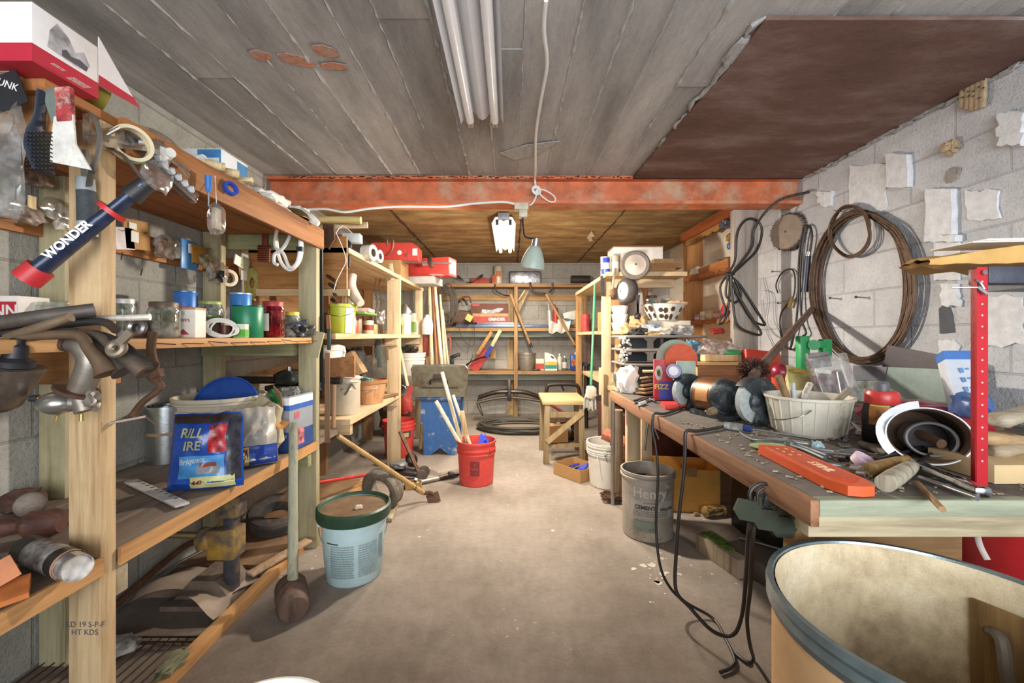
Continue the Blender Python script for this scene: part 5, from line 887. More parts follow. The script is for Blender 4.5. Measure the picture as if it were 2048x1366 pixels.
for i, (x, y) in enumerate(((282, 922), (345, 974))): solo('plastic_stopper', ['small blue plastic cap by the galvanised roll', 'small blue plastic cap near the charcoal bag'][i], 'cap', pm('2c4aa0', .4), B().lathe([(0, 0), (.013, 0), (.013, .008), (0, .009)], T(G(x, y, ZB))))
# ================================================================ REAR LEFT RACK
Z2T, Z2M, Z2B = 1.6915, 1.1665, .6365
ax = thing('axe', 'pale-handled axe lying on top of the brown end panel', 'axe', (-1.0, 2.58, 1.77), w=True)
part(ax, 'handle', wood('d6c084', 'b09858', 'x'), B().tube([P(622, 441, 2.55), P(670, 439, 2.56), P(722, 441, 2.57)], [.021, .019, .024], n=12)); part(ax, 'axe_head', pm('5c3e2a', .6, .3, .25, 14, .2), B().prism([(-.03, .04), (.035, .04), (.04, -.05), (.005, -.11), (-.02, -.08)], .02, T(P(658, 463, 2.57)) @ E(90, 0, 0)))
pole('axe_shaft', 'second pale axe handle lying below the first on the end panel', 'handle', P(640, 452, 2.62), P(735, 450, 2.66), .02, wood('c9b592', 'a08c64', 'x'))
solo('hand_saw', 'black steel bar hanging down the side of the greenish post', 'bar', pm('2c3236', .4, .6), B().bar(P(640, 478, 2.38), P(642, 772, 2.4), .028, .01, (0, 1, 0)).tube([P(642, 765, 2.4), P(639, 780, 2.39), P(648, 785, 2.39)], .01))
fb = thing('flat_bar', 'long rusty flat steel bar with black grip hanging in front of the second rack', 'bar', P(657, 760, 2.37), w=True); part(fb, 'blade', wood('7a5c44', '4e3828'), B().prism([(-.014, 0), (.014, 0), (.014, .5), (-.014, .5)], .005, T(P(655, 885, 2.36)) @ E(90, 0, -2))); part(fb, 'grip', pm('2a3638', .5), B().bar(P(658, 700, 2.355), P(658, 658, 2.355), .02, .012, (0, 1, 0), .003)); part(fb, 'tang', wood('8a5a3a', '5c3a24'), B().bar(P(658, 658, 2.355), P(656, 630, 2.355), .02, .012, (0, 1, 0)))
pole('flat_bar', 'shorter brown flat bar hanging behind the long rusty one', 'bar', P(667, 855, 2.42), P(668, 770, 2.42), .012, wood('9a7858', '6c503a'))
cbx = carton('small_carton', 'small grey-white and red carton on top of the end panel', 'box', P(705, 486, 2.75)-V((0, 0, .0)), (.11, .07, .055), 'c4ccca', rz=5, bands=()); part(cbx, 'red_panel', rc2, B().box((-.085, .01, .025), (.06, .05, .05)))
tp1 = roll('duct_tape_roll', 'nearer white duct tape roll hanging at the rack corner', 'tape', P(738, 506, 2.9), (1, -.25, 0), .055, .03, .07, pm('d9d2c0', .5), pm('8a7048', .8)); roll('duct_tape_roll', 'farther narrow white tape roll behind the duct tape roll', 'tape', P(757, 513, 2.98), (1, -.2, 0), .045, .024, .03, pm('e4dfd2', .5), pm('8a7048', .8))
solo('black_hook', 'black iron hook bar hanging from the small carton', 'hook', black_m, B().tube([P(694, 482, 2.7), P(700, 490, 2.68), P(698, 505, 2.68), P(698, 535, 2.68)], [.012, .012, .01, .007], n=8))
solo('string', 'thin white string looped from the axe down to the yellow-green pail', 'string', paper_m, B().tube([P(672, 466, 2.5), P(685, 451, 2.5), P(704, 466, 2.5)], .0022, k=2).tube([P(672, 466, 2.5), P(683, 490, 2.5), P(692, 520, 2.5), P(684, 540, 2.5), P(674, 560, 2.5), P(668, 580, 2.5)], .0022))
carton('cardboard_box', 'plain brown crate on the rear left rack carrying the red toolbox', 'box', (-1.23, 4.12, Z2T), (.42, .3, .17), 'a57f50')
rtb = thing('toolbox', 'red metal toolbox with round white sticker high on the rear left rack', 'toolbox', (-1.09, 4.05, 1.863), w=True); rdm = pm('c8443a', .4, .1, .08)
part(rtb, 'case', rdm, B().prism([(-1.34, 0), (-.87, 0), (-.87, .13), (-.92, .165), (-1.3, .165), (-1.34, .13)], .2, T(0, 4.2, 1.863) @ E(90, 0, 0))); part(rtb, 'sticker', paper_m, B().cyl((-1.04, 3.999, 1.935), (-1.04, 3.9975, 1.935), .022, n=20)); part(rtb, 'sticker', paper_m, B().box((-.895, 3.998, 1.94), (.045, .002, .065))); part(rtb, 'latch', steel_m, B().box((-.97, 3.995, 1.91), (.02, .01, .03)))
part(rtb, 'handle', wire_m, B().tube([(-1.15, 3.99, 2.0), (-1.14, 3.97, 2.06), (-1.09, 3.97, 2.05), (-1.1, 3.98, 1.96), (-1.16, 3.985, 1.9)], .004))
carton('flat_carton', 'flat grey-white carton under the long red case on the rear rack', 'box', (-.98, 4.55, Z2T), (.44, .3, .075), 'b9b6ae', rz=-8)
lcs = thing('tool_case', 'long red tool carton with white print jutting out over the aisle', 'box', (-.84, 4.52, Z2T+.076), (0, 0, -16)); part(lcs, 'case', pm('d0443c', .5, 0, .06), B().box((0, 0, .1), (.5, .2, .19), bev=.003)); part(lcs, 'end_label', pm('d8cdb8', .6, 0, .3, 30, 0), B().box((.2506, 0, .1), (.001, .15, .14))); fine(lcs, .1, .22, .03, .15, FRONT(0, -.1012, 0), 5, white_m, 9); part(lcs, 'clamp_print', pm('b9a89c', .5), B().box((-.02, -.1008, .14), (.06, .001, .05)))
cbar = thing('bar_clamp', 'steel bar clamp resting along the front of the long red carton', 'clamp', (-.85, 4.33, 1.8), w=True); part(cbar, 'bar', dkst, B().bar(P(780, 522, 4.0), P(902, 527, 4.3), .014, .02)); part(cbar, 'jaw', dkst, B().bar(P(858, 515, 4.18), P(864, 535, 4.18), .04, .03, (0, 1, 0), .004))
# middle shelf
yp = bucket('small_pail', 'yellow-green pail with white stripe on the second rack middle shelf', 'bucket', (-1.08, 2.72, Z2M), .068, .088, .185, pm('b5bd38', .4, 0, .05), rz=10, ribs=(.88,), swing=60, grip=False); wrapband(yp, 'white_stripe', .07, .004, .16, 30, 75, white_m, rr2=.087)
sh = thing('shoe_last', 'pale wooden shoe last standing in the yellow-green pail', 'last', (-1.07, 2.78, 1.34), w=True); part(sh, 'foot_form', pm('cbb8a4', .5, 0, .06), B().tube([P(706, 550, 2.75), P(702, 570, 2.75), P(708, 590, 2.73), P(722, 607, 2.7)], [.03, .038, .045, .03], n=14, sq=.8).sph(P(704, 552, 2.75), (.03, .03, .02))); part(sh, 'sole', pm('a8906e', .6), B().tube([P(697, 560, 2.77), P(698, 590, 2.77), P(716, 612, 2.74)], [.018, .02, .016], sq=.5))
pole('wooden_mallet', 'turned wooden handle standing beside the shoe last', 'handle', P(692, 612, 2.7), P(692, 548, 2.68), .011, wood('c4a070', '946c40')); carton('printed_carton', 'tall cream carton standing behind the turned wooden handle', 'box', (-1.1, 2.9, Z2M), (.07, .06, .36), 'd8cdb8')
sw2 = thing('hanging_files', 'dark wood files and rasps hanging by the greenish post', 'files', P(655, 580, 2.6), w=True)
for i in range(4): part(sw2, 'file_handle', pm(['4a2c1c', '3a2a24', '5c4030', '2e2420'][i], .5), B().cyl(P(650+5*i, 548+17*i, 2.62), P(672, 563+14*i, 2.58), .014, .009))
part(sw2, 'rack_bar', wood('8a5c34', '5c3a1c'), B().bar(P(652, 540, 2.63), P(652, 625, 2.63), .04, .015, (0, 1, 0)))
jl = [(-1.22, 2.98, .035, .11, 'd8d2c4', '7a2a2a'), (-1.14, 3.1, .035, .09, 'b8562c', None), (-1.2, 3.25, .04, .13, '5c2420', None), (-1.1, 3.3, .04, .1, 'c8b48c', '8a2c2c'), (-1.3, 3.1, .045, .16, '3c342c', None), (-1.33, 2.8, .04, .14, 'e0dcd0', '3a6a4a'), (-1.25, 3.45, .045, .12, '9a9488', None), (-1.12, 3.48, .035, .075, 'b89858', None), (-1.4, 3.3, .05, .18, '4c5a44', None), (-1.36, 3.55, .045, .2, '2f5a46', 'd8d0b8')]
jn_ = ['white tin with dark red band on the second rack middle shelf', 'short orange-brown tin behind the yellow-green pail', 'dark red tin mid shelf of the second rack', 'tan tin with red band on the second rack middle shelf', 'tall dark brown tin toward the wall on the second rack', 'cream tin with green band at the wall behind the pail', 'grey tin near the light timber post on the middle shelf', 'small squat yellow-brown tin near the light timber post', 'tall grey-green tin at the wall on the second rack', 'tall dark green tin with pale band at the wall']
for q, lb_ in zip(jl, jn_): can(lb_, (q[0], q[1], Z2M), q[2], q[3], q[4], q[5])
solo('green_tray', 'flat green plastic tray lying on the tins of the second rack', 'tray', pm('6a9a4a', .45), B().box((-1.17, 3.28, Z2M+.155), (.2, .3, .02), bev=.006)); solo('paper_stack', 'stack of papers and a pink cloth on the flat green tray', 'papers', pm('c8a8a0', .8, 0, .3), B().box((-1.16, 3.3, Z2M+.18), (.17, .25, .03), (0, 0, 8), bev=.004))
for i, (x, Y, L) in enumerate(((752, 3.74, 190), (760, 3.76, 160), (824, 4.66, 100))):
    b = B(); n = int(L/5)
    for k in range(n): c_ = P(x+2*sin(k*.5), 528+5*k, Y); b.torus(c_, .008, .0028, T(c_) @ E(90, 0, 90*(k % 2)) @ T(-c_), 10, 5, 1, 1.5)
    solo('chain', ['rusty chain hanging left of the light timber post', 'shorter rusty chain hanging on the light timber post', 'chain hanging at the far post of the second rack'][i], 'chain', rust_m, b)
solo('foil_lump', 'crumpled silver foil stuck on the hanging chain', 'foil', pm('d4d0c8', .3, .7), B().lump(P(762, 635, 3.7), (.06, .05, .1), 5, .45, flat=False))
for i, (x, y0, y1, Y, w_, h_, lb_) in enumerate(((764, 640, 690, 3.72, .02, '6c5038', 'brown twisted tool hanging from the chain at the timber post'), (756, 680, 735, 3.7, .045, '5a6058', 'grey perforated steel plate hanging on the timber post'), (770, 540, 562, 3.72, .03, '7a6848', 'short wooden block tied high on the timber post'), (781, 527, 560, 3.76, .035, 'd8cba8', 'pale wedge of wood hung at the timber post top'), (771, 662, 720, 3.77, .025, '8a7250', 'brown hook hanging low on the timber post'))):
    solo('hanging_tool', lb_, 'tool', pm(h_, .6, .2, .2, 20, .2, dirt=.2), B().bar(P(x, y0, Y), P(x+4, y1, Y), w_, .014, (0, 1, 0), .004))
# beyond the post
kt2 = thing('kettle', 'steel funnel-topped can on the middle shelf right of the timber post', 'can', (-1.04, 4.2, Z2M)); part(kt2, 'can_body', pm('d8d2c4', .4), B().lathe([(0, 0), (.06, 0), (.06, .2), (0, .2)])); part(kt2, 'funnel', steel_m, B().lathe([(.07, .2), (.065, .23), (.03, .28), (.012, .3), (0, .3)]))
carton('printed_carton', 'white and green carton on the middle shelf beyond the timber post', 'box', (-1.03, 4.45, Z2M), (.08, .1, .22), 'b9b09a', bands=((.1, .6, '6a8a3a'),)); bottle('white bottle with spout right of the timber post', (-1.04, 4.62, Z2M), .04, .19, 'e4dfd2', flat=.7); can('dark tin at the far end of the second rack middle shelf', (-1.16, 4.4, Z2M), .05, .26, '4a4a40')
solo('orange_box', 'orange-tan carton on the middle shelf at the timber post', 'box', pm('c89460', .7), B().box((-1.06, 4.02, Z2M+.08), (.09, .1, .16), bev=.002))
ws_ = thing('hand_saw', 'old hand saw with wide grey blade hanging beyond the timber post', 'saw', P(790, 700, 4.0), w=True); part(ws_, 'blade', pm('7d756a', .45, .6, .2), B().prism([(-.035, 0), (.02, 0), (.045, .44), (-.05, .44)], .004, T(P(795, 745, 3.95)) @ E(90, 0, 3)));
part(ws_, 'handle', pm('3a3634', .5), B().tube([P(786, 750, 3.94), P(790, 780, 3.94), P(808, 782, 3.94), P(806, 755, 3.94), P(790, 748, 3.94)], .022, n=10).lump(P(797, 765, 3.95), (.09, .05, .14), 6, .25, flat=False)); part(ws_, 'frame', steel_m, B().tube([P(776, 788, 3.92), P(800, 790, 3.92), P(812, 778, 3.92), P(804, 770, 3.92)], .007))
pole('axe_shaft', 'pale wooden handle leaning down past the white bucket on the rack', 'handle', P(798, 690, 3.98), P(815, 772, 3.9), .014, ash)
bk_ = solo('flat_bar', 'long brown flat iron bar hanging vertically right of the timber post', 'bar', wood('8a6c54', '5e4636'), B().bar(P(791, 652, 3.9), P(794, 748, 3.9), .045, .006, (0, 1, 0)))
bucket('white_bucket', 'white plastic bucket standing on the lower shelf beyond the timber post', 'bucket', (-1.03, 4.42, Z2B), .125, .145, .34, pm('e2dacb', .5, 0, .05), rz=40, ribs=(.78, .88), swing=50, grip=False); solo('machine_part', 'greasy machine part resting in the white bucket on the rack', 'machine', dkst, B().lump((-1.05, 4.42, Z2B+.36), (.15, .13, .1), 6, .4))
# lower shelf near end
cr_ = thing('stoneware_crock', 'pale stoneware crock standing on the lower shelf of the second rack', 'crock', (-1.1, 2.83, Z2B)); stn = pm('c0b49e', .5, 0, .06, 20, .1); part(cr_, 'crock_body', stn, B().lathe([(0, 0), (.092, 0), (.097, .01), (.097, .19), (.1, .2), (.1, .215), (.09, .215), (.086, .02), (0, .02)], n=36)); part(cr_, 'handle', stn, B().tube([(.02, -.096, .17), (.03, -.12, .165), (.06, -.11, .165), (.065, -.075, .17)], .009))
bucket('white_bucket', 'printed white bucket tipped on top of the stoneware crock', 'bucket', (-1.12, 2.66, Z2B+.235), .09, .105, .2, pm('ded6c8', .5, 0, .05), rot=(-14, -14, 0), ribs=(.5, .8), swing=20, grip=False)
solo('pipe_wrench', 'small steel hand tool hooked over the rim of the crock', 'tool', steel_m, B().bar(P(690, 790, 2.68), P(703, 768, 2.68), .014, .01).bar(P(703, 768, 2.68), P(712, 778, 2.68), .012, .008)); solo('cloth_rag', 'white crumpled rag on the crock beneath the tipped bucket', 'rag', pm('d8cfc0', .9), B().lump((-1.03, 2.72, Z2B+.235), (.12, .1, .05), 7, .4))
wbs = thing('bushel_basket', 'round wood-splint basket on the lower shelf by the timber post', 'basket', (-1.09, 3.28, Z2B)); spl = wood('c49468', '9a6a40')
bs_ = B(); part(wbs, 'basket_wall', spl, B().lathe([(0, 0), (.105, 0), (.135, .17), (.131, .17), (.1, .006), (0, .006)], n=14)); part(wbs, 'rim_band', wood('a8764c', '7a5230', 'x'), B().lathe([(.134, .155), (.14, .155), (.142, .18), (.136, .18)], n=36)); part(wbs, 'wire_handle', wire_m, B().tube([(-.135, 0, .16), (-.08, -.11, .12), (0, -.15, .11), (.08, -.11, .12), (.135, 0, .16)], .003))
solo('cloth_rag', 'folded teal-green cloth in the splint basket', 'rag', pm('5f8078', .9, 0, .2), B().lump((-1.12, 3.22, Z2B+.17), (.16, .1, .06), 8, .35))
cbx2 = thing('wooden_box', 'brown marked carton tilted on end behind the splint basket', 'box', (-1.15, 3.4, Z2B), (0, -28, 0)); part(cbx2, 'box_body', pm('a58660', .8, 0, .15), B().box((0, 0, .3), (.2, .12, .2), bev=.004)); part(cbx2, 'black_mark', pm('3a3028', .7), B().bar((-.05, -.061, .3), (.06, -.061, .34), .02, .001, (0, 1, 0))); part(cbx2, 'base', dkst, B().box((0, 0, .14), (.16, .1, .1)))
solo('machine_part', 'black greasy metal assembly behind the tilted carton', 'machine', pm('35302c', .6, .3, .3), B().lump((-1.3, 3.5, Z2B+.2), (.26, .2, .4), 18, .35)); stick('dark stick lying on the lower shelf edge by the splint basket', (-1.18, 3.1, Z2B+.012), (-.97, 3.66, Z2B+.012), .03, .02, wood('7a5a3c', '4e3824'))
# leaning long tools in the far left corner
lt = [(864, 735, 858, 560, .022, 'c9b48c', 'thick pale pole leaning in the far left corner'), (874, 735, 864, 560, .016, '8a5a3a', 'brown pole second from left in the far left corner'), (884, 735, 868, 555, .02, 'e0d0ac', 'pale broomstick in the middle of the corner poles'), (891, 735, 880, 590, .014, 'd8c49c', 'thin pale stick right of the pale broomstick'), (897, 735, 885, 620, .012, 'c8b288', 'shortest thin stick among the corner poles')]
for x0, y0, x1, y1, r_, h_, lb_ in lt: pole('wooden_pole', lb_, 'pole', P(x0, y0, 4.75), P(x1, y1, 5.1), r_, wood(h_, '8a6a44'), 'long poles leaning in the far left corner')
for i, (x, h_) in enumerate(((840, 'b8302c'), (851, '9a3a2c'))): solo('clamp_bar', ['left red steel clamp bar leaning by the far rack post', 'right red-brown steel clamp bar leaning by the far rack post'][i], 'clamp', pm(h_, .45, .2), B().bar(P(x, 735, 4.9), P(x+4, 655, 4.9), .05, .02, (0, 1, 0)))
solo('orange_saw', 'orange hand tool hanging beside the red clamp bars', 'tool', pm('d06a30', .5), B().bar(P(860, 700, 4.9), P(862, 650, 4.9), .05, .02, (0, 1, 0), .006))
solo('white_jug', 'white plastic jug standing on the shelf among the poles', 'jug', pm('e0dbd0', .45), B().lathe([(0, 0), (.06, 0), (.065, .1), (.055, .16), (.02, .2), (.02, .22), (0, .22)]), loc=(-.92, 4.72, Z2M))
solo('cable_coil', 'tangled coil of dark rope and chain hanging in the far left corner', 'rope', pm('4c4238', .7, 0, .3), coil(None, .1, .2, T(P(893, 610, 5.5)) @ E(90, 0, 0), 14, .35, .007)); solo('red_rope', 'thin red-brown rope hanging below the dark coil', 'rope', pm('a4604a', .8), coil(None, .03, .12, T(P(897, 690, 5.6)) @ E(90, 0, 0), 4, .3, .006))
solo('tarp', 'brown boots and canvas heaped on the floor behind the blue stool', 'canvas', pm('6a5240', .9, 0, .3), B().lump((-1.32, 5.0, .2), (.36, .3, .42), 51, .35))
# ================================================================ FAR WALL SHELVES
ZA, ZBm, ZC2 = 1.8735, 1.2655, .6715
solo('seat_pan', 'dark grey curved metal pan on the top far shelf beside the red carton', 'pan', pm('5c554c', .5, .3), B().sheet(12, 6, lambda u, v: V((-.74+.36*u, 5.9+.14*v, ZA+.02+.14*(.5+.5*sin(2.2+u*5.5))*(.5+.5*v))))); solo('red_carton', 'low red and orange cartons behind the dark pan on the far top shelf', 'box', pm('a8483a', .7), B().box((-.42, 6.08, ZA+.05), (.26, .12, .1), bev=.003)); solo('red_block', 'small red block at the end of the cartons on the far top shelf', 'block', pm('c0583c', .7), B().box((-.22, 5.98, ZA+.065), (.06, .06, .13), bev=.003))
solo('plywood_sheet', 'thin bare plywood offcut lying on the far top shelf at left', 'board', wood('b48c60', '8a643c', 'x'), B().box((-.75, 6.12, ZA+.012), (.4, .2, .024)))
tc_ = can('tall tan can with round orange label on the far top shelf', (-.165, 6.02, ZA), .062, .26, 'cdbfa4', None, 'b0a48c'); part(tc_, 'label', pm('c07850', .6), B().lathe([(.0628, .11), (.0628, .19)], I4, 12, R(-120), R(-50)))
solo('foil_package', 'silver foil-wrapped package on the far top shelf', 'package', pm('96969a', .38, .85, .3, 16, .9), B().box((.215, 6.02, ZA+.092), (.44, .22, .18), bev=.02)); solo('black_tube', 'short black cardboard tube lying on the far top shelf at right', 'tube', pm('352c2a', .6), B().cyl((.86, 5.98, ZA+.065), (1.12, 5.98, ZA+.065), .062, n=24))
st_ = thing('scythe_hoe', 'long curved-handled hoe hung slantwise from the far top shelf', 'hoe', P(1110, 620, 5.7), w=True)
part(st_, 'handle', wood('a8865c', '785838'), B().cyl(P(1092, 588, 5.68), P(1150, 690, 5.75), .018)); part(st_, 'bow', dkst, B().tube([P(1060, 565, 5.7), P(1064, 580, 5.68), P(1076, 586, 5.67), P(1092, 588, 5.68)], .014)); part(st_, 'bow', dkst, B().tube([P(1105, 565, 5.7), P(1104, 578, 5.69), P(1098, 585, 5.68)], .013)); part(st_, 'ferrule', dkst, B().cyl(P(1150, 690, 5.75), P(1156, 701, 5.75), .02, .01))
sn = thing('hand_hoe', 'long wooden tool handle hanging slantwise at the centre shelf post', 'handle', P(1040, 640, 5.7), w=True); part(sn, 'handle', wood('a07c50', '6e5030'), B().cyl(P(1021, 588, 5.7), P(1060, 688, 5.72), .022, .018)); part(sn, 'ferrule', dkst, B().cyl(P(1060, 686, 5.72), P(1063, 695, 5.72), .02)); part(sn, 'hook', dkst, B().tube([P(990, 568, 5.75), P(993, 582, 5.75), P(1008, 590, 5.74), P(1023, 592, 5.7)], .01))
stick('pale lath leaning beside the centre post under the top far shelf', P(1036, 602, 6.0), P(1050, 580, 6.0), .05, .02, ash, 'wood_lath', 'lath')
gr = carton('power_tool_carton', 'brown and red power tool carton on the middle far shelf', 'box', (-.285, 6.0, ZBm+.13), (.52, .18, .26), '6c4434'); gr.location.z = ZBm+.075
part(gr, 'red_base', pm('b83a34', .6), B().box((0, -.0906, .04), (.522, .001, .08))); part(gr, 'sand_band', pm('b88c5c', .6), B().box((0, -.0906, .1), (.522, .001, .045))); part(gr, 'tool_picture', pm('b4b0b4', .6, 0, .4, 20, 0), B().prism([(-.12, .13), (.0, .12), (.14, .14), (.2, .19), (.12, .2), (.02, .17), (-.1, .18)], .001, FRONT(0, -.0912, 0))); part(gr, 'red_tag', red_m, B().box((-.19, -.0908, .24), (.1, .001, .025))); txt(gr, 'GRINDER', white_m, .055, FRONT(.1, -.0922, .04), bold=.002)
solo('metal_sheet', 'grey metal plate lying under the power tool carton', 'sheet', pm('7e8a88', .4, .5), B().box((-.1, 5.98, ZBm+.058), (.72, .24, .03), bev=.004)); solo('blue_rail', 'long blue-grey steel rail along the middle far shelf', 'rail', pm('6f7d98', .35, .5), B().box((-.1, 5.89, ZBm+.022), (1.3, .1, .042), bev=.008))
lbg = thing('leather_bag', 'brown leather tool pouch on the middle far shelf at left', 'bag', (-.62, 5.93, ZBm+.045), w=True); lm = pm('5c4434', .75, 0, .2); part(lbg, 'pouch', lm, B().lump((-.67, 5.86, ZBm+.14), (.3, .14, .2), 3, .18)); part(lbg, 'handle', lm, B().tube([P(920, 605, 5.8), P(925, 595, 5.8), P(938, 594, 5.8), P(942, 606, 5.8)], .012)); part(lbg, 'strap', lm, B().tube([P(916, 645, 5.75), P(922, 670, 5.72), P(935, 688, 5.72), P(948, 688, 5.72), P(948, 640, 5.75)], .01, sq=.4))
solo('tape_measure', 'yellow square tape measure hooked on the leather pouch', 'tape', pm('d8b860', .5), B().box(P(938, 636, 5.72), (.09, .04, .09), (0, 30, 0), bev=.01)); solo('tool_lump', 'rusty bundle of tools on the middle far shelf left of the pouch', 'tools', rust_m, B().lump((-.88, 5.95, ZBm+.09), (.22, .16, .17), 8, .4)); solo('hand_tool', 'dark long-legged pliers standing behind the leather pouch', 'pliers', dkst, B().tube([P(912, 640, 5.9), P(915, 610, 5.9), P(925, 598, 5.9), P(935, 610, 5.9)], .012))
for i, (x, h_) in enumerate(((1100, 'c4c0b8'), (1112, 'b83a2c'))):
    p = P(x, 618, 5.95); solo('grease_gun', ['silver grease gun standing on the middle far shelf', 'red cylinder standing beside the silver grease gun'][i], 'cylinder', pm(h_, .35, .4 if i == 0 else 0), B().cyl((p.x, 5.95, ZBm), (p.x-.01, 5.95, ZBm+.28-.04*(i == 0)), .04, .035, 16).cyl((p.x-.01, 5.95, ZBm+.2), (p.x-.02, 5.95, ZBm+.33), .012))
solo('white_bracket', 'white printed metal piece on the middle far shelf at right', 'bracket', pm('dcd8cc', .5), B().box((.87, 6.0, ZBm+.17), (.24, .08, .13), (0, -14, 0), bev=.006).box((.96, 6.0, ZBm+.05), (.03, .06, .1))); solo('denim_cloth', 'folded blue denim cloth on the middle far shelf at right', 'cloth', pm('5a7890', .9, 0, .15), B().lump((.78, 5.92, ZBm+.06), (.22, .16, .12), 4, .3)); solo('work_gloves', 'tan leather gloves beside the blue denim cloth', 'gloves', pm('b48e5e', .85), B().lump((.93, 5.92, ZBm+.05), (.2, .14, .1), 14, .35))
for i, (x, y, w_, h_) in enumerate(((1108, 655, .15, .13), (1128, 652, .18, .15))): p = P(x, y, 5.78); solo('cloth_rag', ['left pale cloth rag hanging over the middle far shelf', 'right pale cloth rag hanging over the middle far shelf'][i], 'rag', pm('d2c8ba', .9, 0, .1), B().sheet(8, 8, lambda u, v: p+V(((u-.5)*w_*(1-.3*v*abs(sin(5*u))), -.01-.02*sin(7*u+2*v), (.5-v)*h_*(1.1+.3*sin(6*u))))))
# bottom far shelf
for i, (p, q, nm) in enumerate((((935, 742), (985, 655), 'red'), ((948, 738), (1000, 650), 'blue'))): pass
sl = thing('hand_saw', 'hand saw with red sheath standing slantwise on the bottom far shelf', 'saw', P(960, 710, 5.9), w=True); part(sl, 'sheath', pm('b83a34', .5), B().bar(P(945, 740, 5.95), P(975, 700, 5.93), .14, .012, (0, 1, 0))); part(sl, 'handle', wood('c09058', '8a5f34'), B().bar(P(955, 708, 5.86), P(983, 664, 5.78), .045, .03, (0, 1, 0)))
sl2 = thing('hatchet', 'pale-handled hatchet with blue band leaning on the bottom far shelf', 'axe', P(985, 690, 5.9), w=True); part(sl2, 'handle', ash, B().bar(P(975, 708, 5.86), P(1001, 660, 5.78), .05, .03, (0, 1, 0), .006)); part(sl2, 'blue_band', pm('3c4090', .5), B().bar(P(972, 713, 5.86), P(984, 692, 5.83), .065, .035, (0, 1, 0))); part(sl2, 'head', dkst, B().tube([P(920, 738, 5.88), P(945, 722, 5.88), P(980, 710, 5.88)], [.01, .022, .03], sq=.4))
solo('wood_wedge', 'tan wooden wedge behind the hatchet on the bottom far shelf', 'block', wood('a88850', '7a6030'), B().box(P(985, 708, 6.02), (.1, .04, .12))); solo('sickle', 'dark curved sickle leaning at the left of the bottom far shelf', 'sickle', dkst, B().tube([P(925, 738, 5.85), P(940, 725, 5.85), P(946, 708, 5.85)], [.02, .024, .006], sq=.3)); solo('drill', 'black hand drill at the left end of the bottom far shelf', 'drill', black_m, B().box(P(910, 712, 5.85), (.14, .06, .05), (0, -20, 0), bev=.012).box(P(904, 724, 5.85), (.05, .05, .09), bev=.012))
gbk = bucket('metal_bucket', 'small galvanised bucket on the bottom far shelf right of the post', 'bucket', (.235, 5.96, ZC2), .105, .125, .24, pm('9c9282', .5, .5, .1), ribs=(.7,), swing=-70, grip=False, ear=.92)
carton('small_bottle', 'small white bottle with red label on the bottom far shelf', 'bottle', (.415, 5.94, ZC2), (.11, .06, .16), 'd8cfb8', bands=((.12, .6, 'b84438'),))
jg = thing('plastic_jug', 'white handled jug with yellow and green label on the bottom far shelf', 'jug', (.565, 5.92, ZC2)); part(jg, 'jug_body', pm('e6e2d4', .4), B().prism([(-.085, 0), (.085, 0), (.085, .14), (.03, .22), (-.06, .25), (-.085, .25)], .09, T(0, .045, 0) @ E(90, 0, 0))); part(jg, 'yellow_label', pm('d8b85c', .5), B().box((0, -.0456, .1), (.165, .001, .05))); part(jg, 'green_label', pm('2f8a78', .5), B().box((0, -.0456, .05), (.165, .001, .05))); part(jg, 'grip_hole', dkst, B().bar((.0, -.046, .2), (.04, -.046, .17), .022, .001, (0, 1, 0)))
bottle('slim cream bottle behind the white jug', (.7, 6.0, ZC2), .035, .23, 'd6d0c0'); bottle('small dark green and white bottle right of the white jug', (.765, 5.95, ZC2), .032, .2, '4a6a58', band='d8d4c8')
bt1 = thing('plastic_bottle', 'flat blue bottle with colourful label on the bottom far shelf', 'bottle', (.9, 5.9, ZC2)); part(bt1, 'bottle_body', pm('2f4a9a', .35), B().box((0, 0, .11), (.13, .06, .22), bev=.015)); part(bt1, 'label', pm('c4703c', .5, 0, .6, 40, 0), B().box((0, -.031, .11), (.1, .002, .09))); part(bt1, 'cap', paper_m, B().cyl((.02, 0, .22), (.02, 0, .255), .022)); can('blue and red spray can at the right end of the bottom far shelf', (1.02, 6.0, ZC2), .045, .22, '2a3aa0', 'c0503c', '2a3aa0')
solo('brush', 'flat dark brush lying before the galvanised bucket', 'brush', dkst, B().box((.37, 5.9, ZC2+.012), (.1, .06, .022), bev=.006))
# yoke / leaf spring, bed rail, umbrella, mop
yk = thing('leaf_spring', 'dark curved leaf spring bracket leaning on the centre post below the shelves', 'spring', (.1, 5.72, .3), w=True); part(yk, 'upper_leaf', dkst, B().tube([P(958, 795, 5.72), P(990, 785, 5.7), P(1020, 783, 5.7), P(1050, 785, 5.7), P(1082, 795, 5.72)], .048, sq=.6)); part(yk, 'lower_leaf', pm('6a6258', .6, .4), B().tube([P(952, 806, 5.72), P(990, 797, 5.72), P(1020, 795, 5.72), P(1050, 797, 5.72), P(1080, 802, 5.72)], .035, sq=.6)); part(yk, 'clamp', dkst, B().bar(P(1018, 758, 5.68), P(1019, 802, 5.66), .05, .07, (0, 1, 0), .008)); part(yk, 'link', dkst, B().tube([P(957, 795, 5.7), P(955, 812, 5.7), P(966, 832, 5.7), P(958, 806, 5.7)], .006))
solo('tube_frame', 'bent black tube frame standing behind the wooden stool', 'frame', pm('3a322c', .45, .4), B().tube([P(1092, 800, 4.9), P(1094, 775, 4.9), P(1104, 769, 4.9), P(1145, 769, 4.9), P(1157, 776, 4.9), P(1160, 800, 4.9)], .022).tube([P(1122, 769, 4.9), P(1128, 782, 4.9)], .012))
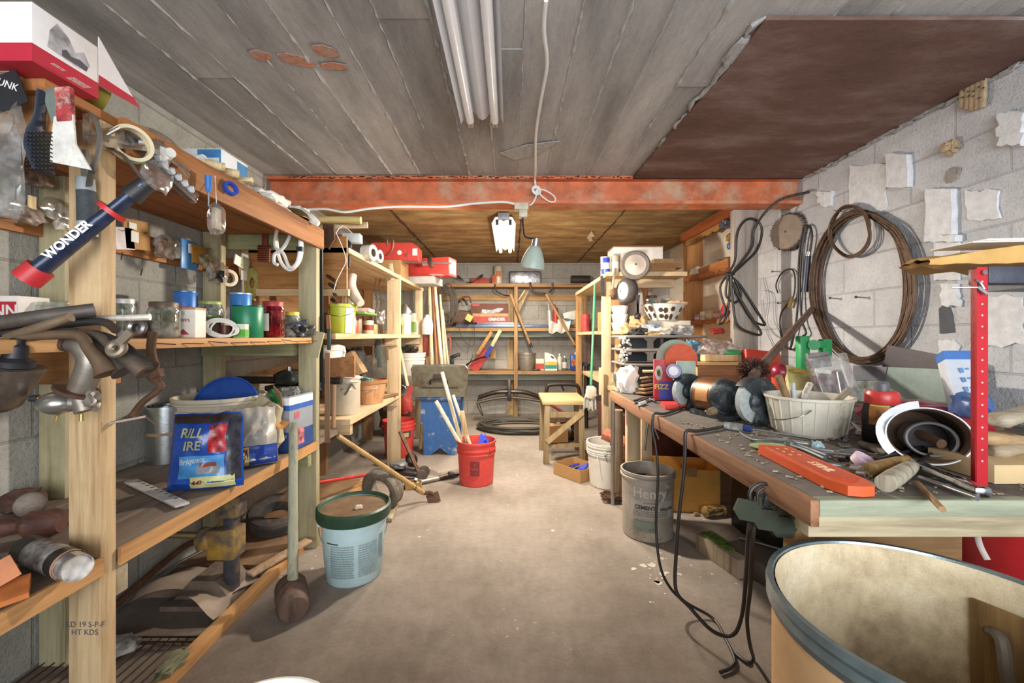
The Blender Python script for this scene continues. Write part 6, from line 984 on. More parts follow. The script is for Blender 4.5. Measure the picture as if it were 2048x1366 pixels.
um = thing('umbrella', 'furled brown garden umbrella standing at the right end of the far shelves', 'umbrella', (.95, 5.4, .1), w=True); part(um, 'canopy', pm('5c4a42', .8, 0, .2), B().tube([P(1172, 640, 5.35), P(1171, 680, 5.35), P(1172, 730, 5.35)], [.045, .07, .055], n=10).tube([P(1178, 640, 5.3), P(1179, 690, 5.3), P(1178, 728, 5.3)], [.02, .035, .03])); part(um, 'pole', dkst, B().cyl(P(1173, 730, 5.35), P(1172, 895, 5.3), .03, .025)); part(um, 'tie', black_m, B().cyl(P(1172, 724, 5.35), P(1172, 732, 5.35), .066))
mo = thing('mop', 'mop standing head-down-up with green handle at the right rack post', 'mop', P(1180, 790, 4.3), w=True); part(mo, 'handle', pm('4f9a72', .4), B().cyl(P(1190, 568, 3.95), P(1182, 770, 3.76), .011)); mt = B(); mp_ = P(1181, 775, 3.75)
for k in range(46): a_ = 2*pi*k/46; r_ = rnd.uniform(.3, 1); mt.tube([mp_+V((.02*cos(a_), .012*sin(a_), 0)), mp_+V((.06*r_*cos(a_), .03*r_*sin(a_), -.1)), mp_+V((.065*r_*cos(a_), .04*r_*sin(a_), -.2+.03*rnd.random()))], .005, n=5, k=2)
mh = part(mo, 'mop_head', pm('b9b4a8', .9, 0, .2), mt); mh['kind'] = 'stuff'; part(mh, 'mop_cap', pm('d0c4ae', .8), B().lump(mp_-V((0, .03, .04)), (.09, .05, .12), 3, .2, flat=False))
mo['label'] = 'grey string mop with green handle leaning at the right rack post'
# ================================================================ FAR RIGHT RACK
R4T, R4M, R4B = 1.6815, 1.1965, .7265
for i, q in enumerate(((.755+.06, 3.62, .035, .13, '3a4ab0', 'e4e0d4', 'blue and white can at the front corner of the right rack top shelf'), (.9, 3.66, .045, .15, 'c8b8a0', 'e8e2d6', 'cream spray-topped can right of the blue can'), (.85, 3.8, .04, .17, 'd8d4cc', '5c5c74', 'pale can with grey band behind the blue can'), (.97, 3.75, .04, .1, 'b8a078', None, 'small tan tin beside the upright wheel'))): can(q[6], (q[0], q[1], R4T), q[2], q[3], q[4], q[5])
def wheel(name, label, c, axis, r, w_, hubc, tyre='6b6258'):
    t = thing(name, label, 'wheel', c); M_ = align(axis); h = w_/2
    part(t, 'tyre', pm(tyre, .8, 0, .15, 20, .2), B().lathe([(r*.62, -h*.8), (r*.9, -h), (r, -h*.7), (r, h*.7), (r*.9, h), (r*.62, h*.8), (r*.62, -h*.8)], M_, 36)); hb = part(t, 'hub', pm(hubc, .5, .3, .1), B().lathe([(r*.75, h*.7), (r*.7, h*.95), (r*.3, h*1.02), (r*.12, h*1.3), (0, h*1.3), (0, -h), (r*.7, -h)], M_, 32)); part(hb, 'axle_hole', dkst, B().cyl(M_ @ V((0, 0, h*1.25)), M_ @ V((0, 0, h*1.36)), r*.07, n=12)); return t
wheel('mower_tire', 'grey mower wheel facing the aisle against the right rack top shelf', P(1270, 531, 3.44), (-.15, -1, .05), .118, .07, 'b5a698'); wheel('mower_tire', 'second mower wheel seen edge-on hanging under the right rack top shelf', P(1254, 582, 3.46), (-1, -.35, 0), .1, .09, 'd8cfc4', '4a4440')
pw_ = thing('pipe_wrench', 'long steel wrench hanging from the right rack top shelf', 'wrench', P(1226, 565, 3.48), w=True); part(pw_, 'shank', pm('9a8874', .4, .6), B().bar(P(1231, 536, 3.47), P(1224, 580, 3.47), .02, .012, (0, 1, 0), .003)); part(pw_, 'jaw', pm('8a6c50', .5, .5), B().lump(P(1223, 586, 3.47), (.04, .03, .06), 3, .3, flat=False))
solo('flat_bar', 'dark flat bar hanging at the left post of the right rack', 'bar', dkst, B().bar(P(1205, 552, 3.66), P(1205, 592, 3.66), .035, .01, (0, 1, 0))); 
for i, (x0, x1, z, Y, h_) in enumerate(((1300, 1352, .028, 3.56, 'b08450'), (1303, 1366, .07, 3.58, 'a87c4a'), (1308, 1348, .11, 3.6, 'c49a64'))):
    p = P(x0, 540, Y); q = P(x1, 540, Y); solo('timber_offcut', ['lowest timber offcut on the right rack top shelf', 'middle timber offcut stacked on the right rack top shelf', 'top timber offcut stacked on the right rack top shelf'][i], 'lumber', wood(h_, '76522c', 'x'), B().span((p.x, Y, R4T+z-.027), (q.x, Y+.12, R4T+z+.013), .003), group='timber offcuts by the mower wheel')
wbx = carton('white_carton', 'large white carton standing behind the wheel on the right rack', 'box', (1.2, 4.1, R4T), (.46, .25, .3), 'e6e0d4'); part(wbx, 'dark_top', pm('8a6a50', .7), B().box((0, 0, .305), (.47, .26, .01)))
solo('metal_duct', 'grey sheet metal drum between the shelves of the right rack', 'drum', pm('bcb4ac', .45, .3), B().lathe([(0, 0), (.17, 0), (.17, .36), (.16, .4), (0, .4)]), loc=(1.27, 4.25, R4M))
# middle shelf
for i, q in enumerate((((.9, 3.85, R4M), (.16, .16, .17), 'c08c54', 'brown carton at the left end of the right rack middle shelf', 10), ((1.0, 4.15, R4M), (.2, .2, .3), 'b98a5c', 'tall tan carton behind on the right rack middle shelf', -6), ((1.3, 3.55, R4M), (.36, .14, .08), 'd8cfbc', 'flat pale printed carton under the spotted bowl', 3))): carton('cardboard_box', q[3], 'box', q[0], q[1], q[2], rz=q[4])
ct = thing('cup_stack', 'stack of white foam tubs on the right rack middle shelf', 'tub', (.93, 3.6, R4M)); 
for k in range(3): part(ct, 'tub', white_m, B().lathe([(0, .07*k), (.055, .07*k), (.07, .07*k+.065), (.065, .07*k+.068), (.05, .07*k+.006), (0, .07*k+.006)], n=24))
solo('paper_bag', 'crumpled brown paper bag on the right rack middle shelf', 'bag', pm('b9966a', .85, 0, .15), B().lump((1.05, 3.5, R4M+.06), (.14, .12, .12), 12, .35))
bw = thing('enamel_bowl', 'white bowl with large brown cow spots on the right rack', 'bowl', (1.28, 3.55, R4M+.0815)); bm4 = pm('ddd6c8', .4, 0, .05); part(bw, 'bowl_body', bm4, B().lathe([(0, 0), (.1, 0), (.17, .13), (.178, .133), (.17, .136), (.1, .008), (0, .008)], n=40))
rnd2 = random.Random(5)
for k in range(15):
    a_ = R(-170+24*(k % 8)+rnd2.uniform(-6, 6)); z_ = .03+.055*(k//8)+rnd2.uniform(-.008, .01); w_ = rnd2.uniform(.1, .17); hh = rnd2.uniform(.016, .026); b = B(); n = 14; c_ = None; vv = []
    for j in range(n): an = a_+w_*cos(2*pi*j/n)*(1+.2*sin(3*j)); zz = z_+hh*sin(2*pi*j/n); rr = .1+.07*zz/.13+.0015; vv.append(b.b.verts.new((rr*cos(an), rr*sin(an), zz)))
    b.b.faces.new(vv); part(bw, 'brown_spot', pm('4a3a30', .45), b)
jar('clear glass jar with dark lid standing in the spotted bowl', (1.2, 3.6, R4M+.095), .05, .2, '5a4a3a', fill='8a7a64'); jar('second glass jar standing at the right of the spotted bowl', (1.33, 3.62, R4M+.095), .05, .18, 'c8c0b0', fill='b0a48c')
solo('tool_shaft', 'brown wooden handle sticking up out of the spotted bowl', 'tool', wood('8a5630', '5a341a'), B().cyl((1.16, 3.62, R4M+.15), (1.155, 3.63, R4M+.36), .02, .024)); solo('cloth_rag', 'tan rag in the spotted bowl', 'rag', pm('c8a888', .85), B().lump((1.38, 3.52, R4M+.21), (.14, .12, .06), 15, .4)); solo('steel_snips', 'steel snips hanging in front of the spotted bowl', 'snips', dkst, B().bar(P(1273, 590, 3.36), P(1277, 632, 3.36), .016, .008, (0, 1, 0)).bar(P(1278, 590, 3.36), P(1274, 632, 3.36), .016, .008, (0, 1, 0)).lump(P(1275, 632, 3.36), (.05, .03, .05), 2, .3, flat=False))
# paper trays on a stand
ts = thing('tray_stand', 'three-tier grey and black tray stand beyond the bench end', 'tray', (1.08, 3.1, R4B), w=True); tgm = pm('7d7874', .45, 0, .08); blm = pm('26272a', .5)
for z_ in (.95, 1.05, 1.145):
    def rim(k, z=z_): return [(.8, 3.3, z), (.81, 3.0, z), (.86, 2.93, z), (1.3, 2.93, z), (1.36, 3.0, z), (1.37, 3.3, z)]
    part(ts, 'tray', tgm, B().tube([V(p) for p in rim(0)], .015, n=8, sq=.7)); part(ts, 'tray_floor', blm, B().prism([(.82, 2.95), (1.35, 2.95), (1.35, 3.3), (.82, 3.3)], .006, T(0, 0, z_-.006)))
for z_ in (.96, 1.06):
    for x in (.9, 1.15): part(ts, 'divider', blm, B().prism([(-.1, 0), (.1, 0), (.1, .05), (.07, .075), (-.07, .075), (-.1, .05)], .008, T(x+.03, 3.2, z_) @ E(90, 0, 0)))
part(ts, 'stand_post', pm('5a5854', .5), B().cyl((1.07, 3.0, R4B), (1.07, 3.0, 1.14), .014)); part(ts, 'stand_base', blm, B().span((.86, 3.05, R4B), (1.34, 3.28, .945)))
zt = 1.152
for nm, lb_, cat, x, y, d, h_, sd in (('black_cup', 'black oval dish in the heap on the top tray', 'dish', .92, 3.02, (.12, .1, .06), '2c2826', 1), ('tin_scoop', 'grey sheet metal scoop in the heap on the top tray', 'scoop', 1.22, 3.02, (.16, .1, .08), '9a948c', 2), ('plastic_bag', 'clear bag of parts in the heap on the top tray', 'bag', 1.06, 3.0, (.12, .1, .06), 'd8ccb8', 3), ('small_parts', 'tan parts heaped at the front of the top tray', 'parts', 1.0, 2.97, (.12, .05, .035), 'b49468', 4), ('plastic_packet', 'blue-white packet in the heap on the top tray', 'packet', 1.03, 3.14, (.14, .1, .09), 'a8b0bc', 5), ('paper_bag', 'brown bag at the back of the top tray heap', 'bag', .9, 3.17, (.14, .14, .1), 'b89468', 6)): solo(nm, lb_, cat, pm(h_, .5, 0, .3, 30, .2), B().lump((x, y, zt+d[2]*.4), d, sd+60, .35))
solo('bead_string', 'strings of small white shells hanging at the left of the tray stand', 'beads', pm('d8d0c0', .6), (lambda b: [b.sph((.81+rnd.uniform(-.05, .03), 2.96+rnd.uniform(-.02, .02), 1.14-.17*rnd.random()), rnd.uniform(.006, .011), n=6) for _ in range(60)] and b)(B()))['kind'] = 'stuff'
solo('glass_cup', 'grey-green translucent ball jar left of the tray stand', 'jar', clear('b0b8a8', .5), B().lathe([(0, 0), (.04, 0), (.06, .05), (.06, .13), (.035, .17), (.035, .18), (0, .18)], n=24), loc=(.9, 3.45, R4B)); pole('blue_pen', 'short blue tube lying left of the tray stand', 'tube', (.845, 3.4, R4B+.2), (.97, 3.38, R4B+.2), .011, pm('2c3cb0', .4))
for i, (x, y0, y1, w_, h_) in enumerate(((1235, 690, 745, .03, 'c09a6c'), (1201, 735, 790, .025, 'd8c8a4'))): stick(['tan upright wood strip by the tray stand', 'pale split stick tied to the right rack post'][i], P(x, y1, 3.3+.3*i), P(x, y0, 3.3+.3*i), w_, .02, wood(h_, '94704a'), 'wood_strip', 'strip', up=(0, 1, 0))
pole('steel_pipe', 'shiny steel pipe standing by the bench end leg', 'pipe', (.70, 2.9, 0), P(1226, 780, 2.9), .014, steel_m); solo('wooden_post_offcut', 'rough grey log post standing behind the shiny pipe', 'log', wood('8c7c68', '5c4c3c'), B().cyl((.77, 3.05, 0), (.77, 3.05, .62), .04)); solo('dark_crate', 'dark red-brown crate under the right rack', 'crate', pm('5a2c22', .8, 0, .2), B().span((.95, 3.75, 0), (1.7, 4.6, .45), .01))
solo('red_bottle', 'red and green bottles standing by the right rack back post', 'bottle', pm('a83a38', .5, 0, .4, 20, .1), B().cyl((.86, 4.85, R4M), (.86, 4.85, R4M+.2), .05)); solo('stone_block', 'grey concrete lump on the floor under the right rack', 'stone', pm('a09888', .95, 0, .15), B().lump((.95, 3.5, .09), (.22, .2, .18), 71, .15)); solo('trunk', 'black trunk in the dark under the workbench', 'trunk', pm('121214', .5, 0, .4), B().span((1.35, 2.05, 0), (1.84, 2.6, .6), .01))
# ================================================================ SCALLOPED SHELF CONTENTS
for i, (y, r_, h_, c_, lc_) in enumerate(((4.15, .034, .075, '8a8478', '4a4038'), (3.75, .04, .09, '9a958c', '6a5c44'), (3.6, .04, .085, '8a867c', '6a5c44'))): jar(['small dark-lidded jar at the left of the upper scalloped shelf', 'larger jar in the middle of the upper scalloped shelf', 'jar with flat brown lid at the right of the upper scalloped shelf'][i], (1.85, y, 1.731), r_, h_, lc_, fill='5a5650', fh=.7)
solo('paper_bag', 'crumpled white paper draped over the upper scalloped shelf', 'paper', paper_m, B().lump((1.79, 4.05, 1.765), (.08, .2, .07), 75, .45)); carton('small_carton', 'small pink-white carton on the upper scalloped shelf', 'box', (1.83, 3.92, 1.731), (.06, .1, .045), 'd8a8a0')
for i, (y, r_, h_, c_, b_) in enumerate(((4.2, .035, .06, 'c87898', 'e8d8e0'), (4.08, .036, .085, 'e0d8c8', 'd8c8a8'), (3.95, .038, .085, 'd8b878', 'e8dcb8'), (3.82, .034, .08, 'd88a88', 'e8d8d0'), (3.66, .046, .13, 'd89878', 'e4b8a8'))): can(['pink tin at the left of the lower scalloped shelf', 'white spray-lidded can on the lower scalloped shelf', 'yellow-banded can on the lower scalloped shelf', 'pink-white small can on the lower scalloped shelf', 'large orange-pink can at the right of the lower scalloped shelf'][i], (1.86, y, 1.296), r_, h_, c_, b_, name='paint_can', group='paint cans on the lower scalloped shelf')
for i, (x, y, d, c_) in enumerate(((1466, 428, (.05, .05, .05), 'a8b4b8'), (1452, 448, (.09, .07, .07), '70747c'), (1460, 475, (.05, .05, .06), 'b08a4a'), (1460, 492, (.04, .04, .05), '4a6aa0'))): solo('hanging_cup', ['topmost pale metal cup hung beside the timber post', 'large grey metal cup hung beside the timber post', 'brass-coloured fitting hung beside the timber post', 'small blue fitting hung lowest beside the timber post'][i], 'cup', pm(c_, .4, .4), B().lump(P(x, y, 3.4), d, 80+i, .25, flat=False))
for i, (x, y, d, c_) in enumerate(((1435, 662, (.11, .05, .05), 'a83030'), (1450, 622, (.05, .05, .09), 'b8283c'), (1462, 630, (.04, .05, .08), '8a94a8'))): solo('trinket', ['red and white trinket hung below the lower scalloped shelf', 'crimson packet hung at the right of the lower scalloped shelf', 'blue-grey packet hung beside the crimson packet'][i], 'trinket', pm(c_, .4, 0, .4, 40, .1), B().lump(P(x, y, 3.42), d, 90+i, .2, flat=False))
# ================================================================ WORKBENCH
ZK = .8015
K = lambda x, y, dz=0: V((*G(x, y, ZK).xy, ZK+dz))
gr_ = thing('bench_grinder', 'bench grinder with copper-brown motor and two guarded wheels', 'grinder', (.92, 1.85, ZK), w=True)
g0, g1 = V((.862, 2.02, .885)), V((.958, 1.69, .893)); ga = (g1-g0).normalized(); Mg = T(g0.lerp(g1, .5)) @ align(ga)
cop = pm('8a5a34', .35, .6, .2, 10, .1, dirt=.2, dc='3a2c24'); dkm = pm('3c4246', .45, .4, .25, 30, .2, dirt=.25, dc='8a9290')
part(gr_, 'motor', cop, B().lathe([(.05, -.1), (.074, -.09), (.078, -.075), (.078, .03), (.074, .034)], Mg, 36)); part(gr_, 'motor_end', dkm, B().lathe([(.0785, .028), (.0785, .04), (.068, .075), (.05, .095), (.02, .1), (.02, .14)], Mg, 36)); part(gr_, 'motor_end', dkm, B().lathe([(.02, -.15), (.04, -.12), (.06, -.1), (.0785, -.088), (.0785, -.075)], Mg, 36))
npl = part(gr_, 'name_plate', pm('c08a58', .5, .3), B().lathe([(.0792, -.055), (.0792, .02)], Mg, 10, R(150), R(195))); 
pq = Mg @ V((-.0795*cos(R(8)), .0795*sin(R(8)), -.018)); txt(npl, 'BENCH', pm('3a2a1e'), .02, T(P(1428, 770, 1.74)) @ E(90, 0, 0) @ E(-20, -28, 6)) if 0 else None
whm = pm('a3a9a6', .8, 0, .15, 60, .3)
def gwheel(c, r, side):
    M_ = T(c) @ align(ga*side); part(gr_, 'grinding_wheel', whm, B().lathe([(0, .012), (r*.45, .012), (r*.9, .012), (r*.9, -.012), (0, -.012)], M_, 40))
    g_ = part(gr_, 'wheel_guard', dkm, B().lathe([(r*.3, .026), (r*.97, .026), (r, .02), (r, -.022), (r*.97, -.026), (r*.2, -.026)], M_, 30, R(-115), R(140)).lathe([(0, .04), (r*.25, .038), (r*.42, .026), (r*.45, .014), (r*.2, .014)], M_, 30)); part(g_, 'guard_bolt', steel_m, B().cyl(M_ @ V((r*.7, 0, .024)), M_ @ V((r*.7, 0, .032)), .006, n=6)); part(gr_, 'tool_rest', dkst, B().bar(M_ @ V((-r*.5, -r*.85, -.02)), M_ @ V((-r*.5, -r*.85, .03)), .03, .006))
gwheel(g1+ga*.02, .096, 1); gwheel(g0-ga*.03, .085, 1)
part(gr_, 'base', dkm, B().prism([(-.06, -.11), (.06, -.11), (.07, .1), (-.07, .1)], .02, T(.91, 1.855, ZK) @ E(0, 0, 16)).lathe([(.06, .02), (.04, .05)], T(.91, 1.855, ZK), 20).lump((.91, 1.855, ZK+.035), (.1, .16, .06), 4, .1)); part(gr_, 'switch', pm('7a6a50', .5), B().cyl((.86, 1.79, .835), (.83, 1.775, .832), .018, .014))
sa = thing('bench_sander', 'small red bench sander with orange disc beside the grinder', 'sander', (.9, 2.3, ZK), w=True); rdk = pm('cc4038', .4, 0, .08)
part(sa, 'base', rdk, B().prism([(-.13, -.05), (.15, -.06), (.15, .03), (-.1, .06)], .022, T(.86, 2.08, ZK) @ E(0, 0, 6))); part(sa, 'body', rdk, B().span((.875, 2.08, ZK+.022), (.945, 2.2, .93), .012)); a = P(1362, 718, 2.25)
part(sa, 'sanding_disc', pm('c85a3c', .8, 0, .15), B().lathe([(0, -.01), (.08, -.01), (.08, .012), (0, .012)], T(a) @ align((-.5, -1, .25)), 32)); part(sa, 'guard', pm('8d9a84', .6, 0, .1), B().lathe([(.05, -.03), (.1, -.03), (.1, -.02), (.05, -.02)], T(a+V((-.02, .03, .01))) @ align((-.5, -1, .25)), 24, R(20), R(200))); part(sa, 'table', pm('93a394', .6), B().bar(P(1372, 722, 2.12), P(1372, 762, 2.12), .09, .02, (.2, 1, .1), .004))
part(sa, 'roundel', pm('8f88a8', .5), B().cyl(P(1349, 742, 2.06), P(1347, 742, 2.03), .034, n=28)); part(sa, 'roundel_face', pm('e6e2e6', .5), B().cyl(P(1348, 742, 2.035), P(1346.5, 742, 2.022), .022, n=24))
cf = thing('printed_carton', 'tall red and blue printed box standing beside the sander', 'box', (.835, 2.32, ZK), (0, 0, -14)); part(cf, 'box_body', pm('b82c38', .45, 0, .06), B().box((0, 0, .11), (.095, .08, .22), bev=.002)); part(cf, 'blue_panel', pm('2a3cae', .45), B().box((.012, -.0406, .056), (.072, .001, .098))); part(cf, 'picture', pm('d8cdb4', .5, 0, .5, 20, 0), B().prism([(-.02*cos(2*pi*k/16)*1.0, .04*sin(2*pi*k/16)) for k in range(16)], .001, FRONT(-.026, -.0406, .15))); part(cf, 'picture_centre', pm('3a2c2c', .5), B().prism([(-.009*cos(2*pi*k/12), .018*sin(2*pi*k/12)) for k in range(12)], .001, FRONT(-.026, -.0418, .15))); txt(cf, 'FIZZ', pm('e8c868'), .036, FRONT(-.012, -.042, .075), bold=.001)
solo('white_rag', 'white rag draped on the far corner of the workbench', 'rag', pm('efe9dc', .9, 0, .05), B().lump((.73, 2.64, ZK+.065), (.12, .12, .17), 21, .4)); bk3 = thing('bark_pile', 'pile of brown bark slabs at the far corner of the workbench', 'bark', (.83, 2.55, ZK), w=True)
for k in range(5): part(bk3, 'bark_slab', wood(['8a6a48', '9c7a54', 'a88860', '7a5a3c', 'b09068'][k], '5a4028', 'x'), B().bar((.76+.01*k, 2.5+.02*k, ZK+.012+.02*k), (.93-.012*k, 2.56-.01*k, ZK+.03+.02*k), .12-.012*k, .012, (.1*(k % 2), .1, 1), .003))
pole('dowel', 'short wooden dowel lying on the bark pile', 'dowel', (.79, 2.53, .94), (.88, 2.47, .945), .008, ash); solo('pliers', 'black-handled pliers by the bark pile on the bench edge', 'pliers', black_m, B().tube([K(1270, 806, .012), K(1290, 800, .012), K(1312, 806, .012)], .009, sq=.6).tube([K(1272, 812, .012), K(1290, 803, .014), K(1310, 797, .012)], .009, sq=.6)); solo('glue_bottle', 'white bottle cap lying by the pliers', 'cap', pm('d8dcd4', .4), B().cyl(K(1278, 812, .009), K(1290, 808, .009), .009))
pole('steel_rod', 'steel hook rod hanging from the sander over the bench edge', 'rod', P(1296, 838, 2.16), P(1289, 900, 2.16), .006, steel_m); solo('steel_ring_hook', 'thin rod with ring end hanging beside the hook rod', 'rod', steel_m, B().cyl(P(1302, 838, 2.14), P(1318, 878, 2.14), .004).cyl(P(1296, 836, 2.15), P(1304, 840, 2.1), .006))
wdx = thing('wooden_tray', 'low wooden tray box at the back of the bench below the scalloped shelf', 'box', (1.2, 2.5, ZK), w=True); lw = wood('d2aa74', 'a07a48', 'x'); part(wdx, 'box_front', wood('a8744a', '7a4c2c', 'x'), B().span((1.07, 2.42, ZK), (1.35, 2.435, .985))); part(wdx, 'box_side', lw, B().span((1.07, 2.436, ZK), (1.085, 2.6, .985))); part(wdx, 'box_side', lw, B().span((1.335, 2.436, ZK), (1.35, 2.6, .985))); part(wdx, 'lid_board', lw, B().span((1.05, 2.4, .986), (1.37, 2.62, 1.0)))
stick('pale squared timber lying on the wooden tray box', (1.12, 2.47, 1.022), (1.33, 2.5, 1.022), .05, .038, wood('dcb884', 'a8824c')); solo('plastic_bag', 'clear pinkish plastic bag on the wooden tray box', 'bag', clear('e4d0c4', .5), B().lump((1.21, 2.55, 1.07), (.24, .12, .1), 31, .4)); solo('blue_cloth', 'dark teal cloth bunched at the left of the clear bag', 'cloth', pm('3f6478', .8), B().lump((1.11, 2.56, 1.055), (.09, .1, .14), 32, .35)); solo('green_visor', 'bright green plastic visor on the wooden tray box', 'visor', pm('3aa860', .4), B().lump((1.30, 2.52, 1.05), (.11, .09, .04), 33, .2))
# behind the grinder
wbz = thing('wire_brush', 'round rusty wire brush standing behind the grinder', 'brush', P(1507, 741, 2.0), w=True); cz = P(1507, 741, 2.0); bz = B(); rq = random.Random(3)
for k in range(300):
    d = V((rq.gauss(0, 1), rq.gauss(0, 1), rq.gauss(0, .8))).normalized(); bz.cyl(cz+d*.03, cz+d*rq.uniform(.055, .075), .0022, n=4)
bzz = part(wbz, 'bristles', pm('4a2c24', .7, .2), bz); bzz['kind'] = 'stuff'; part(wbz, 'core', dkst, B().sph(cz, .034)); part(wbz, 'spindle', dkst, B().cyl(cz, (cz.x, cz.y, ZK), .01))
pole('iron_rod', 'rusty pipe leaning from the wire brush up to the block wall', 'pipe', P(1506, 752, 1.93), WX(1626, 616, 1.95), .022, wood('6e5548', '46342c'), r2=.017)
rbn = thing('red_bin', 'red plastic bin tilted at the back of the bench', 'bin', (1.45, 2.35, ZK), w=True); part(rbn, 'bin_body', pm('d04434', .4, 0, .06), B().bar((1.43, 2.4, ZK+.01), (1.46, 2.48, 1.06), .2, .06, (0, -1, .2), .01)); part(rbn, 'white_edge', white_m, B().bar(P(1530, 795, 2.3), P(1520, 725, 2.3), .03, .01, (0, 1, 0)))
cu_ = thing('ball_cup', 'crimson ball sitting in an orange-red cup on the bench', 'ball', P(1562, 800, 2.15), w=True); part(cu_, 'ball', pm('8c2036', .3), B().sph(P(1562, 745, 2.1), .043, n=28)); part(cu_, 'cup', pm('c84c30', .5), B().cyl((P(1562, 745, 2.1).x, 2.1, ZK), (P(1562, 745, 2.1).x, 2.1, .945), .034, .042, 28))
dh = thing('spade_grip', 'bright green plastic D-shaped handle standing at the back of the bench', 'handle', P(1628, 700, 2.3), w=True); gn = pm('2f9c5a', .4, 0, .06); Yh = 2.32
part(dh, 'side_arm', gn, B().bar(P(1605, 672, Yh), P(1606, 748, Yh), .055, .045, (0, 1, 0), .008)); part(dh, 'side_arm', gn, B().bar(P(1650, 678, Yh), P(1650, 716, Yh), .052, .045, (0, 1, 0), .008)); part(dh, 'grip_bar', gn, B().bar(P(1612, 689, Yh), P(1648, 689, Yh), .04, .05, (0, 1, 0), .006)); part(dh, 'hub', gn, B().cyl(P(1628, 690, Yh-.02), P(1628, 690, Yh-.05), .028, n=20)); part(dh, 'shaft', gn, B().bar(P(1606, 745, Yh), (P(1606, 745, Yh).x, Yh, ZK), .05, .04, (0, 1, 0)))
solo('sandpaper_pack', 'beige and yellow sandpaper pack leaning behind the white basket', 'pack', pm('c4b878', .7), B().bar(P(1605, 795, 2.0), P(1595, 738, 2.08), .13, .02, (0, 1, 0))); solo('yellow_strip', 'yellow card strip on top of the sandpaper pack', 'card', pm('c99a30', .6), B().bar(P(1583, 741, 2.03), P(1616, 743, 2.03), .012, .03, (0, 1, 0)))
rpk = thing('plastic_pack', 'large clear and dark red retail pack leaning behind the white basket', 'package', P(1655, 800, 1.95), w=True); part(rpk, 'header', pm('7a7472', .5, 0, .3, 20, .1), B().bar(P(1634, 705, 1.93), P(1640, 735, 1.92), .1, .02, (0, 1, 0), .004)); part(rpk, 'clear_sleeve', film, B().bar(P(1650, 712, 1.9), P(1680, 806, 1.86), .16, .05, (0, 1, .1), .006)); part(rpk, 'red_card', pm('7c1c34', .45, 0, .5, 40, .1), B().bar(P(1652, 745, 1.93), P(1678, 810, 1.9), .13, .02, (0, 1, 0), .003)); part(rpk, 'white_strip', white_m, B().bar(P(1630, 741, 1.885), P(1662, 745, 1.885), .016, .003, (0, 1, 0)))
for i, (x, y) in enumerate(((1648, 772), (1668, 780))): part(rpk, 'shiny_part', steel_m, B().bar(P(x, y, 1.87), P(x+5, y+16, 1.87), .016, .012, (0, 1, 0)))
wbk3 = thing('white_basket', 'dirty white plastic half-bushel basket full of sticks on the bench', 'basket', (1.075, 1.535, ZK)); wm3 = pm('cfc9b8', .55, 0, .08, 14, .1, dirt=.22, dc='7a7260')
nf = 22; b = B(); prof = [(0, 0), (.104, 0), (.112, .012), (.132, .125), (.14, .127), (.14, .136), (.13, .136), (.108, .01), (0, .008)]
part(wbk3, 'basket_wall', wm3, b.lathe(prof, n=nf)); rb_ = B()
for k in range(nf): a_ = 2*pi*k/nf; rb_.bar((.1125*cos(a_), .1125*sin(a_), .012), (.1325*cos(a_), .1325*sin(a_), .125), .004, .003, (cos(a_), sin(a_), 0))
part(wbk3, 'staves', wm3, rb_); part(wbk3, 'wire_handle', wire_m, B().tube([(-.07, -.118, .1), (-.11, -.12, .08), (-.16, -.06, .06), (-.14, .0, .1)], .002))
for i, (p, q, r_, h_) in enumerate((((1.02, 1.52, .85), P(1557, 752, 1.48), .012, '8a6a48'), ((1.12, 1.55, .85), P(1700, 778, 1.44), .011, '8c8474'), ((1.06, 1.58, .86), P(1585, 766, 1.6), .009, 'c8c8c4'), ((1.08, 1.6, .86), P(1620, 768, 1.66), .012, 'd0ccc0'))): pole('basket_stick', ['brown stick leaning up left out of the white basket', 'grey branch sticking out right from the white basket', 'white metal rod in the white basket', 'pale flat stick at the back of the white basket'][i], 'stick', p, q, r_, wood(h_, '6a5a46'))
tri = thing('metal_tripod', 'small grey metal tripod stand on the bench right of the basket', 'stand', K(1690, 845), w=True); tm_ = pm('8c8c8e', .4, .6); hb2 = P(1697, 842, 1.66); part(tri, 'rod', tm_, B().cyl(hb2, P(1678, 745, 1.76), .013, .01))
for x, y in ((1660, 880), (1690, 884), (1735, 872)): part(tri, 'leg', tm_, B().bar(hb2, K(x, y, .004), .012, .006))
part(tri, 'chip', white_m, B().lump(K(1722, 870, .008), (.03, .02, .016), 3, .3))
pX = lambda x, y, X=1.80: WX(x, y, X)
def onwall(name, label, cat, mat, pts, X, th=.006, lean=.0):
    b = B(); n = len(pts); a_ = [b.b.verts.new(WX(x, y, X)) for x, y in pts]; c_ = [b.b.verts.new(WX(x, y, X)+V((th, 0, 0))) for x, y in pts]
    b.b.faces.new(a_); b.b.faces.new(c_[::-1])
    for i in range(n): b.b.faces.new((a_[i], a_[(i+1) % n], c_[(i+1) % n], c_[i]))
    return solo(name, label, cat, mat, b)
onwall('metal_plate', 'speckled galvanised sheet leaning at the back of the bench', 'sheet', pm('8fa09c', .45, .4, .12, 10, .1, dirt=.22, dc='5a4a3c'), [(1706, 731), (1894, 739), (1912, 808), (1912, 824), (1706, 800)], 1.78); onwall('metal_plate', 'dark grey metal sheet standing behind the galvanised one', 'sheet', pm('5c565a', .45, .4, .08), [(1775, 690), (1886, 711), (1897, 822), (1752, 798)], 1.85); onwall('metal_patch', 'dull grey lead patch over the left of the galvanised sheet', 'sheet', pm('6f7078', .5, .3), [(1707, 731), (1774, 734), (1768, 761), (1708, 760)], 1.776, .003)
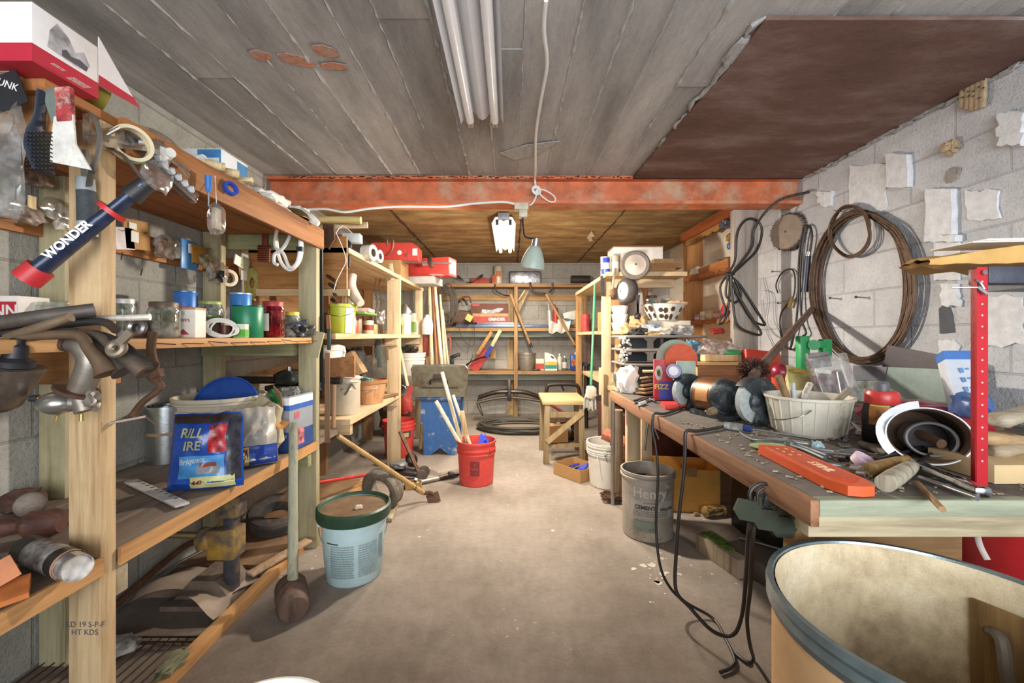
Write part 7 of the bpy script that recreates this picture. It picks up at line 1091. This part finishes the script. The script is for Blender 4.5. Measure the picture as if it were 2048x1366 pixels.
wbx2 = thing('tall_carton', 'tall white and blue carton leaning at the back right of the bench', 'box', P(1920, 850, 1.62), w=True); u0, u1 = P(1908, 707, 1.7), P(1945, 852, 1.6); part(wbx2, 'carton_body', pm('d4dae4', .6, 0, .06), B().bar(u0, u1, .092, .06, (-.4, -1, 0), .002)); part(wbx2, 'blue_top', pm('4a7cc4', .55), B().bar(u0-(u1-u0)*.004, u0.lerp(u1, .12), .0935, .062, (-.4, -1, 0)))
bt3 = B()
for k in range(5):
    for j in range(3): q = u0.lerp(u1, .2+.13*k); bt3.bar(q+V((-.025+.022*j, -.036, 0)), q+V((-.02+.022*j, -.036, -.018)), .012, .002, (-.4, -1, 0))
part(wbx2, 'blue_print', pm('6a94c8', .6), bt3)
solo('blue_tube', 'blue and white crumpled tube lying behind the red upright', 'tube', pm('46649a', .4, 0, .3, 20, .1), B().lump(P(1945, 815, 1.45), (.06, .1, .09), 44, .3)); solo('dark_red_bag', 'dark red bag lying behind the black bottle', 'bag', pm('7c1c30', .4, 0, .25), B().lump((1.5, 1.6, ZK+.05), (.3, .16, .11), 45, .2)); solo('red_box', 'red tray box behind the cut white jug', 'box', pm('a81c28', .5), B().box((1.63, 1.52, ZK+.04), (.2, .1, .08), (0, 0, -10), bev=.003))
bch = thing('starter_bottle', 'black bottle with red collar and flame label on the bench', 'bottle', (1.225, 1.40, ZK), (0, 0, -25)); S_ = Matrix.Diagonal((1, .72, 1, 1)); part(bch, 'bottle_body', pm('28262a', .3), B().lathe([(0, 0), (.05, 0), (.053, .008), (.053, .1), (.048, .125), (.04, .13), (0, .13)], S_, 32)); part(bch, 'collar', pm('c83c38', .35), B().lathe([(.044, .126), (.046, .13), (.046, .158), (.04, .168), (0, .168)], I4, 32)); part(bch, 'cap', pm('5c5c5e', .45), B().lathe([(0, .165), (.02, .168), (.02, .192), (.015, .198), (0, .198)])); part(bch, 'flame_label', pm('b87838', .5, 0, .5, 30, 0), B().lathe([(.0536, .06), (.0536, .1), (.0505, .118)], S_, 14, R(-140), R(-50))); txt(bch, 'CHARGE', pm('2a1c18'), .015, S_ @ T(0, 0, .082), wrap=.0545, sh=.2); part(bch, 'yellow_flash', pm('d8b848', .5), B().lathe([(.0505, .119), (.047, .127)], S_, 10, R(-140), R(-80)))
# cut-open jug with a tin in it, files and chisels
jgm = pm('dcdfe0', .45, 0, .05); jc = V((1.135, 1.17, ZK+.078)); Mj = T(jc) @ align((-.55, -.8, .12)) @ Matrix.Diagonal((1.0, .86, 1, 1))
cj = thing('cut_jug', 'cut-open white plastic jug lying on the bench with a tin inside', 'jug', (1.12, 1.16, ZK), w=True)
part(cj, 'jug_shell', jgm, B().lathe([(0, -.15), (.05, -.15), (.075, -.12), (.085, -.02), (.082, .05), (.086, .07), (.083, .07), (.078, .04), (.08, -.02), (.07, -.115), (0, -.14)], Mj, 40)); part(cj, 'cut_flap', jgm, B().sheet(10, 6, lambda u, v: Mj @ V(((.084+.022*v)*cos(R(100+120*u)), (.084+.022*v)*sin(R(100+120*u)), .065+.01*v+.01*sin(9*u)))))
part(cj, 'inner_shade', pm('7c6450', .8, 0, .2), B().lathe([(.081, .062), (.0765, .03), (.077, -.02), (.068, -.11), (0, -.13)], Mj, 40)); Mt = Mj @ T(.012, -.012, -.01)  # brown lining paints the shadow inside the jug
part(cj, 'inner_tin', pm('8f8f8e', .35, .6), B().lathe([(.052, .045), (.055, .04), (.052, .03), (.055, .02), (.052, .01), (.055, .0), (.052, -.08), (.048, -.08), (.047, .042), (.052, .045)], Mt, 32)); part(cj, 'tin_bottom', pm('2e2826', .7), B().lathe([(.046, -.03), (0, -.03)], Mt, 28)); part(cj, 'rusty_stub', rust_m, B().cyl(Mt @ V((-.01, .01, -.03)), Mt @ V((.02, -.01, .04)), .012))  # dark tin bottom has the shade of the hollow put into its colour
for i, (h0, h1, tip, r_, hc) in enumerate(((K(1738, 952, .016), K(1815, 932, .018), K(1908, 898, .04), .0155, 'a08050'), (K(1770, 983, .018), K(1825, 948, .02), K(1915, 905, .045), .0195, 'a8a08c'))):
    fl = thing('file', ['round file with tan wooden handle pointing into the cut jug', 'file with thick grey-wrapped handle pointing into the cut jug'][i], 'file', h0, w=True); part(fl, 'handle', wood(hc, '6a5030'), B().tube([h0, h0.lerp(h1, .3), h0.lerp(h1, .75), h1], [r_, r_*1.05, r_*.9, r_*.7], n=14)); part(fl, 'blade', dkst, B().cyl(h1, tip, .005, .003))
for i, (a, b_) in enumerate((((1735, 930), (1885, 902)), ((1752, 938), (1905, 908)))): pole('thin_file', ['upper bare thin file lying across to the jug', 'lower bare thin file lying across to the jug'][i], 'file', K(*a, .012+.012*i), K(*b_, .045), .0045, dkst)
cbr = thing('chrome_bar', 'chrome-plated bar tool lying at the near end of the bench', 'bar', K(1900, 970), w=True); part(cbr, 'chrome_tube', pm('c9cccf', .12, 1, .05), B().bar(K(1838, 944, .016), K(1970, 1000, .014), .034, .024, bev=.008)); part(cbr, 'lower_rod', steel_m, B().cyl(K(1840, 962, .008), K(1955, 1004, .008), .006))
pole('wooden_dowel', 'thin brown stick lying out over the near bench edge', 'stick', K(1834, 972, .007), K(1885, 1026, .007), .006, wood('a07c54', '6c4c30')); pole('scrap_rod', 'short grey wood rod lying behind the pliers on the bench', 'rod', K(1722, 895, .011), K(1785, 918, .011), .0105, wood('7a7268', '4c463e'))
# orange bar scabbard
oc = thing('bar_scabbard', 'orange plastic chainsaw bar scabbard lying at the near bench edge', 'scabbard', K(1630, 950), w=True); o0, o1 = K(1548, 908, .012), K(1712, 988, .012); dx = (o1-o0); L = dx.length; an = math.degrees(math.atan2(dx.y, dx.x)); Mo = T((o0+o1)/2) @ E(0, 0, an)
orm = pm('d8592c', .4, 0, .06); part(oc, 'scabbard_body', orm, B().prism([(-L/2-.02, -.03), (-L/2, -.045), (L/2-.03, -.045), (L/2+.015, -.028), (L/2+.02, .0), (L/2+.015, .028), (L/2-.03, .045), (-L/2, .045)], .022, Mo @ T(0, 0, -.011))); part(oc, 'raised_panel', pm('c44a24', .4), B().prism([(-L/2+.01, -.03), (L/2-.04, -.03), (L/2-.01, 0), (L/2-.04, .03), (-L/2+.01, .03)], .003, Mo @ T(0, 0, .0108)))
for i in range(6): part(oc, 'cut_out', pm('e8b47c', .5), B().prism([(-.008, 0), (0, -.005), (.008, 0), (0, .005)], .001, Mo @ T(-L/2+.04+.03*(i//2), -.012+.024*(i % 2), .0136)))
txt(oc, 'STIHL', pm('f0c8a0', .5), .032, Mo @ T(.045, 0, .0142), bold=.0008)
# loose small tools
pole('flat_tool', 'long grey paint paddle lying across the bench', 'paddle', K(1485, 886, .012), K(1500, 888, .012), .002, steel_m)
fp = bpy.data.objects[-1] if 0 else None
solo('trowel', 'long grey flat trowel blade lying on the bench before the basket', 'trowel', pm('8d979c', .35, .6), B().bar(K(1535, 882, .01), K(1618, 892, .008), .03, .005, bev=.002).tube([K(1480, 870, .01), K(1505, 886, .012), K(1540, 884, .01)], .0035))
sdr = thing('screwdriver', 'long screwdriver with clear and blue handle on the bench', 'screwdriver', K(1500, 865), w=True); s0, s1, s2 = K(1450, 858, .014), K(1504, 866, .014), K(1632, 882, .006); part(sdr, 'handle', clear('c8ccc8', .6), B().cyl(s0, s0.lerp(s1, .7), .0145, n=12)); part(sdr, 'blue_ring', pm('2a3a70', .4), B().cyl(s0.lerp(s1, .7), s1, .0125, n=12)); part(sdr, 'shaft', steel_m, B().cyl(s1, s2, .004))
solo('sanding_disc', 'pale green fibre disc lying under the trowel on the bench', 'disc', pm('95a878', .8), B().lathe([(0, 0), (.065, .0), (.068, .004), (.02, .008), (0, .006)], T(K(1545, 895)) @ E(0, 0, 0) @ Matrix.Diagonal((1, .75, 1, 1)))); solo('pliers', 'steel pliers with open jaws lying behind the orange scabbard', 'pliers', pm('7c8488', .35, .7), B().tube([K(1580, 893, .012), K(1612, 903, .012), K(1655, 918, .01)], .006).tube([K(1583, 898, .012), K(1612, 908, .012), K(1650, 924, .01)], .006).lump(K(1580, 895, .012), (.03, .03, .02), 5, .2))
roll('tape_roll', 'small pink and white tape roll lying on the bench', 'tape', K(1728, 935, .016), (.3, -.5, .9), .028, .016, .02, pm('dcc0cc', .5)); 
for i, (x, y, r_) in enumerate(((1705, 948, .012), (1716, 958, .009), (1680, 925, .01))): solo('socket', ['chrome socket lying by the pink tape roll', 'second smaller socket below the pink tape roll', 'dark socket left of the pink tape roll'][i], 'socket', [pm('cfcfcf', .2, .9), steel_m, dkst][i], B().lathe([(r_*.6, 0), (r_, 0), (r_, .02), (r_*.6, .02), (r_*.6, 0)], T(K(x, y, .012)) @ align((.3, -1, .2)), 16))
for i, (x, y, w_, l_, an, h_) in enumerate(((1705, 905, .04, .07, 20, '75767c'), (1665, 910, .02, .09, -25, '6a6e70'), (1650, 935, .014, .07, -30, '808488'), (1770, 905, .02, .08, 35, '54504c'), (1690, 895, .03, .05, 60, '5c5852'), (1635, 905, .01, .08, -40, '8e9498'), (1745, 970, .008, .05, 70, '9a9a98'), (1790, 960, .01, .05, 10, '6c5c4c'))):
    solo('metal_scrap', ['flat grey plate scrap in the middle of the bench litter', 'dull steel strip behind the scabbard', 'thin steel strip along the scabbard end', 'dark strip behind the tan file handle', 'brown-grey plate near the pale green disc', 'bright thin strip by the open pliers', 'tiny bright pin right of the sockets', 'brown sliver by the thick file handle'][i], 'scrap', pm(h_, .4, .5), B().box((0, 0, .004+.003*(i % 3)), (l_, w_, .006), bev=.0015), loc=K(x, y), rot=(0, 0, an), group='metal scraps littering the bench')
solo('plastic_stopper', 'tiny red cap among the bench litter', 'cap', red_m, B().lathe([(0, 0), (.008, 0), (.008, .008), (0, .008)]), loc=K(1688, 892)); solo('plastic_stopper', 'tiny pale blue cap by the steel pliers', 'cap', pm('a4bcc8', .4), B().lump((0, 0, .01), (.03, .022, .02), 5, .3), loc=K(1635, 897))
lt_ = B(); rl_ = random.Random(11)
for k in range(420):
    x, y = rl_.uniform(.68, 1.5), rl_.uniform(.93, 1.7); s_ = rl_.uniform(.002, .007); lt_.box((x, y, ZK+s_*.25), (s_*rl_.uniform(1, 3), s_, s_*.5), (0, 0, rl_.uniform(0, 180)))
o = solo('bench_litter', 'pale chips and dust littering the bench top', 'litter', pm('a8977c', .9, 0, .4, 60, .3), lt_); o['kind'] = 'stuff'
# red upright with shelf at the right edge
up_ = thing('metal_shelf', 'red perforated steel upright carrying a dark shelf at the right edge', 'shelf', (1.1, 1.0, ZK), w=True); rsm = pm('b8232c', .35, .1, .08)
part(up_, 'upright', rsm, B().span((1.082, .985, ZK), (1.108, .989, 1.31)).span((1.1055, .985, ZK), (1.108, 1.02, 1.31))); part(up_, 'upright', rsm, B().span((1.6, .985, ZK), (1.63, .989, 1.31))); hb3 = B()
for k in range(17): hb3.cyl((1.094, .9855, .86+.026*k), (1.094, .9843, .86+.026*k), .0022, n=8)
part(up_, 'bolt_holes', pm('e8c8c8', .5), hb3); part(up_, 'shelf_pan', pm('3c3e48', .45, .3), B().span((1.11, .985, 1.272), (1.75, 1.03, 1.312), .002).span((1.5, 1.03, 1.29), (1.75, 1.35, 1.312))); part(up_, 'bolt', steel_m, B().cyl((1.096, .984, 1.297), (1.096, .98, 1.297), .006, n=8))
pb2 = solo('paper_parcel', 'flattened brown paper parcel lying on the shelf at the right edge', 'parcel', pm('c49a58', .8, 0, .15, 8, .3), B().sheet(20, 8, lambda u, v: V((.985+.62*u, 1.0+.26*v*(.3+.7*min(1, u*3)), 1.325+.03*u*(1-.3*v)+.012*noise.noise(V((u*9, v*5, 1)))))).sheet(20, 8, lambda u, v: V((.985+.62*u, 1.0+.26*v*(.3+.7*min(1, u*3)), 1.33+.03*u*(1-.3*v)+.022*sin(pi*v)*min(1, u*6)+.03*(v < .2)*min(1, u*4)*0+.012*noise.noise(V((u*7, v*4, 9)))))).sheet(20, 3, lambda u, v: V((.985+.62*u, 1.0-.004*sin(pi*v), 1.318+.012*u+(.012+.03*min(1, u*3))*v+.004*noise.noise(V((u*12, v*3, 4)))))))
solo('paper_sheets', 'white papers lying on the brown parcel at the right edge', 'papers', paper_m, B().bar((1.16, 1.1, 1.385), (1.7, 1.12, 1.40), .13, .005, bev=.001).bar((1.12, 1.08, 1.378), (1.66, 1.1, 1.392), .1, .003, (.05, 0, 1)))
solo('hook_wire', 'thin wire hook with flat end crossing the red upright', 'hook', steel_m, B().cyl(P(1904, 575, 1.0), P(1955, 575, .98), .0018, n=6).bar(P(1955, 574, .98), P(1974, 588, .975), .007, .004, (0, 1, 0)).tube([P(1950, 560, .98), P(1960, 566, .98), P(1968, 578, .978)], .003))
wl = carton('wood_crate', 'pale plywood block platform on the bench behind the red upright', 'crate', (1.45, 1.08, ZK), (.62, .16, .045), 'c4a87c')
for i, (x0, y0, x1, y1, r_, h_) in enumerate(((1985, 840, 2075, 825, .028, 'b0a48e'), (1962, 876, 2080, 878, .024, 'b89a70'), (1978, 902, 2080, 888, .027, 'a8967c'))): solo('shoe_last', ['uppermost worn wooden shoe last at the right edge', 'middle tan wooden block with grey end at the right edge', 'lowest knobbly wooden last at the right edge'][i], 'last', wood(h_, '7c6c56', 'x'), B().tube([P(x0, y0, 1.08), P(x0+14, y0, 1.08), P((x0+x1)/2, (y0+y1)/2, 1.1), P(x1, y1, 1.12)], [r_*.5, r_, r_*.85, r_*1.2], n=14, sq=.75), group='wooden lasts stacked at the right edge')
solo('blue_scrap', 'blue paper scrap under the lowest wooden last', 'paper', pm('7a94bc', .6), B().box(K(1988, 925, .004), (.04, .02, .004), (0, 0, 20))); solo('grey_blade', 'grey metal blade lying among the wooden lasts', 'blade', dkst, B().bar(P(2000, 858, 1.05), P(2060, 870, 1.05), .02, .006, (0, .3, 1)))
# ================================================================ ON THE RIGHT WALL
def wc(x, y, d=.02): return WX(x, y, XR-d)
ccl = thing('wire_coil', 'large coil of brown fence wire hanging on the right wall', 'coil', wc(1725, 560), w=True); brw = pm('5e4a3c', .55, .5, .25, 30, .1); b = B(); rw_ = random.Random(9)
for k in range(24):
    f = rw_.random(); cx, cy = 1726+rw_.uniform(-4, 4), 572+rw_.uniform(-3, 5); rx, ry = 86+16*f+rw_.uniform(-2, 2), 150-3*f+rw_.uniform(-3, 3); sh_ = rw_.uniform(-6, 6); pts = []
    for i in range(28):
        t = 2*pi*i/28; xx = cx+rx*cos(t)+(4*f if cos(t) > 0 else -2*f); yy = cy+ry*sin(t)+sh_*sin(2*t)
        if sin(t) < -.8: xx = cx+(xx-cx)*.94-4; yy = max(yy, 416+6*f)
        pts.append(wc(xx, yy, .015+.03*f+.004*rw_.random()))
    b.tube(pts, .0042, n=6, k=2, closed=True)
part(ccl, 'wire_loops', brw, b); b = B()
for k in range(7): b.tube([wc(1700+(37+.8*k)*cos(2*pi*i/24)+2*sin(i+k), 463+(48+.8*k)*sin(2*pi*i/24), .035+.003*k) for i in range(24)], .004, n=6, k=2, closed=True)
part(ccl, 'inner_loops', brw, b); part(ccl, 'tie', steel_m, B().tube([wc(1668, 421, .04), wc(1685, 423, .05), wc(1715, 412, .03), wc(1720, 408, .01)], .003))
bw2 = thing('bristle_brush', 'round brown bristle brush head hanging on the right wall', 'brush', wc(1575, 465), w=True); ax_ = V((-.95, -.32, 0)); Mb = T(wc(1577, 464, .05)) @ align(ax_); part(bw2, 'disc', pm('8a7a6a', .8, 0, .12), B().lathe([(0, .03), (.012, .03), (.115, .028), (.12, .02), (.12, -.01), (0, -.01)], Mb, 36)); bs = B()
for k in range(220): a_ = 2*pi*k/220*5; zz = -.045+.07*((k*37) % 100)/100; bs.cyl(Mb @ V((.112*cos(a_), .112*sin(a_), zz)), Mb @ V((.13*cos(a_), .13*sin(a_), zz-.004)), .003, n=4)
part(bw2, 'bristles', pm('4a3a30', .8), bs)['kind'] = 'stuff'; part(bw2, 'backing', pm('4a3a30', .8), B().lathe([(.115, -.04), (.12, .015)], Mb, 36)); part(bw2, 'hub_hole', black_m, B().cyl(Mb @ V((0, 0, .029)), Mb @ V((0, 0, .032)), .006))
si = thing('soldering_iron', 'blue-black handled soldering iron on a black cord hanging on the right wall', 'iron', wc(1612, 560), w=True); part(si, 'handle', pm('262e3e', .4), B().cyl(wc(1616, 512, .04), wc(1610, 584, .04), .018, .022, 16)); part(si, 'ferrule', steel_m, B().cyl(wc(1618, 503, .04), wc(1616, 513, .04), .013, .017)); part(si, 'cord', cord_m, B().tube([wc(1620, 503, .03), wc(1624, 470, .03), wc(1618, 452, .03), wc(1606, 460, .03), wc(1598, 520, .03), wc(1596, 600, .03), wc(1590, 660, .03), wc(1580, 700, .03)], .007).tube([wc(1612, 452, .035), wc(1604, 500, .035), wc(1600, 580, .035), wc(1604, 640, .035), wc(1612, 665, .035), wc(1606, 672, .035)], .007))
lc = thing('cord_with_plug', 'black cord with brass clip looped low on the right wall', 'wire', wc(1580, 620), w=True); part(lc, 'cord', cord_m, B().tube([wc(1556, 586), wc(1552, 570), wc(1562, 548), wc(1578, 538), wc(1588, 545), wc(1590, 570), wc(1586, 595), wc(1572, 612), wc(1562, 628), wc(1560, 650), wc(1566, 680), wc(1574, 696), wc(1588, 698), wc(1596, 690)], .005)); part(lc, 'brass_clip', pm('a08a50', .4, .6), B().bar(wc(1585, 595, .03), wc(1578, 615, .03), .025, .012, (1, 0, 0)))
solo('thin_wires', 'thin grey wires hanging loosely beside the timber post', 'wire', pm('9a9aa0', .5, .3), B().tube([wc(1526, 555), wc(1535, 600), wc(1530, 640), wc(1540, 660), wc(1556, 675)], .0028).tube([wc(1528, 580), wc(1545, 590), wc(1548, 640), wc(1560, 665), wc(1564, 700)], .0028).tube([wc(1522, 600), wc(1528, 650), wc(1545, 690), wc(1552, 705)], .0028))
bcd = thing('cord_bundle', 'tied bundle of black extension cord hanging on the timber post', 'cord', P(1480, 560, 2.98), w=True); Yb = 2.985; qq = lambda x, y, d=0: P(x, y, Yb-d)
part(bcd, 'upper_loop', cord_m, B().tube([qq(1458, 545), qq(1470, 520), qq(1474, 470), qq(1486, 445), qq(1502, 437), qq(1518, 445), qq(1524, 465), qq(1514, 500), qq(1490, 525), qq(1468, 545)], .0085).tube([qq(1460, 550, .01), qq(1490, 515, .012), qq(1505, 490, .012), qq(1508, 460, .012), P(1530, 425, 2.9), P(1560, 400, 2.85), P(1590, 390, 2.8), P(1620, 384, 2.75)], .0085))
part(bcd, 'lower_loops', cord_m, B().tube([qq(1458, 548), qq(1440, 575), qq(1450, 620), qq(1440, 640), qq(1438, 648), qq(1450, 640), qq(1458, 600), qq(1460, 550)], .0085).tube([qq(1460, 550), qq(1480, 570), qq(1500, 600), qq(1525, 640), qq(1528, 650), qq(1505, 640), qq(1480, 600), qq(1460, 555)], .0085).tube([qq(1462, 550, .02), qq(1465, 600, .02), qq(1475, 650, .02), qq(1510, 668, .02), qq(1522, 665, .02), qq(1500, 630, .02), qq(1470, 580, .02)], .0085).tube([qq(1456, 552, .01), qq(1452, 590, .01), qq(1470, 605, .01), qq(1482, 590, .01), qq(1470, 560, .01)], .0085)); part(bcd, 'tie', cord_m, B().torus(qq(1459, 548, .01), .026, .009, T(qq(1459, 548, .01)) @ E(20, 0, 0) @ T(-qq(1459, 548, .01)), 16))
wn = thing('wasp_nest', 'large ridged mud dauber nest stuck high on the right wall', 'nest', wc(1948, 185), w=True); mud = pm('b09a7c', .95, 0, .15, 40, .5)
for k in range(5): x = 1926+10*k; part(wn, 'mud_tube', mud, B().tube([wc(x+2, 150+2*k-6*(k > 2), .012), wc(x, 190, .018), wc(x-1, 222-3*abs(k-2), .014)], [.011, .0135, .012], n=8, sq=.8))
hb4 = B()
for k in range(14): hb4.sph(wc(1926+10*(k % 5)+rnd.uniform(-2, 2), 160+18*(k//5)+rnd.uniform(-5, 5), .032), .0035, n=6)
part(wn, 'exit_hole', pm('3a2e24', .95), hb4); solo('wasp_nest', 'small brown mud nest lump on the right wall', 'nest', mud, B().lump(wc(1903, 294, .012), (.05, .05, .06), 61, .4, flat=False)); solo('wasp_nest', 'dark smear of old mud nest below the small lump on the wall', 'nest', pm('9a948e', .95), B().lump(wc(1905, 350, .002), (.012, .06, .06), 62, .3, flat=False))
for i, (x, y) in enumerate(((1545, 543), (1660, 596), (1712, 594), (1556, 606))):
    solo('wall_nail', ['nail in the right wall left of the soldering iron', 'left nail in the wall inside the wire coil', 'right nail in the wall inside the wire coil', 'nail in the right wall beside the black cord'][i], 'nail', nail_m, B().cyl(wc(x, y, 0), wc(x, y, .06), .004, n=8).cyl(wc(x, y, .058), wc(x, y, .062), .008, n=8))
# ================================================================ CAMERA AND LIGHT
cd = bpy.data.cameras.new('camera'); cam = bpy.data.objects.new('camera', cd); C.objects.link(cam)
cam.location = (0, 0, H); cam.rotation_euler = (R(90), 0, 0)
cd.sensor_fit = 'HORIZONTAL'; cd.sensor_width = 36; cd.lens = 36*F/2048; cd.shift_x = 4/2048; cd.shift_y = -11/2048; cd.clip_start = .02
bpy.context.scene.camera = cam
def light(name, kind, loc, energy, col, size=.1, aim=None, sy=None):
    l = bpy.data.lights.new(name, kind); l.energy = energy; l.color = col
    if kind == 'AREA':
        l.size = size
        if sy: l.shape = 'RECTANGLE'; l.size_y = sy
    else: l.shadow_soft_size = size
    o = bpy.data.objects.new(name, l); C.objects.link(o); o.location = loc
    if aim: o.rotation_euler = (V(aim)-V(loc)).to_track_quat('-Z', 'Y').to_euler()
    return o
light('lamp_bulb_light', 'POINT', tuple(LAMP), 135, (1, .9, .77), .035)
light('rear_tube_light', 'AREA', (-.03, 4.4, 2.08), 75, (1, .9, .76), .2, (-.03, 4.4, 0), 1.3)
dl_ = light('doorway_daylight', 'AREA', (.5, -1.55, 1.4), 66, (.9, .95, 1.0), 2.8, (.35, 3, 1.65), 1.3)
dl_.data.spread = 2.0
w = bpy.data.worlds.new('World'); bpy.context.scene.world = w; w.use_nodes = True
w.node_tree.nodes['Background'].inputs[0].default_value = (.86, .92, 1.0, 1); w.node_tree.nodes['Background'].inputs[1].default_value = .85
vs = bpy.context.scene.view_settings; vs.view_transform = 'Standard'; vs.look = 'None'; vs.exposure = 0; vs.gamma = 1.0
